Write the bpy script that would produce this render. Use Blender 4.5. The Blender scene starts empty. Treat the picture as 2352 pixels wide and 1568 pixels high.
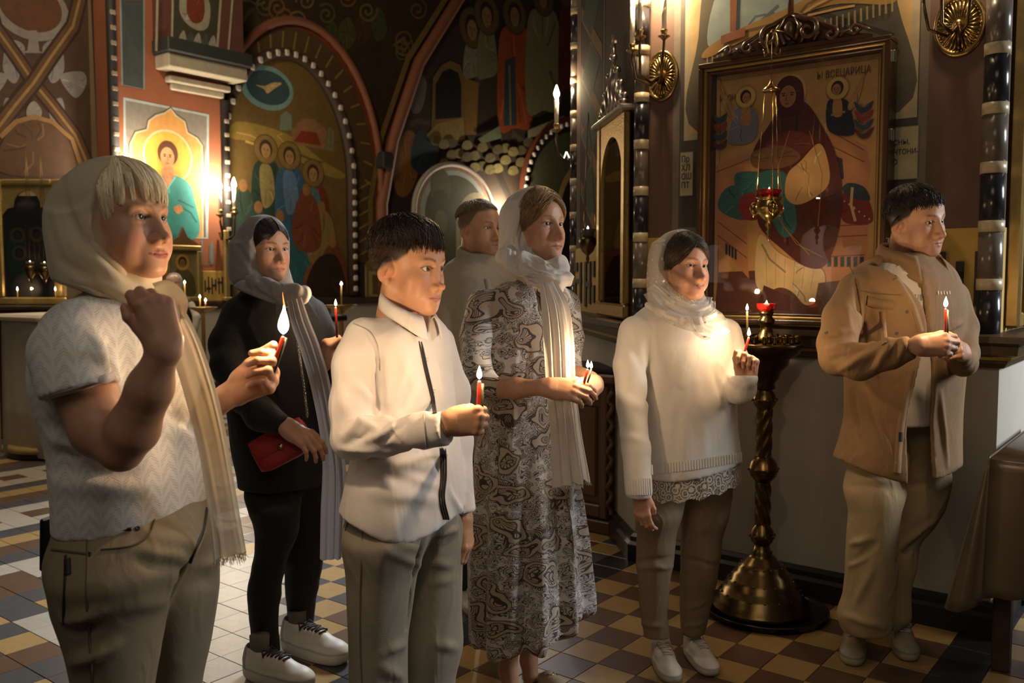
import bpy, bmesh, math, random
import numpy as np
from mathutils import Vector, Matrix

random.seed(7); RNG = np.random.default_rng(7)
scene = bpy.context.scene
COL = scene.collection

# ------------------------------------------------------------------ camera
F_PX, HORIZON, CAM_Z = 2085.0, 640.0, 1.45          # for a 2352 x 1568 frame
TILT = math.atan((784 - HORIZON) / F_PX)
cam_data = bpy.data.cameras.new('camera')
cam_data.sensor_width = 36.0
cam_data.lens = 36.0 * F_PX / 2352
cam_data.clip_end = 80
cam_data.dof.use_dof = True
cam_data.dof.focus_distance = 2.6
cam_data.dof.aperture_fstop = 5.0
cam = bpy.data.objects.new('camera', cam_data)
COL.objects.link(cam)
cam.location = (0, 0, CAM_Z)
cam.rotation_euler = (math.pi / 2 - TILT, 0, 0)
scene.camera = cam

# ------------------------------------------------------------------ view, world, window light
vs = scene.view_settings
vs.view_transform = 'Standard'; vs.look = 'None'; vs.gamma = 1.0; vs.use_curve_mapping = False
vs.exposure = 0.22
world = bpy.data.worlds.new('dim church air'); scene.world = world
world.use_nodes = True
bg = world.node_tree.nodes['Background']
bg.inputs['Color'].default_value = (1.0, 0.86, 0.70, 1); bg.inputs['Strength'].default_value = 0.024

def area_light(name, loc, target, size, power, color, spread=math.pi):
    l = bpy.data.lights.new(name, 'AREA'); l.shape = 'RECTANGLE'; l.size, l.size_y = size
    l.energy = power; l.color = color; l.spread = spread
    o = bpy.data.objects.new(name, l); COL.objects.link(o); o.location = loc
    o.rotation_euler = (Vector(target) - Vector(loc)).to_track_quat('-Z', 'Y').to_euler()
    return o
# unseen fill lights added over nave and aisle, and the daylight of two windows
area_light('nave_fill_light', (-0.6, -1.2, 4.6), (0.6, 3.4, 1.0), (2.2, 2.2), 23, (1.0, 0.86, 0.70))
area_light('aisle_fill_light', (-3.2, 6.6, 6.4), (-5.6, 10.0, 1.8), (1.6, 1.6), 170, (1.0, 0.80, 0.55))  # added to lift the dark aisle walls, no fixture modelled
area_light('side_window_light', (5.6, 3.2, 2.7), (2.6, 4.3, 1.0), (0.8, 1.6), 60, (0.93, 0.97, 1.0), 1.6)
area_light('aisle_window_light', (0.6, 8.2, 4.2), (-1.6, 4.4, 0.0), (0.8, 1.6), 40, (0.9, 0.95, 1.0), 0.9)

def ray(px, py):
    x = (px - 1176) / F_PX; z = -(py - 784) / F_PX
    return np.array([x, math.cos(TILT) + z * math.sin(TILT), -math.sin(TILT) + z * math.cos(TILT)])
def P(px, py, Y):
    r = ray(px, py); return r * (Y / r[1]) + np.array([0, 0, CAM_Z])
def G(px, py, z=0.0):
    r = ray(px, py); return r * ((z - CAM_Z) / r[2]) + np.array([0, 0, CAM_Z])
# ------------------------------------------------------------------ tools: objects
CH = math.radians(38)                                    # the church's axes against the camera's
CU = np.array([math.cos(CH), -math.sin(CH)]); CV = np.array([math.sin(CH), math.cos(CH)])
def church(u, v, z=0.0):
    p = CU * u + CV * v; return np.array([p[0], p[1], z])
def on_v(px, py, v):                                     # where a sight line meets the plane v = const -> (u, z)
    r = ray(px, py); s = v / (r[:2] @ CV); p = r * s; return float(p[:2] @ CU), float(p[2] + CAM_Z)
def on_u(px, py, u):                                     # the plane u = const -> (v, z)
    r = ray(px, py); s = u / (r[:2] @ CU); p = r * s; return float(p[:2] @ CV), float(p[2] + CAM_Z)

def tag(o, label=None, cat=None, group=None, kind=None):
    if label: o['label'] = label
    if cat: o['category'] = cat
    if group: o['group'] = group
    if kind: o['kind'] = kind
    return o
def empty(name, loc=(0, 0, 0), rz=0.0, label=None, cat=None, group=None):
    o = bpy.data.objects.new(name, None); COL.objects.link(o); o.location = loc; o.rotation_euler = (0, 0, rz)
    o.empty_display_size = 0.1
    return tag(o, label, cat, group)
def link(name, me, mat=None, parent=None, smooth=None):
    o = bpy.data.objects.new(name, me); COL.objects.link(o)
    if mat is not None and not me.materials:
        for m in (mat if isinstance(mat, (list, tuple)) else [mat]): me.materials.append(m)
    if parent: o.parent = parent
    if smooth is not None:
        me.polygons.foreach_set('use_smooth', [smooth] * len(me.polygons))
        if smooth == 'auto': pass
    return o
def mesh_np(name, V, faces, col=None, smooth=True):
    me = bpy.data.meshes.new(name)
    V = np.asarray(V, np.float32)
    if isinstance(faces, np.ndarray):
        n, k = faces.shape
        me.vertices.add(len(V)); me.vertices.foreach_set('co', V.ravel())
        me.loops.add(n * k); me.loops.foreach_set('vertex_index', faces.astype(np.int32).ravel())
        me.polygons.add(n); me.polygons.foreach_set('loop_start', np.arange(0, n * k, k, dtype=np.int32))
        me.polygons.foreach_set('loop_total', np.full(n, k, np.int32))
        me.update(calc_edges=True)
    else:
        me.from_pydata([tuple(map(float, v)) for v in V], [], faces); me.update()
    if smooth: me.polygons.foreach_set('use_smooth', np.ones(len(me.polygons), bool))
    if col is not None:
        a = me.color_attributes.new('Col', 'FLOAT_COLOR', 'POINT')
        c = np.ones((len(V), 4), np.float32); c[:, :3] = col
        a.data.foreach_set('color', c.ravel())
    return me

class MB:                                                # collects simple solids into one mesh
    def __init__(s): s.v = []; s.f = []; s.sm = []
    def add(s, V, Fc, smooth=False):
        o = len(s.v); s.v += [tuple(map(float, p)) for p in V]; s.f += [tuple(i + o for i in f) for f in Fc]; s.sm += [smooth] * len(Fc); return s
    def box(s, c, size, rz=0.0, bev=0.0):
        cx, cy, cz = c; x, y, z = [k / 2 for k in size]
        if bev > 0:
            b = min(bev, x * .9, y * .9, z * .9); V = []; idx = {}
            bm = bmesh.new(); bmesh.ops.create_cube(bm, size=1.0)
            for w in bm.verts: w.co = Vector((w.co.x * 2 * x, w.co.y * 2 * y, w.co.z * 2 * z))
            bmesh.ops.bevel(bm, geom=bm.edges[:], offset=b, segments=1, affect='EDGES')
            V = [tuple(w.co) for w in bm.verts]; Fc = [tuple(w.index for w in f.verts) for f in bm.faces]; bm.free()
        else:
            V = [(i * x, j * y, k * z) for i in (-1, 1) for j in (-1, 1) for k in (-1, 1)]
            Fc = [(0, 1, 3, 2), (4, 6, 7, 5), (0, 4, 5, 1), (2, 3, 7, 6), (0, 2, 6, 4), (1, 5, 7, 3)]
        ca, sa = math.cos(rz), math.sin(rz)
        return s.add([(cx + p[0] * ca - p[1] * sa, cy + p[0] * sa + p[1] * ca, cz + p[2]) for p in V], Fc)
    def tube(s, pts, r, n=8, cap=True, smooth=True):
        pts = [np.array(p, float) for p in pts]; m = len(pts)
        rs = list(r) if hasattr(r, '__len__') else [r] * m
        V = []; up = None
        for i, p in enumerate(pts):
            t = pts[min(i + 1, m - 1)] - pts[max(i - 1, 0)]; t = t / (np.linalg.norm(t) + 1e-9)
            if up is None:
                a = np.array([0, 0, 1.0]) if abs(t[2]) < .9 else np.array([1.0, 0, 0]); up = np.cross(t, a)
            up = up - t * (up @ t); up /= np.linalg.norm(up) + 1e-9; w = np.cross(t, up)
            for k in range(n):
                an = 2 * math.pi * k / n; V.append(p + rs[i] * (up * math.cos(an) + w * math.sin(an)))
        Fc = [(i * n + k, i * n + (k + 1) % n, (i + 1) * n + (k + 1) % n, (i + 1) * n + k) for i in range(m - 1) for k in range(n)]
        if cap: Fc += [tuple(range(n))[::-1], tuple(range((m - 1) * n, m * n))]
        return s.add(V, Fc, smooth)
    def lathe(s, prof, c=(0, 0, 0), n=24, smooth=True, twist=None):
        V = []; m = len(prof)
        for i, (r, z) in enumerate(prof):
            for k in range(n):
                a = 2 * math.pi * k / n; V.append((c[0] + r * math.cos(a), c[1] + r * math.sin(a), c[2] + z))
        Fc = [(i * n + k, i * n + (k + 1) % n, (i + 1) * n + (k + 1) % n, (i + 1) * n + k) for i in range(m - 1) for k in range(n)]
        Fc += [tuple(range(n))[::-1], tuple(range((m - 1) * n, m * n))]
        return s.add(V, Fc, smooth)
    def prism(s, poly, y0, y1, axis='y'):                 # polygon in (x, z) pulled along y
        n = len(poly)
        V = [(p[0], y0, p[1]) for p in poly] + [(p[0], y1, p[1]) for p in poly]
        Fc = [tuple(range(n)), tuple(range(n, 2 * n))[::-1]] + [(i, i + n, (i + 1) % n + n, (i + 1) % n) for i in range(n)]
        return s.add(V, Fc)
    def ball(s, c, r, n=12, m=8):
        r = r if hasattr(r, '__len__') else (r, r, r); V = []; Fc = []
        for i in range(m + 1):
            th = math.pi * i / m
            for k in range(n):
                a = 2 * math.pi * k / n
                V.append((c[0] + r[0] * math.sin(th) * math.cos(a), c[1] + r[1] * math.sin(th) * math.sin(a), c[2] + r[2] * math.cos(th)))
        Fc = [(i * n + k, (i + 1) * n + k, (i + 1) * n + (k + 1) % n, i * n + (k + 1) % n) for i in range(m) for k in range(n)]
        return s.add(V, Fc, True)
    def build(s, name, mat=None, parent=None):
        me = bpy.data.meshes.new(name); me.from_pydata(s.v, [], s.f); me.update()
        me.polygons.foreach_set('use_smooth', s.sm)
        bm = bmesh.new(); bm.from_mesh(me); bmesh.ops.remove_doubles(bm, verts=bm.verts, dist=1e-6)
        bmesh.ops.recalc_face_normals(bm, faces=bm.faces); bm.to_mesh(me); bm.free()
        return link(name, me, mat, parent)

# ------------------------------------------------------------------ tools: materials
MATS = {}
def new_mat(name):
    m = bpy.data.materials.new(name); m.use_nodes = True
    return m, m.node_tree, m.node_tree.nodes['Principled BSDF']
def nd(nt, typ, **kw):
    n = nt.nodes.new(typ)
    for k, v in kw.items():
        if k in n.inputs: n.inputs[k].default_value = v
        else: setattr(n, k, v)
    return n
def mth(nt, op, a, b=None, c=None, clamp=False):
    n = nt.nodes.new('ShaderNodeMath'); n.operation = op; n.use_clamp = clamp
    for i, x in enumerate((a, b, c)):
        if x is None: continue
        if isinstance(x, (int, float)): n.inputs[i].default_value = x
        else: nt.links.new(x, n.inputs[i])
    return n.outputs[0]
def mixc(nt, fac, a, b, blend='MIX'):
    n = nt.nodes.new('ShaderNodeMix'); n.data_type = 'RGBA'; n.blend_type = blend
    for s, x in ((n.inputs[0], fac), (n.inputs[6], a), (n.inputs[7], b)):
        if isinstance(x, (int, float)): s.default_value = x
        elif isinstance(x, (tuple, list)): s.default_value = tuple(x) + ((1,) if len(x) == 3 else ())
        else: nt.links.new(x, s)
    return n.outputs[2]
def srgb(h):
    if isinstance(h, str):
        h = h.lstrip('#'); h = [int(h[i:i + 2], 16) / 255 for i in (0, 2, 4)]
    return tuple(((c + 0.055) / 1.055) ** 2.4 if c > 0.04045 else c / 12.92 for c in h)
def pmat(name, color, rough=0.6, var=0.18, scale=12.0, bump=0.0, bscale=None, metal=0.0, spec=0.5, sss=0.0, sheen=0.0, coord='Object', stretch=None, alpha=None, trans=0.0, crease=0.0):
    """a plain surface: colour broken up by noise, with a little relief"""
    if name in MATS: return MATS[name]
    m, nt, b = new_mat(name); color = srgb(color) if isinstance(color, str) else color
    tc = nd(nt, 'ShaderNodeTexCoord'); vec = tc.outputs[coord]
    if stretch:
        mp = nd(nt, 'ShaderNodeMapping'); mp.inputs['Scale'].default_value = stretch; nt.links.new(vec, mp.inputs[0]); vec = mp.outputs[0]
    n1 = nd(nt, 'ShaderNodeTexNoise', Scale=scale, Detail=5.0); nt.links.new(vec, n1.inputs['Vector'])
    lo = tuple(c * (1 - var) for c in color); hi = tuple(min(1, c * (1 + var)) for c in color)
    nt.links.new(mixc(nt, n1.outputs[0], lo, hi), b.inputs['Base Color'])
    b.inputs['Roughness'].default_value = rough; b.inputs['Metallic'].default_value = metal
    b.inputs['Specular IOR Level'].default_value = spec
    if sheen: b.inputs['Sheen Weight'].default_value = sheen
    if sss: b.inputs['Subsurface Weight'].default_value = sss; b.inputs['Subsurface Radius'].default_value = (.01, .004, .002); b.inputs['Subsurface Scale'].default_value = 1.0
    if trans: b.inputs['Transmission Weight'].default_value = trans
    if alpha is not None: b.inputs['Alpha'].default_value = alpha
    if bump:
        n2 = nd(nt, 'ShaderNodeTexNoise', Scale=bscale or scale * 3, Detail=4.0); nt.links.new(vec, n2.inputs['Vector'])
        bp = nd(nt, 'ShaderNodeBump', Strength=bump, Distance=0.004); nt.links.new(n2.outputs[0], bp.inputs['Height']); nt.links.new(bp.outputs[0], b.inputs['Normal'])
        if crease:
            mp = nd(nt, 'ShaderNodeMapping'); mp.inputs['Scale'].default_value = (1, 1, .38); mp.inputs['Rotation'].default_value = (.1, .45, 0); nt.links.new(tc.outputs['Object'], mp.inputs[0]); n3 = nd(nt, 'ShaderNodeTexNoise', Scale=11.0, Detail=2.5, Distortion=.9, Roughness=.45); nt.links.new(mp.outputs[0], n3.inputs['Vector'])
            b3 = nd(nt, 'ShaderNodeBump', Strength=crease, Distance=.03); d3 = mth(nt, 'SUBTRACT', n3.outputs[0], .5); nt.links.new(mth(nt, 'MULTIPLY', mth(nt, 'MULTIPLY', d3, d3), 5.0), b3.inputs['Height']); nt.links.new(b3.outputs[0], bp.inputs['Normal'])
    MATS[name] = m; return m
def glow(name, color, strength):
    if name in MATS: return MATS[name]
    m, nt, b = new_mat(name); e = nd(nt, 'ShaderNodeEmission', Strength=strength); e.inputs[0].default_value = (*color, 1)
    nt.links.new(e.outputs[0], nt.nodes['Material Output'].inputs[0]); MATS[name] = m; return m
def vcol_mat(name, rough=0.6, var=0.1, scale=30.0, bump=0.0, bscale=200.0, sss=0.0, spec=0.4, metal=0.0):
    if name in MATS: return MATS[name]
    m, nt, b = new_mat(name)
    at = nd(nt, 'ShaderNodeAttribute', attribute_name='Col'); tc = nd(nt, 'ShaderNodeTexCoord')
    n1 = nd(nt, 'ShaderNodeTexNoise', Scale=scale, Detail=5.0); nt.links.new(tc.outputs['Object'], n1.inputs['Vector'])
    n0 = nd(nt, 'ShaderNodeTexNoise', Scale=scale * .23, Detail=6.0, Roughness=.65); nt.links.new(tc.outputs['Object'], n0.inputs['Vector'])
    f = mth(nt, 'MULTIPLY_ADD', mth(nt, 'ADD', n1.outputs[0], n0.outputs[0]), 2 * var, 1 - 2 * var)
    cb = nd(nt, 'ShaderNodeCombineXYZ')
    for i in range(3): nt.links.new(f, cb.inputs[i])
    nt.links.new(mixc(nt, 1.0, at.outputs[0], cb.outputs[0], 'MULTIPLY'), b.inputs['Base Color'])
    b.inputs['Roughness'].default_value = rough; b.inputs['Specular IOR Level'].default_value = spec; b.inputs['Metallic'].default_value = metal
    if sss: b.inputs['Subsurface Weight'].default_value = sss; b.inputs['Subsurface Radius'].default_value = (.010, .0035, .0016); b.inputs['Subsurface Scale'].default_value = 1.0
    if bump:
        n2 = nd(nt, 'ShaderNodeTexNoise', Scale=bscale, Detail=3.0); nt.links.new(tc.outputs['Object'], n2.inputs['Vector'])
        bp = nd(nt, 'ShaderNodeBump', Strength=bump, Distance=0.002); nt.links.new(n2.outputs[0], bp.inputs['Height']); nt.links.new(bp.outputs[0], b.inputs['Normal'])
    MATS[name] = m; return m

# ------------------------------------------------------------------ tools: sculpting with distance fields
def interp(x, xs, ys):                                    # monotone smooth interpolation
    xs = np.asarray(xs, float); ys = np.asarray(ys, float); o = np.argsort(xs); xs, ys = xs[o], ys[o]
    h = np.diff(xs); dl = np.diff(ys) / h; m = np.zeros(len(xs))
    m[0], m[-1] = dl[0], dl[-1]
    for i in range(1, len(xs) - 1):
        m[i] = 0 if dl[i - 1] * dl[i] <= 0 else 2 * dl[i - 1] * dl[i] / (dl[i - 1] + dl[i])
    x = np.clip(x, xs[0], xs[-1]); k = np.clip(np.searchsorted(xs, x) - 1, 0, len(h) - 1); t = (x - xs[k]) / h[k]
    return ys[k] * (1 + 2 * t) * (1 - t) ** 2 + h[k] * m[k] * t * (1 - t) ** 2 + ys[k + 1] * t * t * (3 - 2 * t) + h[k] * m[k + 1] * t * t * (t - 1)
class SDF:
    def __init__(s, lo, hi, h):
        s.lo = np.array(lo, float); s.h = h; s.n = [int(math.ceil((b - a) / h)) + 1 for a, b in zip(lo, hi)]
        s.ax = [s.lo[i] + h * np.arange(s.n[i]) for i in range(3)]
        s.d = np.full(s.n, 0.5, np.float32)
    def blk(s, lo, hi):
        sl = []
        for i in range(3):
            a = max(0, int((lo[i] - s.lo[i]) / s.h)); b = min(s.n[i], int((hi[i] - s.lo[i]) / s.h) + 2)
            if b <= a: return None
            sl.append(slice(a, b))
        return tuple(sl)
    def grid(s, sl):
        return (s.ax[0][sl[0]][:, None, None], s.ax[1][sl[1]][None, :, None], s.ax[2][sl[2]][None, None, :])
    def op(s, fn, lo, hi, k=0.0, sub=False):
        m = k + 3 * s.h
        sl = s.blk(np.array(lo) - m, np.array(hi) + m)
        if sl is None: return s
        d = fn(*s.grid(sl)); cur = s.d[sl]
        if sub:
            if k > 0:
                h = np.maximum(k - np.abs(cur + d), 0) / k; s.d[sl] = np.maximum(cur, -d) + h * h * k * .25
            else: s.d[sl] = np.maximum(cur, -d)
        else:
            if k > 0:
                h = np.maximum(k - np.abs(cur - d), 0) / k; s.d[sl] = np.minimum(cur, d) - h * h * k * .25
            else: s.d[sl] = np.minimum(cur, d)
        return s
    def cap(s, a, b, ra, rb=None, k=0.0, sub=False):
        rb = ra if rb is None else rb; a = np.array(a, float); b = np.array(b, float); ba = b - a; L = ba @ ba + 1e-12
        def fn(X, Y, Z):
            t = np.clip(((X - a[0]) * ba[0] + (Y - a[1]) * ba[1] + (Z - a[2]) * ba[2]) / L, 0, 1)
            return np.sqrt((X - a[0] - t * ba[0]) ** 2 + (Y - a[1] - t * ba[1]) ** 2 + (Z - a[2] - t * ba[2]) ** 2) - (ra + (rb - ra) * t)
        r = max(ra, rb); return s.op(fn, np.minimum(a, b) - r, np.maximum(a, b) + r, k, sub)
    def chain(s, pts, k=0.01, sub=False):                 # [(x, y, z, r), ...]
        for p, q in zip(pts[:-1], pts[1:]): s.cap(p[:3], q[:3], p[3], q[3], k, sub)
        return s
    def ell(s, c, r, k=0.0, sub=False, R=None):
        c = np.array(c, float); r = np.array(r if hasattr(r, '__len__') else (r, r, r), float)
        Rm = None if R is None else np.array(R, float)       # rows = local axes
        def fn(X, Y, Z):
            x, y, z = X - c[0], Y - c[1], Z - c[2]
            if Rm is not None: x, y, z = [Rm[i, 0] * x + Rm[i, 1] * y + Rm[i, 2] * z for i in range(3)]
            k0 = np.sqrt((x / r[0]) ** 2 + (y / r[1]) ** 2 + (z / r[2]) ** 2)
            k1 = np.sqrt((x / r[0] ** 2) ** 2 + (y / r[1] ** 2) ** 2 + (z / r[2] ** 2) ** 2) + 1e-9
            return k0 * (k0 - 1) / k1
        m = np.max(r) if R is not None else r
        return s.op(fn, c - m, c + m, k, sub)
    def loft(s, st, k=0.0, sub=False, p=2.3, rnd=0.0):     # st: rows of z, cx, cy, ra, rb, theta
        st = np.array(st, float); z0, z1 = st[:, 0].min(), st[:, 0].max()
        def fn(X, Y, Z):
            zz = Z[0, 0, :]; g = [interp(zz, st[:, 0], st[:, i])[None, None, :] for i in range(1, 6)]
            dx, dy = X - g[0], Y - g[1]; ct, sn = np.cos(g[4]), np.sin(g[4])
            a = np.abs(dx * ct + dy * sn) / g[2]; b = np.abs(-dx * sn + dy * ct) / g[3]
            n = (a ** p + b ** p) ** (1.0 / p); d = (n - 1) * np.minimum(g[2], g[3])
            e = np.maximum(Z - z1, z0 - Z)
            if rnd:
                h = np.maximum(rnd - np.abs(d - e), 0) / rnd; return np.maximum(d, e) + h * h * rnd * .25
            return np.maximum(d, e)
        rm = st[:, 3:5].max(axis=1)
        lo = ((st[:, 1] - rm).min(), (st[:, 2] - rm).min(), z0); hi = ((st[:, 1] + rm).max(), (st[:, 2] + rm).max(), z1)
        return s.op(fn, lo, hi, k, sub)
    def cut(s, fn):                                        # keep where fn < 0
        X, Y, Z = s.grid((slice(None),) * 3); s.d = np.maximum(s.d, fn(X, Y, Z)).astype(np.float32); return s
    def shell(s, t): s.d = np.maximum(s.d, -(s.d + t)); return s
    def mesh(s, smooth=1):
        d = s.d; nx, ny, nz = d.shape; I = d < 0
        c = np.zeros((nx - 1, ny - 1, nz - 1), np.int8)
        for i in (0, 1):
            for j in (0, 1):
                for k in (0, 1): c += I[i:nx - 1 + i, j:ny - 1 + j, k:nz - 1 + k]
        act = np.argwhere((c > 0) & (c < 8)); n = len(act)
        if n == 0: return np.zeros((0, 3)), np.zeros((0, 4), np.int32)
        idx = np.full(c.shape, -1, np.int32); idx[act[:, 0], act[:, 1], act[:, 2]] = np.arange(n)
        acc = np.zeros((n, 3)); cnt = np.zeros(n)
        corner = [(i, j, k) for i in (0, 1) for j in (0, 1) for k in (0, 1)]
        val = {q: d[act[:, 0] + q[0], act[:, 1] + q[1], act[:, 2] + q[2]] for q in corner}
        for q in corner:
            for ax in range(3):
                if q[ax]: continue
                q2 = list(q); q2[ax] = 1; q2 = tuple(q2); a, b = val[q], val[q2]; m = (a < 0) != (b < 0)
                t = np.where(m, a / np.where(np.abs(a - b) < 1e-9, 1e-9, a - b), 0)
                pt = np.tile(np.array(q, float), (n, 1)); pt[:, ax] = t
                acc[m] += pt[m]; cnt[m] += 1
        V = s.lo + s.h * (act + acc / cnt[:, None]); faces = []
        for ax in range(3):
            u, w = (ax + 1) % 3, (ax + 2) % 3
            s0 = [slice(None)] * 3; s1 = [slice(None)] * 3; s0[ax] = slice(0, -1); s1[ax] = slice(1, None)
            A, B = I[tuple(s0)], I[tuple(s1)]; e = np.argwhere(A != B)
            e = e[(e[:, u] > 0) & (e[:, w] > 0) & (e[:, u] < d.shape[u] - 1) & (e[:, w] < d.shape[w] - 1)]
            q = []
            for du, dw in ((-1, -1), (0, -1), (0, 0), (-1, 0)):
                g = e.copy(); g[:, u] += du; g[:, w] += dw; q.append(idx[g[:, 0], g[:, 1], g[:, 2]])
            q = np.stack(q, 1); fl = ~A[e[:, 0], e[:, 1], e[:, 2]]; q[fl] = q[fl][:, ::-1]; faces.append(q)
        Fq = np.concatenate(faces); Fq = Fq[(Fq >= 0).all(1)]
        for _ in range(smooth): V = relax(V, Fq, 0.5)
        return V, Fq
def relax(V, Fq, w=0.5):
    a = np.zeros_like(V); c = np.zeros(len(V))
    for i in range(4):
        for j in ((i + 1) % 4, (i + 3) % 4):
            np.add.at(a, Fq[:, i], V[Fq[:, j]]); np.add.at(c, Fq[:, i], 1)
    return V * (1 - w) + w * a / np.maximum(c, 1)[:, None]
def vnormals(V, Fq):
    n = np.cross(V[Fq[:, 2]] - V[Fq[:, 0]], V[Fq[:, 3]] - V[Fq[:, 1]]); N = np.zeros_like(V)
    for i in range(4): np.add.at(N, Fq[:, i], n)
    return N / (np.linalg.norm(N, axis=1)[:, None] + 1e-12)
def vnoise(Pt, scale, seed=0):                            # smooth lattice noise in -1..1
    q = np.asarray(Pt, float) * scale + 100.0; i = np.floor(q).astype(np.int64); f = q - i; f = f * f * (3 - 2 * f); r = 0
    for dx in (0, 1):
        for dy in (0, 1):
            for dz in (0, 1):
                hsh = ((i[:, 0] + dx) * 73856093 ^ (i[:, 1] + dy) * 19349663 ^ (i[:, 2] + dz) * 83492791 ^ (seed * 2654435)) & 0xffff
                hsh = (hsh * 40503 + 12345) & 0xffff; hsh = (hsh ^ (hsh >> 7)) * 30011 & 0xffff
                r = r + (hsh / 32767.5 - 1) * np.where(dx, f[:, 0], 1 - f[:, 0]) * np.where(dy, f[:, 1], 1 - f[:, 1]) * np.where(dz, f[:, 2], 1 - f[:, 2])
    return r
def seg_dist(V, a, b):
    a = np.asarray(a, float); b = np.asarray(b, float); ba = b - a; t = np.clip(((V - a) @ ba) / (ba @ ba + 1e-12), 0, 1)
    return np.linalg.norm(V - a - t[:, None] * ba, axis=1), t
def folds(V, Fq, px, N=None):                              # px: (x0, y0, x1, y1, width, height) marks; each is carried to the cloth's own surface
    N = vnormals(V, Fq) if N is None else N; out = V.copy(); c = np.array([0, 0, CAM_Z])
    W = V - c; sx = 1176 + F_PX * W[:, 0] / (W[:, 1] * math.cos(TILT) - W[:, 2] * math.sin(TILT))
    sy = 784 - F_PX * (W[:, 1] * math.sin(TILT) + W[:, 2] * math.cos(TILT)) / (W[:, 1] * math.cos(TILT) - W[:, 2] * math.sin(TILT))
    dep = W[:, 1]; front = (N * W).sum(1) < 0
    def pick(x, y):
        s = (sx - x) ** 2 + (sy - y) ** 2 + np.where(front, 0, 1e5) + dep * 50; return V[np.argmin(s)]
    for x0, y0, x1, y1, w, hgt in px:
        a, b = pick(x0, y0), pick(x1, y1); n = 4; ch = [a]
        for i in range(1, n): ch.append(pick(x0 + (x1 - x0) * i / n, y0 + (y1 - y0) * i / n))
        ch.append(b); best = np.full(len(V), 9.0)
        for p, q in zip(ch[:-1], ch[1:]): best = np.minimum(best, seg_dist(V, p, q)[0])
        L = np.linalg.norm(b - a) + 1e-6; t = np.clip(((V - a) @ (b - a)) / (L * L), 0, 1)
        out += N * (1.55 * hgt * np.exp(-(best / w) ** 2) * (0.35 + 0.65 * np.sin(math.pi * np.clip(t, 0.02, .98))))[:, None]
    return out
def rib(path, widths, nrm, nfold=3, amp=0.012, ns=24, nt=40, phase=0.0, seed=0, arch=0.0):
    """hanging strip of cloth along PATH: its width gathers into lengthwise folds"""
    path = np.array(path, float); n = len(path); tt = np.linspace(0, 1, nt); ts = np.linspace(0, 1, n)
    C = np.stack([interp(tt, ts, path[:, i]) for i in range(3)], 1); Wd = interp(tt, ts, widths)
    T = np.gradient(C, axis=0); T /= np.linalg.norm(T, axis=1)[:, None]
    nrm = np.array(nrm, float); nn = np.tile(nrm, (nt, 1)) if nrm.ndim == 1 else np.stack([interp(tt, np.linspace(0, 1, len(nrm)), nrm[:, i]) for i in range(3)], 1)
    S = np.cross(T, nn); S /= np.linalg.norm(S, axis=1)[:, None]; Nn = np.cross(S, T)
    s = np.linspace(-.5, .5, ns); V = []
    am = np.array(amp) if hasattr(amp, '__len__') else np.array([amp, amp]); am = np.interp(tt, np.linspace(0, 1, len(am)), am)
    for i in range(nt):
        ph = phase + .5 * math.sin(3.0 * tt[i] + seed) + .6 * tt[i]
        z = am[i] * (.6 + .55 * np.sin(5.0 * s + 2.2 * tt[i] + seed)) * (np.sin(2 * math.pi * nfold * s + ph) + .45 * np.sin(2 * math.pi * (nfold * 1.9) * s + 2.1 * ph + seed)) + arch * (0.25 - s * s) * 4
        V.append(C[i] + S[i] * (s * Wd[i])[:, None] + Nn[i] * z[:, None])
    V = np.concatenate(V); f = [(i * ns + k, i * ns + k + 1, (i + 1) * ns + k + 1, (i + 1) * ns + k) for i in range(nt - 1) for k in range(ns - 1)]
    return V, np.array(f, np.int32)
def join_np(parts):
    V, Fq, o = [], [], 0
    for v, f in parts: V.append(v); Fq.append(f + o); o += len(v)
    return np.concatenate(V), np.concatenate(Fq)
# ------------------------------------------------------------------ tools: the human figure
def frame(yaw, pitch=0.0, roll=0.0):                      # rows: right, forward, up; yaw 0 looks to +X, -90 to the camera
    y, p, r = map(math.radians, (yaw, pitch, roll))
    f = np.array([math.cos(y) * math.cos(p), math.sin(y) * math.cos(p), math.sin(p)]); rt = np.array([math.sin(y), -math.cos(y), 0.0])
    up = np.cross(rt, f); rt2 = rt * math.cos(r) + up * math.sin(r); up2 = np.cross(rt2, f)
    return np.stack([rt2, f, up2])
def smooth01(x, a, b):
    t = np.clip((x - a) / (b - a), 0, 1); return t * t * (3 - 2 * t)

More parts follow.
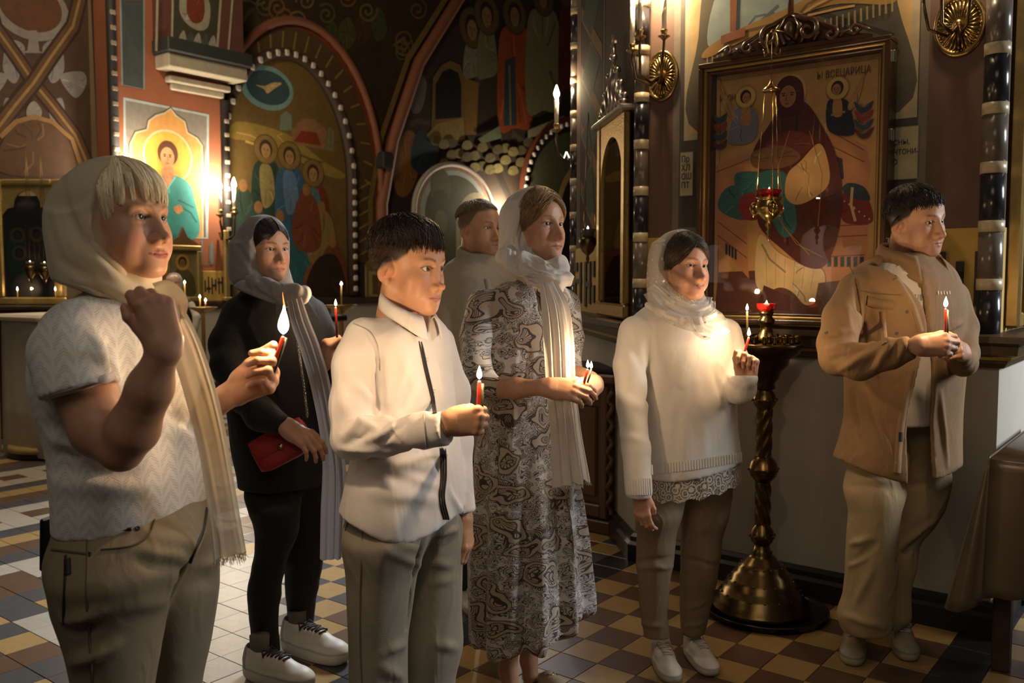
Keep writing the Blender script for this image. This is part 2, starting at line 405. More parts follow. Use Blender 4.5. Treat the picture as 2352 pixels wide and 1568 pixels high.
def make_head(c, yaw, pitch=0, roll=0, s=1.0, skin=(.60, .37, .25), lips=(.42, .15, .11), brow=(.12, .08, .05), hair=(.05, .03, .02), hairline=None,
              jaw=1.0, chin=1.0, nose=1.0, fat=0.0, smile=0.0, lid=0.0, h=0.0021, gaze=(0, 0), iris=(.10, .07, .04), neck=0.054, necklen=.17, neckfwd=-.035, stubble=0.0, lipw=1.0, ears=True):
    g = SDF((-.098, -.125, -.09 - necklen), (.098, .135, .125), h)
    g.ell((0, -.010, .036), (.0735, .093, .076)); g.ell((0, .028, .034), (.064, .060, .062), .03)
    g.ell((0, .034, -.026), (.0585 + fat * .6, .052, .062), .03)
    g.ell((0, .036, -.068), (.046 * jaw + fat, .046, .040), .03)
    for q in (-1, 1):
        g.cap((q * (.053 * jaw + fat), .000, -.055), (q * .020, .066, -.097), .014, .012, .025)
        g.ell((q * (.040 + fat * .5), .055, -.030), (.022, .023, .021), .022)           # cheekbone
        g.ell((q * (.036 + fat), .052, -.058), (.021 + fat * .5, .022, .024), .024)      # cheek
        g.cap((q * .011, .0815, .0165), (q * .042, .068, .019), .0085, .008, .016)       # brow ridge
    g.ell((0, .077, -.098), (.020 * chin, .0165, .0155), .022)                           # chin
    for q in (-1, 1): g.ell((q * .0320, .0935, .0005), (.0195, .0165, .0125), .013, True)  # orbit
    g.cap((0, .083, .012), (0, .105 * (0.6 + .4 * nose), -.034), .0065, .0082, .012)     # nose
    g.cap((0, .074, .004), (0, .086, -.036), .0105, .0125, .012)
    ny = .1045 + .0065 * nose; g.ell((0, ny - .003, -.041), (.0095, .0098, .0090), .008)
    g.cap((0, ny - .008, -.045), (0, .082, -.049), .0068, .010, .008)
    for q in (-1, 1):
        g.ell((q * .0120, ny - .0150, -.0445), (.0068, .0105, .0070), .006); g.cap((q * .0110, ny - .016, -.0450), (q * .0150, .082, -.044), .0060, .0075, .008)
    g.ell((0, .0790, -.0700), (.030, .0155, .023), .016)                                 # muzzle
    mw = .0268 * lipw; mz = -.0705
    for q in (-1, 1):
        e = (q * mw, .0800 - smile * .002, mz + smile * .006)
        g.cap(e, (q * .006, .0920, mz + .0038), .0022, .0042, .005)
        g.cap(e, (0, .0908, mz - .0052), .0022, .0052, .006)
        g.cap((q * .006, .0925, mz + .0040), (0, .0920, mz + .0030), .0046, .0044, .003)
    for q in (-1, 1):
        g.cap((q * mw * .93, .0845, mz + smile * .005), (q * .010, .0965, mz - .0004), .0009, .0014, .0026, True)
        g.cap((q * .010, .0965, mz - .0004), (0, .0975, mz - .0008), .0014, .0014, .0022, True)
        g.ell((q * .0058, ny - .0045, -.0520), (.0031, .0042, .0034), .003, True)
    # eyelids round the eyeballs, with an almond opening
    er, ey = .0126, .0700
    for q in (-1, 1):
        g.ell((q * .0310, ey, 0), er + .0022, .006)
        g.ell((q * .0310, ey + .012, -.0003), (.0146, .020, .0057 - lid * .0024), .0012, True)
        g.cap((q * .019, .0800, .0035), (q * .0445, .0700, .0035), .0020, .0020, .004)     # upper lid fold
    if ears:
        for q in (-1, 1):
            a = .30; ax = np.array([[math.cos(a), q * math.sin(a), 0], [-q * math.sin(a), math.cos(a), 0], [0, 0, 1]])
            tl = np.array([[1, 0, 0], [0, .97, -.22], [0, .22, .97]]); Rm = tl @ ax
            ec = np.array((q * .0765, -.012, -.012))
            g.cap((q * .066, -.004, -.012), (q * .072, -.002, -.010), .014, .014, .006)
            g.ell(ec, (.0075, .0175, .0300), .008, R=Rm)
            g.ell(ec + np.array((q * .0085, .002, .001)), (.0056, .0110, .0190), .004, True, R=Rm)
            g.ell(ec + np.array((q * .003, .010, -.008)), (.0045, .0035, .006), .004)
            g.ell(ec + np.array((q * -.001, .006, -.027)), (.0055, .0075, .009), .006)
    g.cap((0, -.018, -.05), (0, neckfwd, -.08 - necklen + .02), neck * .97, neck * 1.06, .03)
    for q in (-1, 1): g.cap((q * .052, -.012, -.05), (q * .016, neckfwd + .045, -.17), .011, .010, .025)
    V, Fq = g.mesh(1)
    col = np.tile(np.array(skin, float), (len(V), 1)); x, y, z = V.T
    n1 = vnoise(V, 60, 3) * .5 + vnoise(V, 150, 4) * .3
    col *= (1 + .06 * n1)[:, None]
    bl = np.exp(-(((np.abs(x) - .042) / .018) ** 2 + ((z + .040) / .018) ** 2)) * (y > .03); col *= 1 - bl[:, None] * np.array((0, .13, .15))
    nt = np.exp(-((x / .014) ** 2 + ((z + .042) / .014) ** 2)) * (y > .09); col *= 1 - nt[:, None] * np.array((0, .12, .13))
    ea = np.exp(-(((np.abs(x) - .079) / .011) ** 2 + ((y + .012) / .022) ** 2 + ((z + .012) / .032) ** 2) ** 2)[:, None]; col *= 1 - ea * np.array((0, .15, .18)) * (1 if ears else 0)
    zc = mz + np.clip(np.abs(x) / mw, 0, 1) * smile * .006
    up = np.interp(np.abs(x), [0, .005, mw], [.0068, .0086, .0010]); dn = np.interp(np.abs(x), [0, .010, mw], [.0112, .0095, .0010])
    lm = (smooth01(z, zc - dn - .001, zc - dn + .001) * (1 - smooth01(z, zc + up - .001, zc + up + .001)) * (np.abs(x) < mw) * (y > .07))[:, None]
    col = col * (1 - lm * .85) + np.array(lips) * lm * .85
    if stubble:
        sm = smooth01(-z, .045, .065) * smooth01(y, -.01, .03) * (1 - lm[:, 0]) * (z > -.13); col *= 1 - (sm * stubble)[:, None] * np.array((.45, .42, .38))
    bw = 0
    for q in (-1, 1):
        xx = q * x; zb = .0195 + .0045 * np.sin(np.clip((xx - .012) / .038, 0, 1) * 2.4)
        bw = bw + np.exp(-((z - zb) / .0034) ** 2) * smooth01(xx, .011, .016) * (1 - smooth01(xx, .043, .052)) * (y > .04)
    bw = np.clip(bw, 0, 1)[:, None] * (.75 + .25 * vnoise(V, 420, 9))[:, None]; col = col * (1 - bw * .92) + np.array(brow) * bw * .92
    lash = 0
    for q in (-1, 1):
        r = np.sqrt(((x - q * .031) / .0160) ** 2 + ((z + .0003) / (.0070 - lid * .0024)) ** 2); lash = lash + np.exp(-((r - .95) / .20) ** 2) * (y > .06) * (z > -.0008)
    ml = np.exp(-((z - zc) / .0011) ** 2) * (np.abs(x) < mw * .95) * (y > .07); col *= 1 - .55 * ml[:, None]; lash = np.clip(lash * 1.25, 0, 1)[:, None]; col = col * (1 - lash * .8) + np.array(brow) * .5 * lash * .8
    if hairline is not None:
        hm = hairline(x, y, z)[:, None]; col = col * (1 - hm) + np.array(hair) * hm
    R = frame(yaw, pitch, roll); W = (V * s) @ R + np.asarray(c)
    eyes = []
    for q in (-1, 1):
        n, m = 20, 14; ev = []; ec = []; gy, gp = math.radians(gaze[0]), math.radians(gaze[1])
        gd = np.array([math.sin(gy) * math.cos(gp), math.cos(gy) * math.cos(gp), math.sin(gp)]); a1 = np.cross(gd, (0, 0, 1.0)); a1 /= np.linalg.norm(a1); a2 = np.cross(a1, gd)
        ths = [0, .10, .2, .24, .30, .40, .46, .50, .56, .7, .9, 1.2, 1.6, 2.2, 3.14]
        for th in ths:
            rr = 1.0 + (.05 if th < .3 else 0)
            for k in range(n):
                an = 2 * math.pi * k / n
                ev.append(np.array((q * .0310, ey, 0)) + er * rr * (gd * math.cos(th) + math.sin(th) * (a1 * math.cos(an) + a2 * math.sin(an))))
                ec.append((.004, .004, .004) if th < .22 else (tuple(iris) if th < .47 else ((.03, .025, .02) if th < .52 else (.74, .68, .62))))
        ff = [(i * n + k, (i + 1) * n + k, (i + 1) * n + (k + 1) % n, i * n + (k + 1) % n) for i in range(len(ths) - 1) for k in range(n)]
        eyes.append(((np.array(ev) * s) @ R + np.asarray(c), np.array(ff, np.int32), np.array(ec)))
    return W, Fq, col, eyes, R

def strands(polys, r0, r1, col, var=.25, seed=1, flat=1.0):
    """hair: POLYS (n, k, 3) -> one mesh of tapering three-sided strands"""
    Q = np.asarray(polys, float); n, k, _ = Q.shape; T = np.gradient(Q, axis=1); T /= np.linalg.norm(T, axis=2)[..., None] + 1e-9
    a = np.cross(T, np.array([.31, .2, .93])); a /= np.linalg.norm(a, axis=2)[..., None] + 1e-9; b = np.cross(T, a)
    t = np.linspace(0, 1, k); rad = (r0 + (r1 - r0) * t ** 1.5)[None, :, None]; V = np.zeros((n, k, 3, 3))
    for j in range(3):
        an = 2 * math.pi * j / 3; V[:, :, j] = Q + rad * (a * math.cos(an) + b * math.sin(an) * flat)
    base = (np.arange(n)[:, None, None] * k + np.arange(k - 1)[None, :, None]) * 3; j = np.arange(3)[None, None, :]; j2 = (j + 1) % 3
    Fq = np.stack([base + j, base + j2, base + 3 + j2, base + 3 + j], -1).reshape(-1, 4)
    rg = np.random.default_rng(seed); cv = np.array(col)[None] * (1 + var * rg.normal(size=(n, 1)).clip(-2, 2)); C = np.repeat(np.clip(cv, 0, 1), k * 3, 0)
    return V.reshape(-1, 3), Fq.astype(np.int32), C
def slerp_strand(a, b, k, rad, lift, rg, curl=0.0):
    """from direction a to direction b over the head's ellipsoid, lifted by LIFT(t)"""
    a = np.array(a, float); b = np.array(b, float); a /= np.linalg.norm(a); b /= np.linalg.norm(b); w = math.acos(max(-1, min(1, a @ b))) + 1e-6; out = []
    for t in np.linspace(0, 1, k):
        d = (math.sin((1 - t) * w) * a + math.sin(t * w) * b) / math.sin(w); out.append(d * np.array(rad) * (1 + lift(t)) )
    out = np.array(out)
    if curl: out += curl * np.stack([np.sin(np.linspace(0, 6, k) + rg.random() * 6) for _ in range(3)], 1) * np.linspace(0.2, 1, k)[:, None]
    return out
def locks(rg, n, nl, root, tip, jr=.05, jt=.014, k=9, curl=.001, lift=(.05, .10), rad=None):
    """hair in NL locks: root(t) and tip(t) give directions for t in 0..1, the strands of one lock run together at the tip"""
    out = []; T = [rg.random() for _ in range(nl)]; TP = [np.array(tip(t)) + rg.normal(size=3) * .03 for t in T]; LF = [rg.uniform(*lift) for _ in T]
    for i in range(n):
        j = i % nl; a = np.array(root(min(1, max(0, T[j] + rg.normal() * jr)))) + rg.normal(size=3) * .02; b = TP[j] + rg.normal(size=3) * jt; lf = LF[j] + rg.normal() * .008
        out.append(slerp_strand(a, b, k, rad or HR, lambda t: lf * (1 - .3 * t) + .03 * math.sin(3.1 * t), rg, curl) + HC)
    return out
HC = np.array((0, -.008, .036)); HR = (.0765, .097, .081)  # the hair's ellipsoid in head space

def make_hand(wrist, d, dorsal, side, curl=((50, 55, 30), (58, 65, 35), (64, 70, 40), (70, 72, 40)), thumb=None, spread=4.0, s=1.0, arm=(), skin=(.60, .37, .25), h=0.0022, fat=0.0, nail=(.62, .40, .32), armk=.02, bounds=None):
    d = np.array(d, float); d /= np.linalg.norm(d); n = np.array(dorsal, float); n -= d * (n @ d); n /= np.linalg.norm(n); x = np.cross(d, n)
    sg = 1.0 if side == 'left' else -1.0
    R = np.stack([x * sg, d, n]); wrist = np.array(wrist, float)
    loc = lambda p: ((np.array(p[:3]) - wrist) @ R.T) / s
    armL = [(*loc(p), p[3] / s) for p in arm]
    lo = np.array((-.06, -.045, -.11)); hi = np.array((.085, .20, .05))
    for p in armL: lo = np.minimum(lo, np.array(p[:3]) - p[3] - .012); hi = np.maximum(hi, np.array(p[:3]) + p[3] + .012)
    g = SDF(lo, hi, h)
    roots = [(.0285, .088, .002), (.0095, .092, .004), (-.0095, .088, .003), (-.0270, .080, -.001)]
    lens = [(.042, .025, .019), (.046, .029, .020), (.043, .027, .019), (.033, .020, .017)]; rads = [.0090, .0092, .0087, .0076]; tips = []; nails = []
    g.ell((0, -.004, -.002), (.026 + fat, .03, .0185 + fat), 0)
    g.cap((.010, .004, -.003), (-.010, .004, -.003), .019, .018, .015)
    for q, (rx, ry, rz) in enumerate(roots):
        g.cap((rx * .55, .012, -.004), (rx, ry, rz - .003), .0155 + fat, .0115 + fat, .016)
    g.ell((.024, .036, -.014), (.017, .030, .015), .014); g.ell((-.022, .036, -.013), (.013, .030, .013), .012)
    for q in range(4):
        al = 0.0; p = np.array(roots[q]); sp = math.radians(spread * (1.2 - q * .8)); pts = [(*p, rads[q] * 1.12 + fat * .6)]
        for j in range(3):
            al += math.radians(curl[q][j]); p = p + lens[q][j] * np.array((math.sin(sp) * math.cos(al), math.cos(al) * math.cos(sp), -math.sin(al)))
            pts.append((*p, (rads[q] + fat * .5) * (1.0, .90, .78)[j]))
        for a, b, kk in zip(pts[:-1], pts[1:], (.007, .003, .003)): g.cap(a[:3], b[:3], a[3], b[3], kk)
        g.ell(pts[1][:3], (rads[q] * 1.08 + fat * .5,) * 3, .004); tips.append(p)
        nd_ = np.array((0, math.cos(al), -math.sin(al))); nn = np.array((0, math.sin(al), math.cos(al))); nails.append((p + nd_ * .001 + nn * rads[q] * .55, rads[q] * .75))
    tt = np.array(thumb) if thumb is not None else tips[0] + np.array((.010, -.010, -.006))
    b0 = np.array((.022, .022, -.014)); b1 = np.array((.036, .048, -.024)) * .6 + .4 * (b0 + (tt - b0) * .42); b2 = b1 + (tt - b1) * .55 + np.array((.006, .0, .002))
    for a, b, ra, rb, kk in ((b0, b1, .016, .0135, .014), (b1, b2, .0128, .0108, .006), (b2, tt, .0108, .0090, .003)): g.cap(a, b, ra + fat * .6, rb + fat * .4, kk)
    if armL: g.chain(armL, armk)
    V, Fq = g.mesh(1); col = np.tile(np.array(skin, float), (len(V), 1)) * (1 + .05 * vnoise(V, 70, 5))[:, None]
    for c, r in nails:
        w = np.exp(-(np.linalg.norm(V - c, axis=1) / r) ** 4)[:, None]; col = col * (1 - w * .7) + np.array(nail) * w * .7
    kn = np.exp(-((V[:, 1] - .09) / .02) ** 2) * (V[:, 2] > 0); col *= 1 - kn[:, None] * np.array((0, .06, .08))
    if sg < 0: Fq = Fq[:, ::-1]
    W = (V * s) @ R + wrist; tp = (tips[0] * s) @ R + wrist; tb = (tt * s) @ R + wrist
    return W, Fq, col, (tp + tb) / 2, (tips, tt, lambda q: (np.array(q) * s) @ R + wrist)

def rows(data, th, q=1.5, Y=None):
    """silhouette rows (py, x_left, x_right[, depth[, q]]) -> loft stations of an upright solid facing TH"""
    th0 = th; st = []
    for r in data:
        py, xl, xr = r[:3]; y = r[3] if len(r) > 3 and r[3] is not None else Y; qq = r[4] if len(r) > 4 and r[4] is not None else q; th = math.radians(r[5] if len(r) > 5 else th0)
        a, b = P(xl, py, y), P(xr, py, y); c = (a + b) / 2; half = (b[0] - a[0]) / 2
        w = c[:2] / np.linalg.norm(c[:2]); e = np.array([w[1], -w[0]]); half *= w[1]
        f = np.array([math.cos(th), math.sin(th)]); l = np.array([-f[1], f[0]])
        ra = half / math.sqrt((f @ e) ** 2 + (qq * (l @ e)) ** 2); st.append((c[2], c[0], c[1], ra, qq * ra, th))
    return st
def bounds(*sts, pad=.06):
    A = np.concatenate([np.array(s)[:, :5] if np.array(s).shape[1] >= 5 else np.c_[np.array(s)[:, 2], np.array(s)[:, 0], np.array(s)[:, 1], np.array(s)[:, 3], np.array(s)[:, 3]] for s in sts])
    m = np.maximum(A[:, 3], A[:, 4])
    return (A[:, 1] - m).min() - pad, (A[:, 2] - m).min() - pad, A[:, 0].min() - pad, (A[:, 1] + m).max() + pad, (A[:, 2] + m).max() + pad, A[:, 0].max() + pad
def limb(*pts):                                            # (px, py, depth, r_px) -> (x, y, z, r)
    return [(*P(px, py, y), r * y / F_PX) for px, py, y, r in pts]

SKIN_MAT = vcol_mat('skin', rough=.46, var=.06, scale=60, bump=.15, bscale=350, sss=.10, spec=.35)
EYE_MAT = vcol_mat('eye surface', rough=.06, var=.02, spec=.6)
HAIR_MAT = vcol_mat('hair', rough=.42, var=.12, scale=40, spec=.5)

class Person:
    def __init__(s, base, label):
        s.o = np.array((base[0], base[1], 0.0)); s.root = empty('person', tuple(s.o), 0, label, 'person', 'congregation standing in the church'); s.skin = []; s.via = {}
    def put(s, name, V, Fq, mat, col=None, parent=None, smooth=True):
        me = mesh_np(name, V - s.o, Fq, col, smooth); return link(name, me, mat, parent or s.root)
    def mb(s, name, mb, mat, parent=None):
        mb.v = [tuple(np.array(v) - s.o) for v in mb.v]; return mb.build(name, mat, parent or s.root)
    def head(self, *a, **k):
        W, Fq, col, eyes, R = make_head(*a, **k); self.skin.append((W, Fq, col)); self.R = R; self.hc = np.array(a[0]); self.hs = k.get('s', 1.0)
        for V, f, c in eyes: self.put('eye', V, f, EYE_MAT, c)
        return self
    def hl(s, V): return (np.asarray(V) * s.hs) @ s.R + s.hc   # head space -> world
    def hand(self, *a, via=(), **k):
        W, Fq, col, pinch, ex = make_hand(*a, **k); self.skin.append((W, Fq, col)); self.via[len(self.skin) - 1] = via; return pinch, ex
    def flesh(s, V, Fq, skin=(.60, .37, .25)):
        s.skin.append((V, Fq, np.tile(np.array(skin, float), (len(V), 1)) * (1 + .05 * vnoise(V, 40, 5))[:, None]))
    def body(s):
        # thin hidden tubes inside the clothes link each limb's mesh to the neck
        V, Fq = join_np([(a, b) for a, b, c in s.skin]); C = np.concatenate([c for a, b, c in s.skin]); offs = np.cumsum([0] + [len(a) for a, b, c in s.skin]); fof = np.cumsum([0] + [len(b) for a, b, c in s.skin])
        ctr = V[Fq].mean(1); h0 = int(np.argmin(ctr[:fof[1], 2])); drop = []; newF = []
        hz = np.argsort(ctr[:fof[1], 2])[:400]
        for i in range(1, len(s.skin)):
            via = [np.array(q[:3], float) for q in s.via.get(i, ())]; far = via[0] if via else ctr[h0]
            rg = slice(fof[i], fof[i + 1]); fi = fof[i] + int(np.argmin(np.linalg.norm(ctr[rg] - far, axis=1))); fh = int(hz[(37 * i) % len(hz)])
            while fh in drop: fh = int(hz[(hz.tolist().index(fh) + 3) % len(hz)])
            ringA = Fq[fi][::-1]; drop += [fi, fh]; ctrA = V[ringA].mean(0); cur = list(ringA)
            for q in via:
                base = len(V); V = np.concatenate([V, (V[ringA] - ctrA) * 4 + q]); C = np.concatenate([C, C[:1].repeat(4, 0)]); nx = [base + j for j in range(4)]
                newF += [(cur[j], cur[(j + 1) % 4], nx[(j + 1) % 4], nx[j]) for j in range(4)]; cur = nx
            ringB = Fq[fh]; best = min(range(4), key=lambda r: sum(np.linalg.norm(V[cur[j]] - V[ringB[(j + r) % 4]]) for j in range(4)))
            newF += [(cur[j], cur[(j + 1) % 4], ringB[(j + 1 + best) % 4], ringB[(j + best) % 4]) for j in range(4)]
        if newF: Fq = np.concatenate([np.delete(Fq, drop, 0), np.array(newF, np.int64)])
        return s.put('body', V, Fq, SKIN_MAT, C)
    def hair(s, polys, r0, r1, col, var=.25, seed=1, flat=1.0, name='hair', world=False):
        Q = np.asarray(polys, float); W = Q if world else s.hl(Q.reshape(-1, 3)).reshape(Q.shape)
        V, Fq, C = strands(W, r0, r1, col, var, seed, flat); return s.put(name, V, Fq, HAIR_MAT, C)
def sculpt(st_list, limbs, h, p=2.3, k=.03, rnd=.0, cut=None, pad=.05, kl=None, smooth=1):
    b = bounds(*st_list, *limbs, pad=pad) if limbs else bounds(*st_list, pad=pad); g = SDF(b[:3], b[3:], h)
    for st in st_list: g.loft(st, k, p=p, rnd=rnd)
    for l in limbs: g.chain(l, kl if kl is not None else k)
    if cut is not None: g.cut(cut)
    return g.mesh(smooth)
# ------------------------------------------------------------------ tools: cloth, shoes, candles
class Surf:
    """a finished cloth surface: find points on it along a sight line, lay strips and studs on it"""
    def __init__(s, V, Fq):
        s.V = V; s.N = vnormals(V, Fq); W = V - np.array([0, 0, CAM_Z]); z = W[:, 1] * math.cos(TILT) - W[:, 2] * math.sin(TILT)
        s.sx = 1176 + F_PX * W[:, 0] / z; s.sy = 784 - F_PX * (W[:, 1] * math.sin(TILT) + W[:, 2] * math.cos(TILT)) / z; s.dep = z; s.ok = (s.N * W).sum(1) < 0
    def at(s, x, y, rad=9.0):
        for r in (rad, rad * 2, rad * 4, rad * 12):
            m = np.where(s.ok & (np.abs(s.sx - x) < r) & (np.abs(s.sy - y) < r))[0]
            if len(m) < 2: continue
            m = m[s.dep[m] < s.dep[m].min() + .05]
            w = np.exp(-((s.sx[m] - x) ** 2 + (s.sy[m] - y) ** 2) / (r * r * .35)) + 1e-9; w /= w.sum()
            n = (s.N[m] * w[:, None]).sum(0); n /= np.linalg.norm(n); c = (s.V[m] * w[:, None]).sum(0)
            rr = ray(x, y); o = np.array([0, 0, CAM_Z]); t = (n @ (c - o)) / (n @ rr) if abs(n @ rr) > .15 else np.linalg.norm(c - o) / np.linalg.norm(rr)
            q = o + rr * t
            return (q if np.linalg.norm(q - c) < .03 else c), n
        i = np.argmin((s.sx - x) ** 2 + (s.sy - y) ** 2); return s.V[i], s.N[i]
    def strip(s, pts, width, off=.003, n=30, thick=.0015):
        """a flat band along the marks PTS; returns a closed thin mesh"""
        pts = np.array(pts, float); d = np.r_[0, np.cumsum(np.linalg.norm(np.diff(pts, axis=0), axis=1))]; t = np.linspace(0, d[-1], n)
        X = interp(t, d, pts[:, 0]) if len(pts) > 2 else np.interp(t, d, pts[:, 0]); Y = interp(t, d, pts[:, 1]) if len(pts) > 2 else np.interp(t, d, pts[:, 1])
        Q = [s.at(x, y) for x, y in zip(X, Y)]; C = np.array([q[0] for q in Q]); N = np.array([q[1] for q in Q])
        for _ in range(3): C[1:-1] = .25 * C[:-2] + .5 * C[1:-1] + .25 * C[2:]; N[1:-1] = .25 * N[:-2] + .5 * N[1:-1] + .25 * N[2:]
        T = np.gradient(C, axis=0); T /= np.linalg.norm(T, axis=1)[:, None] + 1e-9; S = np.cross(T, N); S /= np.linalg.norm(S, axis=1)[:, None] + 1e-9
        w = np.array(width) if hasattr(width, '__len__') else np.full(n, width)
        if len(w) != n: w = np.interp(np.linspace(0, 1, n), np.linspace(0, 1, len(w)), w)
        L = C - S * w[:, None] / 2; R = C + S * w[:, None] / 2
        V = np.concatenate([L + N * (off + .001), R + N * (off + .001), L + N * (off - thick - .004), R + N * (off - thick - .004)]); f = []
        for i in range(n - 1):
            f += [(i, n + i, n + i + 1, i + 1), (i, i + 1, 2 * n + i + 1, 2 * n + i), (n + i + 1, n + i, 3 * n + i, 3 * n + i + 1)]
        return V, np.array(f, np.int32)
    def stud(s, x, y, r, h=.002, mb=None, n=12):
        c, nn = s.at(x, y); mb = mb or MB(); a = np.cross(nn, (0, 0, 1.0)); a /= np.linalg.norm(a); b = np.cross(nn, a); V = []
        for rr, hh in ((r, -.002), (r, h * .6), (r * .8, h), (r * .55, h), (r * .45, h * .5)):
            V += [c + nn * hh + rr * (a * math.cos(2 * math.pi * k / n) + b * math.sin(2 * math.pi * k / n)) for k in range(n)]
        f = [(i * n + k, i * n + (k + 1) % n, (i + 1) * n + (k + 1) % n, (i + 1) * n + k) for i in range(4) for k in range(n)] + [tuple(range(4 * n, 5 * n))]
        return mb.add(V, f, True)
def wrinkle(V, Fq, amp, scale, direc=(0, 0, 1), aniso=4.0, seed=0, mask=None):
    """cloth creases: ridged noise drawn out along DIREC"""
    d = np.array(direc, float); d /= np.linalg.norm(d); q = V - (V @ d)[:, None] * d * (1 - 1 / aniso)
    n = 1 - 2 * np.abs(vnoise(q, scale, seed)); n2 = vnoise(q, scale * 2.3, seed + 5); w = 1.4 * amp * (.7 * n + .4 * n2)
    if mask is not None: w = w * mask
    return V + vnormals(V, Fq) * w[:, None]
def hood(p, edge, off=.012, bun=None, lofts=(), extra=(), cuts=(), amp=.004, fold_dir=(0, -.5, -.85), seed=1, mat=None, h=.0034, t=.008, name='headscarf', fscale=26, neck=True, marks=(), lift=0.0, kx=.03, wrapz=-.11):
    """a scarf over the head: the skull's shape let out, gathered at the neck, open at the face (edge: z -> y in head space)"""
    R = p.R; s = p.hs; Wd = lambda q: (np.array(q, float) * s) @ R + p.hc
    pts = [Wd((x, y, z)) for x in (-.10, .10) for y in (-.13, .10) for z in (-.16, .135)]; lo = np.min(pts, 0); hi = np.max(pts, 0)
    for st in lofts:
        b = bounds(st, pad=.02); lo = np.minimum(lo, b[:3]); hi = np.maximum(hi, b[3:])
    for ch in extra:
        for c in ch: lo = np.minimum(lo, np.array(c[:3]) - c[3] - .02); hi = np.maximum(hi, np.array(c[:3]) + c[3] + .02)
    g = SDF(lo, hi, h); E = lambda c, r, k: g.ell(Wd(c), np.array(r) * s, k, R=R)
    E((0, -.010, .036 + lift / 2), (.0735 + off, .094 + off, .077 + off + lift / 2), 0); E((0, .02, -.02), (.066 + off, .068 + off * .5, .085), .03)
    if bun is not None: E(bun[:3], bun[3], .05)
    if neck:
        for q in (-1, 1): g.cap(Wd((q * .064, -.005, -.02)), Wd((q * .058, .012, -.11)), .020 * s, .026 * s, .03)
        g.cap(Wd((0, -.03, -.05)), Wd((0, -.04, -.15)), .072 * s, .080 * s, .04); E((0, -.07, -.07), (.062, .045, .08), .04)
    for st in lofts: g.loft(st, .035, p=2.1)
    X, Y, Z = g.grid((slice(None),) * 3); dx, dy, dz = X - p.hc[0], Y - p.hc[1], Z - p.hc[2]
    ly = (dx * R[1, 0] + dy * R[1, 1] + dz * R[1, 2]) / s; lz = (dx * R[2, 0] + dy * R[2, 1] + dz * R[2, 2]) / s
    zt = np.linspace(-.5, .3, 801); et = interp(zt, *zip(*edge)); g.d = np.maximum(g.d, (ly - np.interp(lz, zt, et)) * s).astype(np.float32); del ly, lz
    for ch in extra: g.chain(ch, kx)
    for fn in cuts: g.cut(fn)
    g.shell(t); V, Fq = g.mesh(1); L = ((V - p.hc) @ R.T) / s
    d = np.array(fold_dir, float); d /= np.linalg.norm(d); up = smooth01(L[:, 2], wrapz - .03, wrapz + .03)
    q = L - (L @ d)[:, None] * d * .88; w = (1 - 2 * np.abs(vnoise(q, fscale, seed))) * .8 + .3 * vnoise(q, fscale * 2, seed + 3)
    an = np.arctan2(L[:, 0], L[:, 1]); q2 = np.stack([an * .05, L[:, 2] + .02 * np.cos(an), 0 * an], 1); w2 = 1 - 2 * np.abs(vnoise(q2, fscale * 1.9, seed + 9))
    V = V + vnormals(V, Fq) * (amp * (w * up * (.25 + .75 * smooth01(.12 - L[:, 2], .0, .10)) + 1.1 * w2 * (1 - up)))[:, None]
    if marks: V = folds(V, Fq, marks)
    return p.put(name, V, Fq, mat)
def below(pa, pb, Y, keep_above=True):                      # a cutting plane seen edge-on along the line pa-pb
    a, b = P(*pa, Y), P(*pb, Y); n = np.cross(b - a, a - np.array((0, 0, CAM_Z))); n /= np.linalg.norm(n); n = n if (n[2] < 0) == keep_above else -n
    return lambda X, Y_, Z: (X - a[0]) * n[0] + (Y_ - a[1]) * n[1] + (Z - a[2]) * n[2]
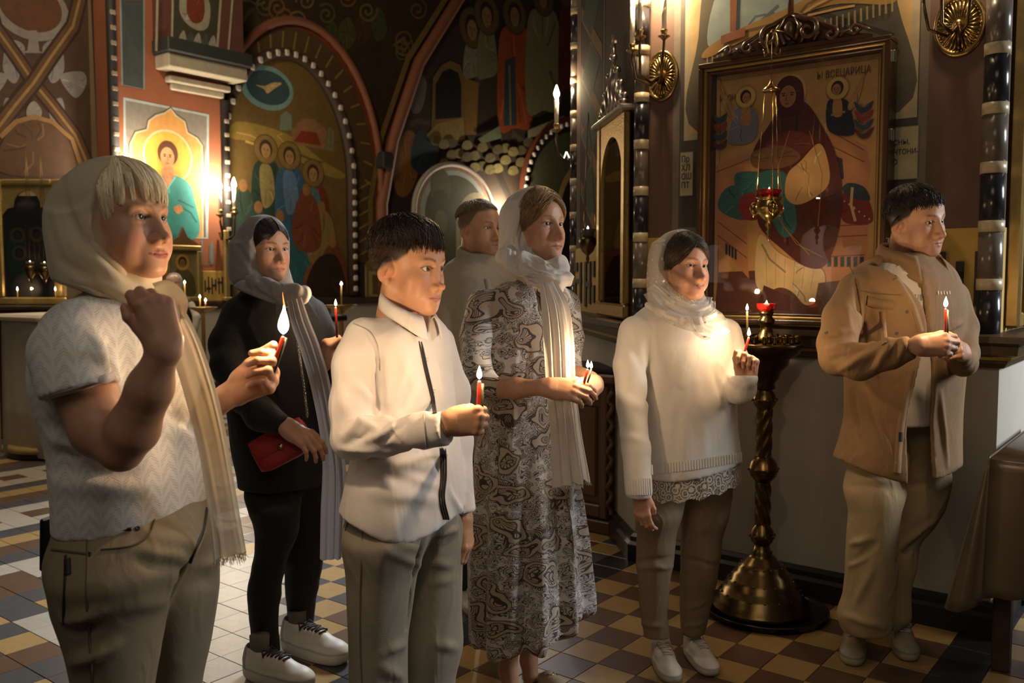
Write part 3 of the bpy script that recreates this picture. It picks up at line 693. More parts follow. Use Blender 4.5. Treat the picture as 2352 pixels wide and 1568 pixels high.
def shoe(p, heel, toe, s=1.0, sole=(.62, .58, .50), upper=(.66, .62, .55), thick=.034, lace=(.7, .66, .6), tongue=None, heelcol=None, high=.085, mule=False, mat=None, wid=.047, name='shoe', laces=True):
    heel, toe = np.array(heel, float), np.array(toe, float); d = toe - heel; Lr = np.linalg.norm(d[:2]); d = d / Lr; yaw = math.degrees(math.atan2(d[1], d[0])); R = frame(yaw); L = .275 * s
    o = np.array((heel[0], heel[1], 0)); g = SDF((-.075, -.025, -.005), (.075, .31, .16), .0032)
    st = [(0, 0, .1375, .125, wid * .92, math.pi / 2), (thick * .5, 0, .1375, .137, wid, math.pi / 2), (thick, 0, .137, .134, wid * .96, math.pi / 2)]
    g.loft(st, 0, p=2.8, rnd=.008)
    if not mule:
        g.ell((0, .045, thick + .018), (wid * .82, .048, high * .62), .01); g.ell((0, .125, thick + .012), (wid * .88, .085, .044), .02)
        g.ell((0, .210, thick + .002), (wid * .92, .062, .029), .02); g.cap((0, .055, thick + .04), (0, .042, thick + high * .62), .036, .034, .015)
        g.cap((0, .050, thick + high * .5), (0, .040, thick + high + .03), .030, .030, 0, True)
    else:
        g.ell((0, .205, thick + .004), (wid * .92, .068, .040), .012); g.ell((0, .155, thick + .022), (wid * .86, .045, .034), .012); g.cap((0, .10, thick + .02), (0, .14, thick + .035), .030, .022, .006, True)
    V, Fq = g.mesh(1); col = np.tile(np.array(upper, float), (len(V), 1)) * (1 + .05 * vnoise(V, 60, 2))[:, None]; sm = (V[:, 2] < thick * 1.02)[:, None]; col = np.where(sm, np.array(sole), col)
    if heelcol is not None: hm = ((V[:, 1] < .035) & (V[:, 2] > thick))[:, None]; col = np.where(hm, np.array(heelcol), col)
    gr = np.exp(-((V[:, 2] - thick * 1.02) / .003) ** 2)[:, None] * .45; col = col * (1 - gr)
    tf = lambda q: (np.asarray(q) * (L / .275)) @ R + o
    ob = p.put(name, tf(V), Fq, mat or vcol_mat('shoe leather', rough=.5, var=.08, scale=50, bump=.1, bscale=200), col)
    if laces and not mule:
        mb = MB(); zf = lambda x, y: V[(np.abs(V[:, 0] - x) < .006) & (np.abs(V[:, 1] - y) < .006), 2].max() + .0015
        for i in range(6):
            y = .098 + i * .0155; w = .026 - .0015 * i; mb.tube([tf((x, y + .02 * abs(x), zf(x, y))) for x in (-w, -w * .5, 0, w * .5, w)], .0036, 5)
            if i < 5: sg = 1 if i % 2 else -1; mb.tube([tf((x, y + .0155 * (x * sg / w + 1) / 2, zf(x, y + .008) + .002)) for x in (-w, -w * .4, w * .4, w)], .0032, 5)
        mb.tube([tf((0, .098, zf(0, .098))), tf((.022, .090, zf(0, .098) + .008)), tf((.034, .106, zf(.02, .1) - .004))], .003, 5); mb.tube([tf((0, .098, zf(0, .098))), tf((-.022, .092, zf(0, .098) + .006)), tf((-.034, .110, zf(.02, .1) - .006))], .003, 5)
        p.mb('shoelace', mb, pmat('lace %.2f' % lace[0], lace, .8), ob)
    return ob
def collar(p, c, th, rx, ry, zt, drop, flare, point, mat, gap=26, n=40, tilt=.0, name='collar'):
    """a turned-down shirt collar round the neck at C, open at the front; th = facing"""
    f = np.array([math.cos(math.radians(th)), math.sin(math.radians(th)), 0]); r = np.array([f[1], -f[0], 0]); c = np.array(c, float); V = []; m = 6
    for i in range(n):
        ph = math.radians(180 - (180 - gap) + (360 - 2 * gap) * i / (n - 1) ) # from front-right round the back
        cs, sn = math.cos(ph), math.sin(ph); fr = (1 + cs) / 2; e = math.exp(-(min(i, n - 1 - i) / 5.0) ** 2)
        for j in range(m):
            t = j / (m - 1); fl = math.sin(min(1, t * 1.6) * math.pi / 2)
            z = zt * 1.0 - tilt * fr - .010 * (1 - abs(2 * t - .5)) * 0 - drop * max(0, (t - .18) / .82) - point * e * t
            if t < .18: z = zt - tilt * fr - .012 * (1 - t / .18)
            V.append(c + f * cs * (rx + flare * fl) + r * sn * (ry + flare * fl) + np.array([0, 0, z]) + f * point * .5 * e * t)
    Fq = np.array([(i * m + j, i * m + j + 1, (i + 1) * m + j + 1, (i + 1) * m + j) for i in range(n - 1) for j in range(m - 1)], np.int32)
    ob = p.put(name, np.array(V), Fq, mat); md = ob.modifiers.new('thickness', 'SOLIDIFY'); md.thickness = .004; md.offset = 0; return ob

CANDLE_W = 2.3
def flame_mat():
    if 'candle flame' in MATS: return MATS['candle flame']
    m, nt, b = new_mat('candle flame'); at = nd(nt, 'ShaderNodeAttribute', attribute_name='Col'); e = nd(nt, 'ShaderNodeEmission', Strength=5.0); nt.links.new(at.outputs[0], e.inputs[0])
    ad = nd(nt, 'ShaderNodeAddShader'); tp = nd(nt, 'ShaderNodeBsdfTransparent'); nt.links.new(e.outputs[0], ad.inputs[0]); nt.links.new(tp.outputs[0], ad.inputs[1]); nt.links.new(ad.outputs[0], nt.nodes['Material Output'].inputs[0]); MATS['candle flame'] = m; return m
RED_WAX = pmat('red wax', (.42, .028, .012), .38, .1, 60, sss=.2); DARK_WAX = pmat('dark olive wax', (.05, .045, .02), .35, .1, 60); YEL_WAX = pmat('beeswax', (.62, .42, .16), .45, .1, 60, sss=.2)
CHAR = pmat('charred wick', (.01, .008, .006), .9)
def flame(parent, o, tip, h=.034, r=.0068, lean=(0, 0), power=.9, tail=0.0, lamp=True, rad=.012):
    tip = np.array(tip, float) - np.array(o); n = 10; V = []; C = []
    prof = [(0, .0), (.45, .06), (.85, .18), (1.0, .32), (.86, .5), (.55, .7), (.25, .87), (0.02, 1.0)]
    if tail: prof = prof[:-1] + [(.14, 1.05), (.09, 1.2), (.015, 1.2 + tail)]
    for q, t in prof:
        cx = lean[0] * h * t * t - (.12 * h * (t - 1) * 2 if t > 1 else 0); cy = lean[1] * h * t * t
        for k in range(n):
            a = 2 * math.pi * k / n; V.append((tip[0] + cx + r * q * math.cos(a), tip[1] + cy + r * q * math.sin(a), tip[2] + h * t))
            C.append((.10, .16, .9) if t < .1 else ((1.0, .82, .50) if t < 1.02 else (.35, .07, .01)))
    m = len(prof); Fq = [(i * n + k, i * n + (k + 1) % n, (i + 1) * n + (k + 1) % n, (i + 1) * n + k) for i in range(m - 1) for k in range(n)]
    ob = link('flame', mesh_np('flame', V, np.array(Fq, np.int32), np.array(C)), flame_mat(), parent)
    if lamp:
        l = bpy.data.lights.new('candle_light', 'POINT'); l.energy = power; l.color = (1.0, .67, .37); l.shadow_soft_size = rad
        lo = bpy.data.objects.new('candle_light', l); COL.objects.link(lo); lo.parent = parent; lo.location = tuple(tip + np.array((0, 0, h * .45)))
    return ob
def candle(base, tip, label, mat=RED_WAX, r=.0042, second=None, h=.034, power=.9, tail=0.0, group='lit wax candles', lean=(0, 0), lamp=True, name='candle', cat='candle'):
    base = np.array(base, float); tip = np.array(tip, float); root = empty(name, tuple(base), 0, label, cat, group); d = tip - base; u = d / np.linalg.norm(d)
    MB().tube([(0, 0, 0), d * .5, d - u * .004, d], [r, r, r * .98, r * .7], 12).build('wax_taper', mat, root)
    MB().tube([d - u * .002, d + np.array((.0004, 0, .004)), d + np.array((.001, 0, .008))], [.0009, .0008, .0005], 6).build('wick', CHAR, root)
    if second is not None:
        off, m2, k2 = second; off = np.array(off); MB().tube([off * .9, off + d * .5 * k2, off + d * k2], [r * .8, r * .8, r * .7], 10).build('wax_taper', m2, root)
    flame(root, base, tip + np.array((0, 0, .003)), h, h * .2, lean, power, tail, lamp); return root
# ------------------------------------------------------------------ the church: floor
def ch_obj(o): o.rotation_euler = (0, 0, -CH); return o     # meshes modelled along the church's own axes (u, v, z)
def struct(name, mb, mat, parent=None):
    o = mb.build(name, mat, parent)
    if parent is None: ch_obj(o); o['kind'] = 'structure'
    return o
TS = .168; TU0, TV0 = -1.970, 2.830
def tile_mat(name, c, rough=.33): return pmat(name, c, rough, .22, 22, .15, 60, coord='Object', spec=.5)
TM = {'ochre': tile_mat('ochre tile', (.34, .22, .085)), 'brown': tile_mat('brown tile', (.105, .058, .034)), 'black': tile_mat('black tile', (.020, .021, .024)), 'slate': tile_mat('slate tile', (.060, .062, .064)), 'pale': tile_mat('pale grey tile', (.36, .32, .26)), 'white': tile_mat('off-white tile', (.40, .355, .285))}
def tile_kind(i, j):
    k = i + j
    if i == -3 or i == 7: return 'black'
    if i > -3: return 'ochre' if k % 2 == 0 else 'brown'
    if i > -16:
        if k > -10: return 'ochre' if k % 2 else ('brown' if (i // 2) % 2 else 'slate')
        if k == -10: return 'slate'
        if i > -13 and j > -8: return 'white' if (i * 7 + j * 3) % 5 else 'pale'
        return ('ochre', 'brown', 'slate', 'ochre', 'brown')[(i + 16) % 5] if (j + i) % 4 else 'slate'
    m = (i + 60) % 7
    return ('slate', 'white', 'brown' if j % 2 == 0 else 'white', 'white', 'slate', 'ochre', 'brown')[m]
def build_floor():
    fl = struct('floor', MB().box((-4.5, 5.0, -.03), (26, 26, .05)), pmat('dark grout', (.055, .045, .034), .8, .2, 9))
    b = TS / 2 - .0011; t = .007; z0 = -.006
    V = [(-b, -b, z0), (b, -b, z0), (b, b, z0), (-b, b, z0), (-b, -b, -.0012), (b, -b, -.0012), (b, b, -.0012), (-b, b, -.0012), (-b + .0015, -b + .0015, 0), (b - .0015, -b + .0015, 0), (b - .0015, b - .0015, 0), (-b + .0015, b - .0015, 0)]
    Fc = [(0, 1, 5, 4), (1, 2, 6, 5), (2, 3, 7, 6), (3, 0, 4, 7), (4, 5, 9, 8), (5, 6, 10, 9), (6, 7, 11, 10), (7, 4, 8, 11), (8, 9, 10, 11)]
    cells = []
    for i in range(-58, 22):
        for j in range(-14, 62):
            u, v = TU0 + (i + .5) * TS, TV0 + (j + .5) * TS; w = church(u, v); d = w[1]
            if d < 1.2 or d > 16: continue
            z = d * math.cos(TILT) + CAM_Z * math.sin(TILT); px = 1176 + F_PX * w[0] / z; py = 784 - F_PX * (d * math.sin(TILT) - CAM_Z * math.cos(TILT)) / z
            if -260 < px < 2600 and py < 1900: cells.append((d if (0 <= px <= 2352 and py <= 1568) else 50 + d, i, j, u, v))
    cells.sort(); me = {}
    rest = {k: MB() for k in TM}; rg = random.Random(4)
    for n, (d, i, j, u, v) in enumerate(cells):
        k = tile_kind(i, j); dz = rg.uniform(-.0006, .0006)
        if n < 300:
            if k not in me:
                q = bpy.data.meshes.new('tile'); q.from_pydata(V, [], Fc); q.update(); q.materials.append(TM[k]); me[k] = q
            o = bpy.data.objects.new('tile', me[k]); COL.objects.link(o); o.parent = fl; o.location = (u, v, dz)
        else: rest[k].add([(p[0] + u, p[1] + v, p[2] + dz) for p in V], Fc)
    vs_, fs_, mi = [], [], []
    for q, k in enumerate(TM):
        o = len(vs_); vs_ += rest[k].v; fs_ += [tuple(x + o for x in f) for f in rest[k].f]; mi += [q] * len(rest[k].f)
    m = bpy.data.meshes.new('tile_field'); m.from_pydata(vs_, [], fs_); m.update(); [m.materials.append(x) for x in TM.values()]; m.polygons.foreach_set('material_index', mi)
    o = bpy.data.objects.new('tile_field', m); COL.objects.link(o); o.parent = fl; o['kind'] = 'stuff'
build_floor()

# ------------------------------------------------------------------ the pier with the large icon
WV, UR, UL_ = 4.05, -.70, -2.34                            # the icon face v, its right and left corners u
CHL = 1.27                                                 # legs of the slanting face
def moulding(prof, path, closed=False):
    """a profile (out, z) carried along a path of (u, v) points; mitred"""
    V = []; n = len(prof); m = len(path); path = [np.array(p, float) for p in path]
    for i, p in enumerate(path):
        a = path[i] - path[i - 1] if i > 0 else path[1] - path[0]; b = path[i + 1] - p if i < m - 1 else a
        a = a / np.linalg.norm(a); b = b / np.linalg.norm(b); na, nb = np.array([a[1], -a[0]]), np.array([b[1], -b[0]]); nn = na + nb; nn = nn / (nn @ nn) * 2 if nn @ nn > 1e-6 else na
        for o, z in prof: V.append((p[0] + nn[0] * o, p[1] + nn[1] * o, z))
    F_ = [(i * n + k, i * n + (k + 1) % n, (i + 1) * n + (k + 1) % n, (i + 1) * n + k) for i in range(m - 1) for k in range(n)] + [tuple(range(n)), tuple(range((m - 1) * n, m * n))[::-1]]
    return MB().add(V, F_)
PIER = [(UL_ - CHL, WV + CHL), (UL_, WV), (UR, WV), (UR, 7.4)]  # seen faces, left to right
plaster = pmat('red-brown painted plaster', (.105, .058, .042), .75, .25, 5, .2, 40)
def build_pier():
    poly = [(UL_ - CHL, 7.4), *PIER]; V = [(u, v, 0) for u, v in poly] + [(u, v, 6.5) for u, v in poly]; n = len(poly)
    struct('wall_right', MB().add(V, [tuple(range(n))[::-1], tuple(range(n, 2 * n))] + [(i, (i + 1) % n, (i + 1) % n + n, i + n) for i in range(n)]), plaster)
    struct('trim_1', moulding([(0, .13), (.012, .13), (.012, 1.10), (0, 1.10)], PIER), pmat('grey-white dado plaster', (.36, .33, .285), .8, .14, 3.5, .2, 30))
    struct('baseboard_right', moulding([(0, 0), (.055, 0), (.055, .085), (.040, .10), (.040, .125), (.020, .14), (0, .14)], PIER), pmat('black stone skirting', (.016, .015, .015), .35, .3, 14, .2, 60))
    wood = pmat('dark carved cornice', (.060, .036, .018), .4, .25, 10, .15, 60); gilt = pmat('worn gilding', (.42, .28, .09), .38, .3, 24, .2, 70, metal=.8)
    struct('trim_2', moulding([(0, 1.095), (.030, 1.095), (.045, 1.115), (.050, 1.135), (.085, 1.15), (.090, 1.185), (.120, 1.20), (.120, 1.225), (0, 1.235)], PIER), wood)
    struct('trim_3', moulding([(0, 1.128), (.058, 1.128), (.064, 1.140), (.060, 1.150), (0, 1.15)], PIER), gilt)
    # the yellow lettered band that runs round above the cornice
    band = pmat('yellow ochre painted band', (.42, .27, .055), .7, .18, 12, .1, 60); blk = pmat('black painted lettering', (.02, .016, .014), .7)
    bo = struct('trim_4', moulding([(0, 1.235), (.006, 1.235), (.006, 1.655), (0, 1.655)], PIER), band)
    def letter(origin, du, strokes, depth):
        for (x0, z0, x1, z1) in strokes:
            mb = MB(); a = np.array(origin) + np.array(du) * x0; b = np.array(origin) + np.array(du) * x1; nrm = np.array([du[1], -du[0]]); V = []
            for q in (a, b):
                for o in (0, depth):
                    for z in (z0, z1): V.append((*(q + nrm * o), z))
            mb.add(V, [(0, 1, 3, 2), (4, 6, 7, 5), (0, 4, 5, 1), (2, 3, 7, 6), (0, 2, 6, 4), (1, 5, 7, 3)]); mb.build('letter_stroke', blk, bo)
    d45 = (1 / math.sqrt(2), -1 / math.sqrt(2)); o45 = np.array(PIER[0]) + np.array((-.006, -.006)) * .8
    VYAZ = [(.10, 1.50, .20, 1.56), (.10, 1.30, .15, 1.44), (.28, 1.29, .33, 1.56), (.12, 1.42, .34, 1.45), (.44, 1.27, .50, 1.56), (.58, 1.29, .63, 1.56), (.44, 1.40, .64, 1.43), (.70, 1.46, .75, 1.56), (.70, 1.30, .75, 1.41)]
    letter(o45, d45, [(a + .02, b, c + .02, d) for a, b, c, d in VYAZ], .009)
    letter((UR - .26, WV - .006), (1, 0), [(.02, 1.34, .06, 1.56), (.10, 1.34, .13, 1.52), (.02, 1.45, .13, 1.48), (.17, 1.34, .20, 1.56)], .009)
    # banded corner shafts
    st_ = [pmat('black banded stone', (.022, .022, .026), .22, .3, 9, .05, 30), pmat('mottled grey stone', (.13, .105, .085), .25, .35, 14, .05, 30), pmat('cream ring', (.46, .38, .24), .35, .2, 12)]
    for q, (u, v, r) in enumerate(((UR - .035, WV - .01, .046), (UL_ + .02, WV - .03, .036), (UL_ - CHL + .05, WV + CHL - .05, .036))):
        sh = empty('column_shaft', tuple(church(u, v, 1.22)), -CH, ('banded black and cream corner column behind the man in tan', 'banded corner column between the tall gilt icon and the large icon', 'narrow banded corner column at the far edge of the pier')[q], 'column', 'banded corner columns'); z = 0.0; i = 0
        while z < 4.2:
            h = .185 if i % 2 == 0 else .045; MB().lathe([(r * (1.0 if i % 2 == 0 else 1.06), 0), (r * (1.0 if i % 2 == 0 else 1.06), h)], (0, 0, z), 20).build('stone_band' if i % 2 == 0 else 'cream_ring', (st_[0] if i % 4 == 0 else st_[1]) if i % 2 == 0 else st_[2], sh); z += h; i += 1
build_pier()

# ------------------------------------------------------------------ flat painting: layered colour areas on a plaster or panel face
def blob(pts, n=6, closed=True):                            # smooth closed curve through points
    p = np.array(pts, float); m = len(p); out = []
    for i in range(m):
        a, b, c, d = p[(i - 1) % m], p[i], p[(i + 1) % m], p[(i + 2) % m]
        for k in range(n):
            t = k / n; out.append(.5 * (2 * b + (c - a) * t + (2 * a - 5 * b + 4 * c - d) * t * t + (3 * b - a - 3 * c + d) * t ** 3))
    return out
def oval(cx, cy, rx, ry, n=28, a0=0.0): return [(cx + rx * math.cos(2 * math.pi * k / n + a0), cy + ry * math.sin(2 * math.pi * k / n + a0)) for k in range(n)]
class Paint:
    def __init__(s, mp): s.mp = mp; s.v = []; s.f = []; s.c = []; s.layer = 0; s.gain = 1.0
    def poly(s, pts, col, step=True):
        col = srgb(col) if isinstance(col, str) else col
        if step: s.layer += 1
        o = len(s.v); s.v += [s.mp(x, y, s.layer) for x, y in pts]; s.c += [col] * len(pts); s.f.append(tuple(range(o, o + len(pts)))); return s
    def blob(s, pts, col, n=6):
        q = blob(pts, n); s.poly(q, col); q = np.array(q); c = q.mean(0); col = np.array(srgb(col) if isinstance(col, str) else col); sz = math.sqrt(np.ptp(q[:, 0]) * np.ptp(q[:, 1])); m = len(q); r = random.Random(m + int(sz * 999))
        for k in range(0 if sz < .03 else 7):               # brushed folds, lighter and darker than the ground
            a = q[r.randrange(m)]; b = q[r.randrange(m)]; A = c + (a - c) * r.uniform(.15, .5); B = c + (a - c) * .88; M = (A + B) / 2 + (b - c) * .12; s.line([A, M, B], sz * r.uniform(.012, .03), tuple(np.clip(col * (.45 if k % 3 else 1.7) + (0 if k % 3 else .01), 0, 1)))
        return s
    def oval(s, cx, cy, rx, ry, col): return s.poly(oval(cx, cy, rx, ry), col)
    def line(s, pts, w, col, closed=False):                 # a brush line
        pts = [np.array(p, float) for p in pts]; m = len(pts); L, R_ = [], []
        for i in range(m):
            a = pts[(i - 1) % m] if closed or i > 0 else pts[i]; b = pts[(i + 1) % m] if closed or i < m - 1 else pts[i]; t = b - a; t = t / (np.linalg.norm(t) + 1e-9); nn = np.array([-t[1], t[0]]) * w / 2; L.append(pts[i] + nn); R_.append(pts[i] - nn)
        s.layer += 1
        for i in range(m if closed else m - 1): j = (i + 1) % m; s.poly([L[i], L[j], R_[j], R_[i]], col, False)
        return s
    def face(s, cx, cy, r, skin='9a6a45', hair='3a2415', halo='b08a3c', turn=0):
        s.oval(cx, cy + r * .1, r * 1.75, r * 1.75, halo); s.line(oval(cx, cy + r * .1, r * 1.7, r * 1.7), r * .12, tuple(c * .5 for c in srgb(halo)), True); s.oval(cx, cy + r * .15, r * .94, r * 1.08, hair); s.oval(cx + turn * r * .12, cy - r * .08, r * .66, r * .86, skin)
        d = tuple(c * .35 for c in srgb(skin)); x = cx + turn * r * .2
        for q in (-1, 1): s.line([(x + q * r * .42, cy + r * .14), (x + q * r * .14, cy + r * .12)], r * .09, d); s.oval(x + q * r * .27, cy - r * .02, r * .11, r * .06, d)
        s.line([(x, cy), (x + turn * r * .06, cy - r * .32), (x - r * .06, cy - r * .34)], r * .07, d); s.line([(x - r * .16, cy - r * .52), (x + r * .16, cy - r * .52)], r * .08, '7a3a28'); return s
    def build(s, name, parent, rough=.7):
        me = bpy.data.meshes.new(name); me.from_pydata([tuple(map(float, p)) for p in s.v], [], s.f); me.update(); a = me.color_attributes.new('Col', 'FLOAT_COLOR', 'POINT'); c = np.ones((len(s.v), 4), np.float32); c[:, :3] = np.clip(np.array(s.c) * s.gain, 0, .9); a.data.foreach_set('color', c.ravel())
        return link(name, me, vcol_mat('fresco paint %.1f' % rough, rough=rough, var=.28, scale=14, bump=.1, bscale=60), parent)
def text_mesh(txt, size, mat, parent, loc, rot, name='lettering', sx=1.0, extrude=.001):
    cu = bpy.data.curves.new(name, 'FONT'); cu.body = txt; cu.size = size; cu.extrude = extrude; cu.resolution_u = 2; to = bpy.data.objects.new(name, cu); COL.objects.link(to); dg = bpy.context.evaluated_depsgraph_get(); me = bpy.data.meshes.new_from_object(to.evaluated_get(dg)); bpy.data.objects.remove(to)
    o = link(name, me, mat, parent); o.location = loc; o.rotation_euler = rot; o.scale = (sx, 1, 1); return o
# ------------------------------------------------------------------ painted fields on the icon face
def rect_px(p, v, a, b, c, d, col): p.poly([on_v(*q, v) for q in (a, b, c, d)], col)
def build_icon_wall():
    wr = bpy.data.objects['wall_right']
    p = Paint(lambda a, b, l: (a, WV - .00012 * l - .0005, b)); Q = lambda x, y: on_v(x, y, WV)
    p.poly([(-2.16, 1.66), (-.99, 1.66), (-.99, 4.2), (-2.16, 4.2)], '5a5348'); p.poly([(-2.125, 1.70), (-1.025, 1.70), (-1.025, 4.2), (-2.125, 4.2)], '38342c')
    p.poly([(-2.10, 2.12), (-2.10, 4.2), (-1.03, 4.2), (-1.03, 2.12)], '8c8068'); p.poly([(-2.07, 2.15), (-2.07, 4.2), (-1.06, 4.2), (-1.06, 2.15)], '9c835a')
    p.blob([(-2.02, 2.15), (-2.03, 2.6), (-1.95, 3.0), (-1.6, 3.25), (-1.25, 3.0), (-1.12, 2.6), (-1.10, 2.15)], '4a4437')
    # painted shroud with a fringed cloth and the foot of a cross
    p.blob([(-1.98, 2.56), (-1.9, 2.85), (-1.6, 2.98), (-1.28, 2.85), (-1.14, 2.62), (-1.35, 2.66), (-1.6, 2.62), (-1.8, 2.58)], '7f8a86'); p.blob([(-1.99, 2.54), (-1.85, 2.60), (-1.6, 2.66), (-1.35, 2.72), (-1.14, 2.66), (-1.15, 2.60), (-1.4, 2.64), (-1.7, 2.58), (-1.98, 2.50)], '8c6c3a')
    for i in range(34): t = i / 33; u = -1.98 + .84 * t; z = 2.50 + .12 * t; p.line([(u, z), (u + .002, z - .055)], .008, '8a7752')
    p.poly([(-1.865, 2.60), (-1.835, 2.60), (-1.83, 3.0), (-1.87, 3.0)], '7a4a30'); p.poly([(-1.91, 2.55), (-1.79, 2.57), (-1.79, 2.61), (-1.91, 2.59)], '7a4a30')
    for (a, b, c, d) in ((-2.115, 1.853, -2.045, 2.065), (-1.125, 1.865, -1.018, 2.085)): p.poly([(a, b), (c, b), (c, d), (a, d)], '6f6654'); p.poly([(a + .004, b + .004), (c - .004, b + .004), (c - .004, d - .004), (a + .004, d - .004)], '8d8468')
    p.gain = 1.4; p.build('wall_painting', wr, .75); ink = pmat('faded black lettering', (.03, .025, .02), .8)
    for i, t in enumerate(('Пр', 'ХЛ', 'ОШ', 'ПТ')): text_mesh(t, .042, ink, wr, (-2.107, WV - .012, 2.016 - i * .042), (math.pi / 2, 0, 0), sx=.8)
    for i, t in enumerate(('СНЫ,', 'НТОНИ-', 'О')): text_mesh(t, .030, ink, wr, (-1.118, WV - .012, 2.01 - i * .040), (math.pi / 2, 0, 0), sx=.85)
    # ------------------------------------------------ the large framed icon
    IV = WV - .10; A = on_v(1606, 150, IV); B = on_v(2049, 66, IV); u0, u1 = A[0], B[0]; z0, z1 = 1.245, (A[1] + B[1]) / 2 - .01
    root = empty('icon_case', tuple(church((u0 + u1) / 2, IV, z0)), -CH, 'large glazed icon in a carved dark wood frame', 'icon'); W_, H_ = u1 - u0, z1 - z0
    dk = pmat('dark polished walnut', (.070, .034, .016), .28, .3, 16, .12, 60, stretch=(1, 1, .2)); gl = pmat('gilt slip', (.38, .25, .085), .35, .25, 30, .1, 60, metal=.7)
    fw = .040
    def frame_ring(name, w, y0, y1, ins, mat):
        a, b, c, d = -W_ / 2 + ins, W_ / 2 - ins, ins, H_ - ins
        for x0, x1, q0, q1 in ((a, b, c, c + w), (a, b, d - w, d), (a, a + w, c + w, d - w), (b - w, b, c + w, d - w)): MB().box(((x0 + x1) / 2, (y0 + y1) / 2, (q0 + q1) / 2), (x1 - x0, y1 - y0, q1 - q0), 0, .004).build(name, mat, root)
    frame_ring('frame_rail', .022, -.012, .095, 0, dk); frame_ring('inner_moulding', .014, .0, .09, .022, gl); frame_ring('slip', .012, .02, .09, .036, dk)
    MB().box((0, .088, H_ / 2), (W_ - .01, .012, H_ - .01)).build('backboard', dk, root)
    # the painting itself: a generic enthroned figure with attendants, in the icon's colours
    pa = u0 + .05; pb = u1 - .05; L0 = np.array(((u0 + u1) / 2, IV, z0))
    pt = Paint(lambda a, b, l: (a - L0[0], .0815 - .00006 * l, b - L0[2])); IVP = IV + .08; q = lambda x, y: on_v(x, y, IVP)
    def pp(pts): return [q(*s) for s in pts]
    r = lambda px: px / 2085 * 4.6
    x0_, x1_ = u0 + .052, u1 - .052; pt.poly([(x0_, z0 + .05), (x1_, z0 + .05), (x1_, z1 - .05), (x0_, z1 - .05)], 'a9824c'); pt.line([(x0_ + .02, z0 + .07), (x1_ - .02, z0 + .07), (x1_ - .02, z1 - .07), (x0_ + .02, z1 - .07)], .006, '7d5c30', True); pt.poly(pp([(1650, 625), (1990, 610), (2030, 735), (1640, 718)]), '54301f')
    # throne
    th = 'a5714a'; thd = '6f4529'
    pt.poly(pp([(1905, 290), (1990, 335), (2000, 380), (1990, 470), (1995, 560), (1975, 650), (1880, 650), (1890, 500), (1910, 430)]), th); pt.poly(pp([(1645, 380), (1720, 350), (1730, 430), (1715, 520), (1720, 640), (1650, 560), (1642, 500)]), th)
    for a, b in (((1905, 300), (1985, 345)), ((1900, 330), (1985, 372)), ((1885, 520), (1995, 515)), ((1885, 545), (1992, 540)), ((1885, 590), (1985, 585)), ((1650, 510), (1715, 560)), ((1648, 540), (1715, 592)), ((1645, 395), (1722, 365))): pt.line(pp([a, b]), .005, thd)
    for i in range(6): pt.poly(pp([(1900 + i * 15, 590), (1909 + i * 15, 589), (1909 + i * 15, 612), (1900 + i * 15, 613)]), '1f2630')
    for i in range(4): pt.poly(pp([(1666 + i * 7, 558 + i * 4), (1671 + i * 7, 560 + i * 4), (1671 + i * 7, 585 + i * 4), (1666 + i * 7, 583 + i * 4)]), '1f2630')
    pt.poly(pp([(1912, 355), (1935, 365), (1938, 410), (1925, 415)]), '2b2a30')
    pt.blob(pp([(1650, 480), (1660, 440), (1690, 425), (1740, 440), (1745, 490), (1700, 505)]), '2f5a55'); pt.blob(pp([(1700, 455), (1740, 445), (1745, 500), (1705, 500)]), '7a2418'); pt.blob(pp([(1930, 470), (1945, 430), (1975, 425), (2000, 470), (2003, 510), (1960, 515), (1935, 505)]), '6d1f16'); pt.blob(pp([(1935, 435), (1950, 420), (1985, 430), (1998, 460), (1960, 455)]), '25303a'); pt.line(pp([(1958, 430), (1955, 470), (1965, 508)]), .012, 'b59a6a')
    for i in range(7): pt.oval(*q(1940 + (i * 23) % 58, 462 + (i * 17) % 44), .004, .004, 'c29a66')
    # white hanging cloth and footstool
    pt.blob(pp([(1745, 540), (1790, 580), (1850, 610), (1890, 620), (1895, 660), (1880, 690), (1850, 700), (1820, 670), (1790, 660), (1755, 672), (1735, 640)]), 'b9a074'); pt.poly(pp([(1755, 655), (1815, 680), (1815, 715), (1740, 705)]), '4a1e18'); pt.poly(pp([(1880, 650), (1960, 640), (1960, 700), (1870, 705)]), '4a2a20')
    for i in range(6): pt.line(pp([(1760 + i * 22, 570 + i * 10), (1762 + i * 20, 655 + i * 2)]), .002, '8f7a54')
    # seated figure: dark wine mantle, teal gown, pale child-like bundle left out: folded golden cloth
    pt.blob(pp([(1800, 240), (1850, 235), (1895, 300), (1925, 370), (1935, 450), (1925, 540), (1895, 610), (1850, 612), (1800, 575), (1745, 520), (1738, 450), (1745, 400), (1730, 350), (1765, 290)]), '4a1c14'); pt.blob(pp([(1745, 400), (1800, 395), (1820, 440), (1830, 520), (1800, 545), (1770, 500), (1748, 470)]), '2f5d56'); pt.blob(pp([(1690, 400), (1740, 395), (1780, 410), (1770, 425), (1700, 440)]), '2f5d56')
    pt.blob(pp([(1810, 400), (1840, 370), (1880, 330), (1900, 360), (1905, 420), (1870, 455), (1830, 470), (1805, 450)]), 'b08a58'); pt.blob(pp([(1770, 320), (1820, 300), (1870, 320), (1850, 350), (1800, 355), (1760, 350)]), '5a2a1a'); pt.blob(pp([(1730, 350), (1800, 335), (1840, 360), (1800, 385), (1735, 385)]), '6a4a30')
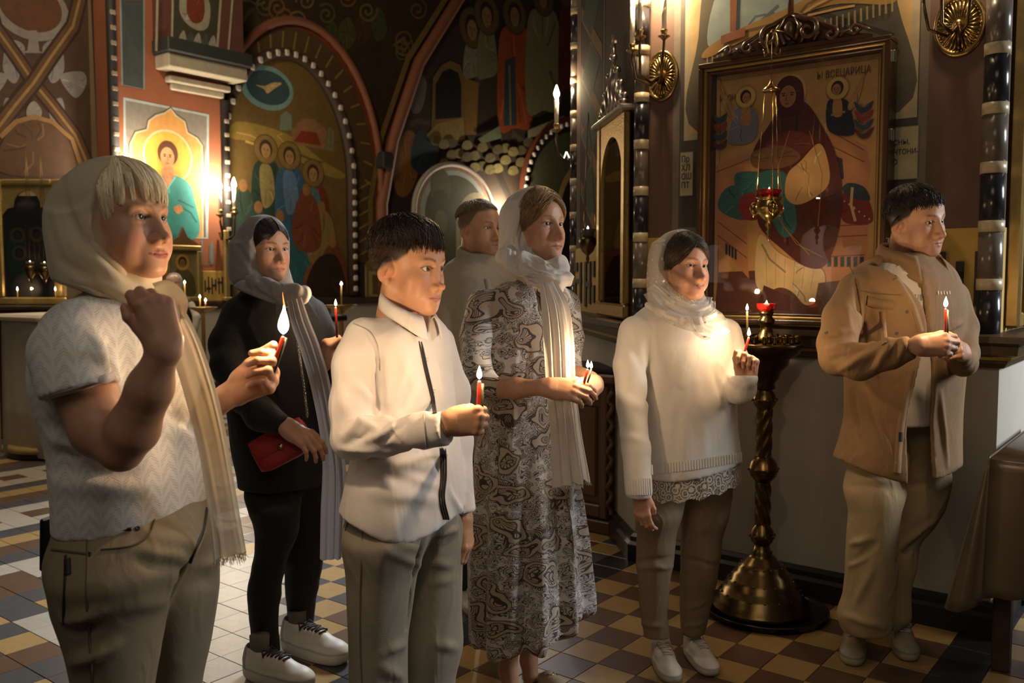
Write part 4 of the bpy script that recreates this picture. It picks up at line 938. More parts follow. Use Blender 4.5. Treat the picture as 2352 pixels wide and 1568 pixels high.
    for a in (((1815, 300), (1790, 380), (1800, 470)), ((1860, 300), (1890, 400), (1880, 520)), ((1770, 470), (1830, 560), (1890, 590)), ((1755, 430), (1800, 520), (1860, 585)), ((1830, 380), (1860, 400), (1855, 450))): pt.line(pp(a), .003, '8f6a35')
    pt.face(*q(1815, 216), r(19), '9c6b44', '3c1712', 'b18c4e', -1)
    pt.__class__.oval(pt, *q(1815, 213), r(35), r(38), 'b38f52'); pt.oval(*q(1815, 212), r(29), r(33), 'a98449'); pt.blob(pp([(1783, 225), (1790, 190), (1815, 174), (1842, 188), (1848, 230), (1835, 262), (1795, 262)]), '45160f'); pt.oval(*q(1811, 222), r(17), r(22), '9c6b44')
    cx, cy = q(1811, 222); d_ = '3c2013'
    for s_ in (-1, 1): pt.line([(cx + s_ * .030, cy + .014), (cx + s_ * .010, cy + .016)], .005, d_); pt.oval(cx + s_ * .019, cy + .006, .007, .004, d_)
    pt.line([(cx - .004, cy + .008), (cx - .010, cy - .018), (cx, cy - .020)], .003, d_); pt.line([(cx - .010, cy - .032), (cx + .006, cy - .032)], .005, '7a3a28')
    # attendants
    for (hx, hy, k, sg) in ((1925, 205, 1.0, 1), (1715, 225, .9, -1)):
        pt.blob(pp([(hx - 22 * sg, hy + 28), (hx + 20 * sg, hy + 25), (hx + 34 * sg, hy + 60), (hx + 36 * sg, hy + 105), (hx - 20 * sg, hy + 95)]), '1d222c' if sg > 0 else '6e6f7a'); pt.blob(pp([(hx - 8, hy + 22), (hx + 8, hy + 22), (hx + 10, hy + 60), (hx - 10, hy + 60)]), 'a4743c'); pt.blob(pp([(hx + 25 * sg, hy + 35), (hx + 60 * sg, hy - 38), (hx + 62 * sg, hy - 30), (hx + 50 * sg, hy + 20), (hx + 32 * sg, hy + 48)]), '9a7546')
        pt.face(*q(hx, hy), r(13), '9a6a42', '2a170e', 'c0994e', -sg); pt.line(pp([(hx - 14, hy + 60), (hx + 18, hy + 52)]), .010, '9a6a42')
    for i, c in enumerate(('4b2a22', '2f3a44', '7a2f22', '2f3a44')): y = 300 - i * 20; pt.blob(pp([(1965, y - 6), (1985, y + 8), (2008, y - 8), (2000, y + 12), (1985, y + 20), (1970, y + 10)]), c); pt.blob(pp([(1640, y + 22), (1655, y + 32), (1672, y + 20), (1668, y + 38), (1655, y + 44), (1644, y + 38)]), c)
    pt.gain = 1.9; pt.build('painted_panel', root, .45)
    rd = pmat('dull red inscription', (.16, .055, .025), .7); text_mesh('Ы ВСЕЦАРИЦА', .044, rd, root, (.10, .0700, H_ - .125), (math.pi / 2, 0, 0), sx=.72); text_mesh('ИКОНА', .040, rd, root, (-.36, .0700, H_ - .17), (math.pi / 2, 0, 0), sx=.7)
    # glass
    gm, nt, b = new_mat('case glass'); fr = nd(nt, 'ShaderNodeFresnel', IOR=1.5); tr = nd(nt, 'ShaderNodeBsdfTransparent'); gs = nd(nt, 'ShaderNodeBsdfGlossy', Roughness=.02); mx = nd(nt, 'ShaderNodeMixShader'); nt.links.new(mth(nt, 'MULTIPLY', fr.outputs[0], 1.6, clamp=True), mx.inputs[0]); nt.links.new(tr.outputs[0], mx.inputs[1]); nt.links.new(gs.outputs[0], mx.inputs[2]); nt.links.new(mx.outputs[0], nt.nodes['Material Output'].inputs[0]); MATS['case glass'] = gm
    MB().box((0, .030, H_ / 2), (W_ - .08, .003, H_ - .08)).build('glass_pane', gm, root)
    for z in (.35, .80, 1.12): MB().box((W_ / 2 + .004, .03, z), (.012, .03, .05), 0, .003).build('hinge', pmat('steel hinge', (.5, .48, .44), .3, metal=1.0), root)
    # carved crest: a plinth with scrolling leaves
    cz = H_
    MB().prism([(-.36, cz), (.36, cz), (.34, cz + .018), (-.34, cz + .018)], -.010, .06).build('crest_base', dk, root)
    poly = blob([(-.34, cz + .015), (-.22, cz + .045), (-.14, cz + .085), (-.07, cz + .135), (0, cz + .165), (.07, cz + .135), (.14, cz + .085), (.22, cz + .045), (.34, cz + .015), (.0, cz + .005)], 5); MB().prism([tuple(p_) for p_ in poly], .012, .040).build('crest_board', dk, root)
    def scroll(cx, cz_, r0, a0, turns, sg, tail=None, w=.012):
        pts = []; rs = []
        for i in range(26): t = i / 25; a = a0 + sg * turns * 2 * math.pi * t; rr = r0 * (1 - .80 * t); pts.append((cx + rr * math.cos(a), -.002 - .012 * math.sin(t * 3), cz_ + rr * math.sin(a))); rs.append(w * (1 - .45 * t))
        if tail: pre = [np.array(tail) + (np.array(pts[0]) - np.array(tail)) * k for k in (0, .35, .7)]; pts = [tuple(x) for x in pre] + pts; rs = [w * .35, w * .8, w * .95] + rs
        MB().tube(pts, rs, 8).build('carved_scroll', dk, root)
    for s_ in (-1, 1):
        scroll(s_ * .085, cz + .075, .048, math.pi / 2 + s_ * .2, 1.25, -s_, (s_ * .01, .0, cz + .150)); scroll(s_ * .185, cz + .040, .030, math.pi / 2, 1.2, -s_, (s_ * .10, .0, cz + .115), .010); scroll(s_ * .285, cz + .040, .022, math.pi / 2, 1.2, s_, (s_ * .355, .0, cz + .03), .008)
        for t in range(5): x = s_ * (.05 + t * .055); MB().tube([(x, .002, cz + .02), (x + s_ * .016, -.008, cz + .055 - t * .006), (x + s_ * .042, .0, cz + .075 - t * .009)], [.006, .009, .002], 6).build('carved_leaf', dk, root)
        MB().tube([(s_ * .02, 0, cz + .03), (s_ * .05, -.008, cz + .10), (s_ * .015, 0, cz + .155)], [.010, .012, .003], 6).build('carved_leaf', dk, root)
    MB().ball((0, -.002, cz + .085), (.028, .018, .042), 12, 8).build('carved_boss', dk, root); MB().tube([(0, .01, cz + .15), (0, .005, cz + .30)], [.014, .012], 8).build('crest_stem', dk, root)
build_icon_wall()

# ------------------------------------------------------------------ brass wall sconces
BRASS = pmat('aged brass', (.36, .25, .10), .30, .3, 30, .15, 80, metal=1.0); DBRASS = pmat('dark bronze', (.14, .095, .045), .32, .35, 24, .15, 70, metal=1.0)
BULB = glow('lit candle bulb', (1.0, .83, .55), 60.0); CANDLE_TUBE = pmat('white candle sleeve', (.75, .70, .62), .5, .05, 20); GOLDLINE = pmat('gold spiral line', (.45, .30, .10), .35, metal=.8)
def sconce(loc, rz, label, lit=True, arms=3, power=9.0, lc=(1.0, .72, .42), rx=.088, rzz=.125, drop=0.0, s=1.0, bulb_h=.19, plate=True):
    root = empty('wall_sconce', tuple(loc), rz, label, 'wall lamp', 'wall lamps with candle bulbs'); root.scale = (s, s, s)
    if plate:
        mb = MB(); n = 40; V = []
        for f, y in ((1.0, .0), (1.0, -.010), (.95, -.018), (.84, -.016), (.80, -.008)): V += [(rx * f * math.cos(2 * math.pi * k / n), y, rzz * f * math.sin(2 * math.pi * k / n)) for k in range(n)]
        mb.add(V, [(i * n + k, i * n + (k + 1) % n, (i + 1) * n + (k + 1) % n, (i + 1) * n + k) for i in range(4) for k in range(n)] + [tuple(range(4 * n, 5 * n)), tuple(range(n))[::-1]], True); mb.build('back_plate', BRASS, root)
        for k in range(28): a = 2 * math.pi * k / 28; MB().tube([(rx * .28 * math.cos(a), -.010, rzz * .28 * math.sin(a)), (rx * .74 * math.cos(a), -.010, rzz * .74 * math.sin(a))], [.0025, .0058], 6).build('ray', BRASS, root)
        for k in range(44): a = 2 * math.pi * k / 44; MB().ball((rx * .80 * math.cos(a), -.014, rzz * .80 * math.sin(a)), .0034, 6, 4).build('bead', BRASS, root)
        MB().ball((0, -.022, 0), (.020, .018, .024)).build('boss', BRASS, root); MB().tube([(0, -.02, .01), (.004, -.035, -.03), (0, -.02, -.085)], [.012, .014, .004], 8).build('leaf', DBRASS, root)
    spots = [(-.115, -.10, .11), (-.035, -.165, .15), (.060, -.10, .15)][:arms] if arms == 3 else [(-.06, -.12, .10), (.05, -.12, .12)][:arms]
    for x, y, z in spots:
        ar = MB().tube([(0, -.02, 0), (x * .3, y * .6, -.045), (x * .8, y * 1.05, -.02), (x, y, z - .03), (x, y, z)], [.008, .008, .007, .007, .006], 8).build('arm', DBRASS, root)
        MB().lathe([(.006, -.008), (.012, 0), (.028, .010), (.030, .014), (.012, .018), (.014, .030), (.018, .042), (.013, .044)], (x, y, z), 18).build('cup', BRASS, ar)
        MB().lathe([(.0115, 0), (.0115, bulb_h)], (x, y, z + .04), 14).build('candle_sleeve', CANDLE_TUBE, ar)
        MB().tube([(x + .0118 * math.cos(t), y + .0118 * math.sin(t), z + .045 + .028 * t / 1.6) for t in np.linspace(0, 1.6 * bulb_h / .031, 40)], .0012, 4).build('gold_spiral', GOLDLINE, ar)
        if lit:
            MB().lathe([(.006, 0), (.015, .018), (.017, .03), (.010, .052), (.002, .075)], (x, y, z + .04 + bulb_h), 14).build('bulb', BULB, ar)
    if lit and power > 0:
        l = bpy.data.lights.new('sconce_light', 'POINT'); l.energy = power; l.color = lc; l.shadow_soft_size = .04; lo = bpy.data.objects.new('sconce_light', l); COL.objects.link(lo); lo.parent = root; m = np.mean(np.array(spots), 0); lo.location = (m[0], m[1] - .02, m[2] + .09 + bulb_h)
    return root
def at_wall(px, py, v): u, z = on_v(px, py, v); return church(u, v, z)
sconce(at_wall(1522, 175, WV), -CH, 'brass oval sconce with three candle lamps left of the large icon', power=34, bulb_h=.24)
sconce(at_wall(2205, 60, WV), -CH, 'brass oval sconce right of the large icon, above the man in tan', power=14, bulb_h=.24, rx=.098, rzz=.125)
# ------------------------------------------------------------------ the far left wall with its frescoes
LU, PU = -10.4, -10.1                                      # wall face and the saint's pillar face
def arch_pts(v0, v1, zs, zt, n=30):                         # a round arch over (v0..v1), springing at zs, crown at zt
    c = (v0 + v1) / 2; r = (v1 - v0) / 2; return [(c - r * math.cos(math.pi * i / n), zs + (zt - zs) * math.sin(math.pi * i / n)) for i in range(n + 1)]
def build_left_wall():
    wp = pmat('smoky brown fresco ground', (.125, .080, .040), .8, .35, 3, .2, 30)
    wall = struct('wall_left', MB().box((LU - .25, 11.0, 3.75), (.5, 24, 7.5)), wp)
    struct('wall_back', MB().box((-5.0, 20.5, 3.75), (12, .4, 7.5)), wp)
    pil = struct('wall_pillar', MB().box(((LU + PU) / 2 - .02, (5.46 + 6.99) / 2, 3.75), (PU - LU + .04, 6.99 - 5.46, 7.5)), pmat('rust red painted plaster', (.26, .085, .035), .75, .22, 4, .15, 30))
    wh = pmat('off-white painted dado', (.42, .38, .31), .8, .12, 3)
    PATH = [(LU, 22.0), (LU, 6.99), (PU, 6.99), (PU, 5.46), (LU, 5.46), (LU, -1)]
    def ml(prof): return moulding(prof, PATH[::-1])
    struct('trim_5', ml([(0, 0), (.01, 0), (.01, 1.08), (0, 1.08)]), wh); struct('trim_6', ml([(0, 1.07), (.04, 1.07), (.06, 1.10), (.09, 1.14), (.09, 1.17), (0, 1.18)]), MATS['dark carved cornice']); struct('baseboard_left', ml([(0, 0), (.04, 0), (.04, .12), (.02, .14), (0, .14)]), MATS['black stone skirting'])
    mp = lambda u: (lambda a, b, l: (u + .0001 * l + .002, a, b))
    # ---- the pillar with the young saint in a niche
    p = Paint(mp(PU)); q = lambda x, y: on_u(x, y, PU); pp = lambda pts: [q(*s) for s in pts]
    p.poly(pp([(283, 223), (480, 263), (478, 548), (286, 545)]), '9fa9a6'); p.poly(pp([(288, 230), (475, 267), (473, 545), (290, 545)]), '7c7468')
    nic = [(303, 545), (300, 330), (312, 305), (338, 298), (342, 278), (358, 266), (378, 260), (392, 250), (404, 266), (424, 280), (430, 305), (452, 318), (464, 335), (466, 545)]
    p.line(pp(nic), .06, '4e4a3a'); p.poly(pp(nic), 'c08a4a'); p.line(pp(nic), .022, 'b9a98c')
    p.oval(*q(386, 360), .33, .325, 'c9b088'); p.oval(*q(386, 360), .305, .30, 'c49a3e')
    p.blob(pp([(330, 545), (335, 440), (355, 410), (378, 402), (405, 404), (430, 418), (445, 450), (452, 545)]), '3d8f8a'); p.blob(pp([(345, 545), (352, 450), (372, 430), (380, 545)]), '2d6f70'); p.blob(pp([(373, 402), (395, 404), (390, 425), (383, 432)]), 'c08a5c'); p.line(pp([(368, 404), (384, 434), (402, 406)]), .02, '8ec0ba')
    p.oval(*q(385, 352), .135, .15, '5a3218'); p.oval(*q(384, 362), .092, .125, 'c18a5e'); p.blob(pp([(374, 385), (396, 385), (397, 408), (373, 408)]), 'b98053')
    cx, cz = q(384, 362)
    for s in (-1, 1): p.line([(cx + s * .055, cz + .035), (cx + s * .018, cz + .036)], .012, '4a2a14'); p.oval(cx + s * .035, cz + .014, .014, .008, '2a170c')
    p.line([(cx, cz + .02), (cx + .01, cz - .035), (cx - .012, cz - .038)], .010, '8a5a36'); p.line([(cx - .022, cz - .068), (cx + .022, cz - .068)], .012, '8a3f2c'); p.blob(pp([(398, 478), (412, 470), (420, 482), (408, 492)]), 'c08a5c')
    p.poly(pp([(276, 0), (330, 0), (330, 205), (280, 195)]), '3c4240'); p.line(pp([(276, 0), (280, 195), (330, 205), (330, 0)]), .02, '7b8585')
    p.poly(pp([(480, 560), (490, 562), (490, 605), (480, 604)]), '6a6a66'); p.line(pp([(463, 552), (462, 605), (486, 607), (486, 555)]), .02, '6f777a')
    p.build('saint_fresco', pil, .75)
    # capital, pendant strip above
    cap = MB()
    for (w0, w1, z0, z1, o) in ((.0, 0, 3.72, 3.80, .06), (-.06, .06, 3.80, 3.87, .12), (-.18, .18, 3.93, 4.10, .30), (-.22, .22, 4.10, 4.26, .36)):
        cap = MB(); va, vb = 6.22 + w0, 6.95 + w1; cap.box((PU + o / 2, (va + vb) / 2, (z0 + z1) / 2), (o, vb - va, z1 - z0), 0, .012); cap.build('capital_step', pmat('pale carved stone', (.42, .36, .26), .7, .25, 12, .3, 40) if z1 < 4.11 else pmat('dark capital slab', (.03, .034, .028), .6), pil)
    ps = MB(); ps.box((PU + .15, 6.55, 5.9), (.30, 1.05, 3.3)); st = ps.build('pendentive', pmat('deep red painted rib', (.10, .035, .022), .75, .25, 5), pil)
    p = Paint(lambda a, b, l: (PU + .30 + .0003 * l, a, b)); q = lambda x, y: on_u(x, y, PU + .30); pp = lambda pts: [q(*s) for s in pts]
    p.poly(pp([(395, -40), (510, -10), (500, 135), (392, 110)]), '9a9080'); p.poly(pp([(400, -40), (505, -10), (495, 130), (397, 106)]), '3a3626'); p.blob(pp([(420, -20), (460, -30), (482, 10), (478, 60), (455, 70), (425, 50), (412, 20)]), '8c8674'); p.blob(pp([(435, -20), (462, -20), (470, 20), (462, 50), (440, 50), (428, 20)]), '6a2f18')
    for i in range(5): p.blob(pp([(410 + i * 17, 88 + i * 3), (422 + i * 17, 70 + i * 3), (428 + i * 17, 100 + i * 4), (416 + i * 17, 106 + i * 4)]), '3f4a3a' if i % 2 else '8c8674')
    p.line(pp([(360, -20), (357, 118)]), .03, '9a907c'); p.line(pp([(532, 0), (520, 150)]), .03, '9a907c'); p.build('rib_ornament', pil, .75)
    # beaded shafts on the pillar's edges: black shaft, pale blocks
    for v, z1, hide in ((5.50, 7.0, 0), (6.97, 3.7, 0)):
        sh = MB().lathe([(.055, 0), (.055, z1 - 1.18)], (PU + .02, v, 1.18), 14).build('beaded_shaft', MATS['black painted lettering'], pil); k = 0; z = 1.4
        while z < z1 - .1: MB().box((PU + .055, v, z), (.05, .07, .06), 0, .012).build('bead_block', pmat('pale bead block', (.26, .21, .15), .6), sh); z += .17; k += 1
    # ---- ornament at the far left: crossed ribbons with pale lilies
    p = Paint(mp(LU)); q = lambda x, y: on_u(x, y, LU); pp = lambda pts: [q(*s) for s in pts]
    p.poly(pp([(-60, -60), (200, -60), (212, 415), (-60, 415)]), '3c2a18')
    for s in (-1, 1):
        for (a, b, c, d) in (((20, 110), (58, 95), (70, 160), (40, 190)), ((35, 250), (64, 225), (72, 280), (50, 300)), ((60, 175), (112, 165), (120, 195), (95, 225))): p.blob(pp([(77 + s * x, y) for x, y in (a, b, c, d)]), '6f6a66')
    p.oval(*q(70, 20), .42, .34, '6c665e'); p.oval(*q(70, 15), .34, .27, '4a2c16'); p.poly(pp([(68, 70), (84, 70), (90, 118), (108, 122), (40, 122), (62, 116)]), '6c665e')
    for s in (-1, 1):
        for w, c in ((.17, '251708'), (.12, '4c3219'), (.03, '7a6038')): p.line(pp([(77 + s * 115, -40), (77 + s * 90, 60), (77 + s * 40, 130), (77, 190), (77 - s * 45, 245), (77 - s * 95, 310), (77 - s * 125, 380)]), w, c)
    p.blob(pp([(60, 252), (77, 232), (95, 254), (88, 276), (66, 276)]), '77706a'); p.blob(pp([(0, 395), (20, 300), (77, 275), (140, 300), (165, 395)]), '4a3018'); p.line(pp([(190, 395), (165, 320), (120, 280), (77, 268), (35, 280), (0, 315)]), .05, '7a5a30')
    p.poly(pp([(205, -60), (250, -60), (262, 420), (226, 420)]), '1c130c'); p.line(pp([(228, -40), (240, 420)]), .10, '5a3a1a')
    # ---- first arched niche: a seated company under a dove
    p.poly(pp([(520, -60), (1330, -60), (1330, 720), (520, 720)]), '3a2a14')
    for i in range(9): p.blob(pp([(560 + i * 36, 40 - abs(4 - i) * 12 + 50), (585 + i * 36, 20 - abs(4 - i) * 10 + 40), (600 + i * 36, 60 - abs(4 - i) * 8 + 45), (575 + i * 36, 85 - abs(4 - i) * 10 + 50)]), ('4c4526', '46301a', '3f4128')[i % 3])
    for i in range(16):                                     # scrolling vines in the spandrels
        x, y = (560 + (i * 47) % 300, -20 + (i * 31) % 70) if i < 10 else (900 + (i * 37) % 70, 10 + (i * 83) % 180); p.line(pp([(x + (26 - k) * .9 * math.cos(k * .45 + i), y + (26 - k) * math.sin(k * .45 + i)) for k in range(0, 24)]), .035, ('6a5a30', '55502e', '6e4a28')[i % 3])
    A0 = arch_pts(6.95, 9.95, 2.9, 5.05); A1 = arch_pts(7.05, 9.42, 2.9, 4.62)
    out = [(6.95, 1.18)] + A0 + [(9.95, 1.18)]; p.poly(out, '7a3a1c'); p.poly([(7.0, 1.18)] + arch_pts(7.0, 9.85, 2.9, 4.95) + [(9.85, 1.18)], '574224')
    for i in range(20): t = i / 19; a = math.pi * (t * .98 + .01); c = 8.42; p.line([(c - 1.22 * math.cos(a), 2.9 + 1.75 * math.sin(a)), (c - 1.40 * math.cos(a + .05), 2.9 + 2.0 * math.sin(a + .05))], .03, '8a7440')
    for i in range(8): z = 1.4 + i * .2; p.line([(9.5, z), (9.8, z + .15)], .03, '8a7440')
    p.poly([(7.05, 1.18)] + A1 + [(9.42, 1.18)], '2a1a0e'); inn = [(7.12, 1.18)] + arch_pts(7.12, 9.26, 2.9, 4.50) + [(9.26, 1.18)]; p.poly(inn, '6a5226')
    p.oval(*q(612, 202), .44, .30, '6f8f88'); p.oval(*q(614, 202), .36, .23, '33474a'); p.blob(pp([(585, 195), (605, 198), (625, 190), (645, 192), (628, 204), (612, 215), (604, 205)]), 'b59a66')
    p.blob(pp([(528, 290), (560, 280), (660, 310), (740, 370), (790, 400), (770, 410), (690, 380), (600, 330), (530, 318)]), '8f7434'); p.poly(pp([(640, 300), (668, 300), (668, 265), (655, 255), (642, 265)]), '6b7560'); p.poly(pp([(668, 330), (745, 345), (748, 300), (722, 275), (690, 272), (668, 300)]), '86603a'); p.poly(pp([(672, 325), (735, 335), (725, 305), (690, 300)]), '7a2e18'); p.poly(pp([(745, 345), (765, 350), (765, 300), (752, 290)]), '6f6a4c')
    for (x, y, w, c, c2) in ((608, 345, 34, '24382e', '877848'), (662, 360, 34, '35556a', '57708a'), (716, 400, 34, '6b2f18', '4a6a66')):
        p.blob(pp([(x - w, y + 140), (x - w * .9, y + 50), (x - 14, y + 22), (x + 16, y + 22), (x + w, y + 60), (x + w * 1.2, y + 150), (x + 10, y + 230), (x - w, y + 220)]), c); p.blob(pp([(x - 14, y + 40), (x + 12, y + 40), (x + 20, y + 110), (x - 6, y + 130)]), c2); p.face(*q(x, y), .115, '9a7548', '3a2817', '7a6030', 0)
    for (x, y, c) in ((555, 470, '2e3f30'), (590, 520, '23493c'), (640, 540, '2f5870'), (690, 560, '2c5a5e'), (735, 520, '7c6a38'), (700, 480, '6e3a20'), (760, 600, '6a3a1c'), (720, 640, '7a4a22')): p.blob(pp([(x - 32, y + 70), (x - 24, y - 10), (x, y - 40), (x + 26, y - 8), (x + 34, y + 80), (x, y + 100)]), c); p.oval(*q(x, y - 44), .07, .085, '8a6238')
    p.blob(pp([(700, 690), (720, 600), (770, 590), (790, 690)]), '2c1b10'); p.blob(pp([(560, 690), (600, 640), (660, 680)]), '34403a')
    # ---- second great arch: buildings and standing robed figures
    big = [(9.95, 1.18), (9.95, 2.6), (10.2, 3.6), (10.8, 4.9), (11.9, 6.3), (13.4, 7.4), (16.5, 7.4), (16.5, 1.18)]; p.poly(big, '2a1d12'); p.line(big[:6], .22, '7a3416'); p.line([(a - .22, b + .05) for a, b in big[:6]], .10, '76602e')
    p.blob(pp([(885, 690), (890, 400), (930, 250), (1010, 100), (1120, 0), (1310, -40), (1312, 690)]), '33271a', 4)
    p.blob(pp([(905, 440), (900, 370), (930, 300), (960, 330), (955, 400), (930, 450)]), '7c5424'); p.blob(pp([(940, 380), (955, 300), (990, 320), (985, 400)]), '243038'); p.blob(pp([(930, 220), (950, 170), (975, 190), (965, 250), (945, 260)]), '5e5a52')
    p.poly(pp([(985, 330), (990, 180), (1010, 150), (1030, 140), (1052, 150), (1062, 180), (1065, 320), (1040, 330)]), '6e5426'); p.poly(pp([(995, 275), (996, 195), (1012, 165), (1030, 158), (1048, 168), (1055, 195), (1055, 270)]), '0c0908'); p.poly(pp([(975, 310), (1000, 285), (1060, 270), (1062, 320), (985, 330)]), '86703c'); p.poly(pp([(1062, 180), (1095, 190), (1090, 310), (1065, 310)]), '7a5a24')
    for (x0, x1, y0, y1, c, hc) in ((1060, 1100, 90, 175, '77705e', 0), (1092, 1135, 60, 175, '6a6848', 0), (1140, 1215, 60, 290, '8c3f14', 1), (1205, 1280, 20, 250, '76704f', 0), (1278, 1312, 0, 200, '5c1f12', 0)):
        p.blob(pp([(x0, y1), (x0 + 2, y0 + 30), ((x0 + x1) / 2 - 8, y0), ((x0 + x1) / 2 + 10, y0), (x1 - 2, y0 + 35), (x1 + 2, y1 - 10), ((x0 + x1) / 2, y1 + 5)]), c)
        if hc: p.poly(pp([(1155, 140), (1178, 130), (1182, 288), (1152, 290)]), '2b3640'); p.line(pp([(1165, 150), (1168, 288)]), .05, '7a6434')
        p.face(*q((x0 + x1) / 2, y0 - 22), .20, '8a6640', '2c1b10', '5a4526', 0)
    for i in range(26): x = 985 + (i * 53) % 230; y = 322 + (i * 29) % 70; p.blob(pp([(x, y + 8), (x + 4, y - 6), (x + 18, y - 8), (x + 24, y + 6), (x + 12, y + 13)]), ('6e6238', '7d7146', '584e2e')[i % 3])
    p.poly(pp([(1090, 320), (1140, 290), (1145, 318), (1100, 330)]), '66704f'); p.poly(pp([(1205, 300), (1290, 265), (1280, 300), (1205, 318)]), '8f8666')
    # lower arches: a pale-rimmed doorway, a half-seen third arch with white beads
    D0 = arch_pts(*[q(945, 480)[0], q(1126, 480)[0]], 2.55, 3.38); p.poly([(D0[0][0], 1.18)] + D0 + [(D0[-1][0], 1.18)], '8a6b52'); D1 = arch_pts(q(957, 480)[0], q(1116, 480)[0], 2.52, 3.28); p.poly([(D1[0][0], 1.18)] + D1 + [(D1[-1][0], 1.18)], '9aa09a'); D2 = arch_pts(q(968, 480)[0], q(1108, 480)[0], 2.5, 3.2); p.poly([(D2[0][0], 1.18)] + D2 + [(D2[-1][0], 1.18)], '4c4a2c')
    for k in range(3): p.oval(*q(1005, 430 + 40 * k), .26 - .05 * k, .30 - .05 * k, ('5e5b36', '46482a', '6a6238')[k])
    E0 = arch_pts(q(1040, 500)[0], q(1135, 500)[0], 2.35, 2.95); p.poly([(E0[0][0], 1.18)] + E0 + [(E0[-1][0], 1.18)], '9a8e6a'); E1 = arch_pts(q(1055, 500)[0], q(1128, 500)[0], 2.33, 2.85); p.poly([(E1[0][0], 1.18)] + E1 + [(E1[-1][0], 1.18)], '241a10')
    H0 = arch_pts(q(1185, 450)[0], q(1185, 450)[0] + 4.2, 3.0, 4.7); p.poly([(H0[0][0], 1.18)] + H0 + [(H0[-1][0], 1.18)], '7a3a1c'); H1 = arch_pts(q(1196, 450)[0], q(1196, 450)[0] + 3.9, 3.0, 4.55); p.poly([(H1[0][0], 1.18)] + H1 + [(H1[-1][0], 1.18)], '14100c'); H2 = arch_pts(q(1208, 450)[0], q(1208, 450)[0] + 3.6, 3.0, 4.4); p.poly([(H2[0][0], 1.18)] + H2 + [(H2[-1][0], 1.18)], '4a4a2e'); K = arch_pts(q(1270, 450)[0], q(1270, 450)[0] + 2.6, 2.7, 3.9); p.poly([(K[0][0], 1.18)] + K + [(K[-1][0], 1.18)], 'a08048'); K = arch_pts(q(1280, 450)[0], q(1280, 450)[0] + 2.3, 2.7, 3.75); p.poly([(K[0][0], 1.18)] + K + [(K[-1][0], 1.18)], '1c140e')
    p.poly([(9.42, 1.18), (10.9, 1.18), (10.9, 1.9), (9.95, 1.9)], '241a10') if False else None
    p.build('wall_fresco', wall, .8)
    # raised mouldings and white beads of the arches
    def arch_roll(pts, r, mat, name, o=.05): MB().tube([(LU + o, a, b) for a, b in pts], r, 8).build(name, mat, wall)
    rust = pmat('rust red roll moulding', (.20, .070, .030), .7, .2, 8); drk = pmat('dark niche moulding', (.05, .028, .016), .7)
    arch_roll([(9.95, 1.2)] + A0[::-1], .06, rust, 'arch_roll'); arch_roll([(9.34, 1.2)] + arch_pts(7.08, 9.34, 2.9, 4.56)[::-1] + [(7.08, 1.2)], .075, drk, 'arch_roll'); arch_roll(big[:6], .10, rust, 'arch_roll'); arch_roll(H1[:16], .05, drk, 'arch_roll'); arch_roll([(D0[0][0], 1.2)] + D0 + [(D0[-1][0], 1.2)], .05, pmat('pale arch rim', (.40, .33, .26), .7), 'arch_roll')
    bead = pmat('white bead', (.46, .41, .33), .6); path = [(9.34, z) for z in np.arange(1.3, 2.9, .16)] + [p_ for p_ in arch_pts(7.08, 9.34, 2.9, 4.56, 23)[::-1]] + [(7.08, z) for z in np.arange(2.7, 1.2, -.16)]
    me = None
    for a, b in path + H1[1:13]:
        if me is None: o = MB().box((0, 0, 0), (.05, .075, .085), 0, .016).build('arch_bead', bead, wall); me = o.data
        else: o = bpy.data.objects.new('arch_bead', me); COL.objects.link(o); o.parent = wall
        o.location = (LU + .115, a, b)
    MB().box((LU + .1, q(872, 370)[0], q(872, 370)[1]), (.2, .22, .26), 0, .02).build('loudspeaker_box', MATS['black painted lettering'], wall)
build_left_wall()
def on_left(px, py, u): v, z = on_u(px, py, u); return church(u, v, z)
RL = -CH + math.pi / 2                                      # things fixed to the left wall face +u
sconce(on_left(500, 535, PU), RL, 'lit wall sconce right of the painted young saint', power=60, lc=(1.0, .84, .64), s=1.9, bulb_h=.13, plate=False, arms=2)
sconce(on_left(293, 515, PU), RL, 'lit wall sconce behind the blonde woman, left of the painted saint', power=45, lc=(1.0, .84, .64), s=1.9, bulb_h=.13, plate=False, arms=2)
sconce(on_left(1150, 570, LU), RL, 'bright wall lamp between the far arches, behind the man in beige', power=110, lc=(1.0, .84, .64), s=2.2, bulb_h=.12, plate=False, arms=2)
sconce(P(1300, 352, 6.5), 0, 'twin candle lamp on the pier corner above the woman in the paisley dress', power=5, s=1.25, bulb_h=.14, plate=False, arms=2)
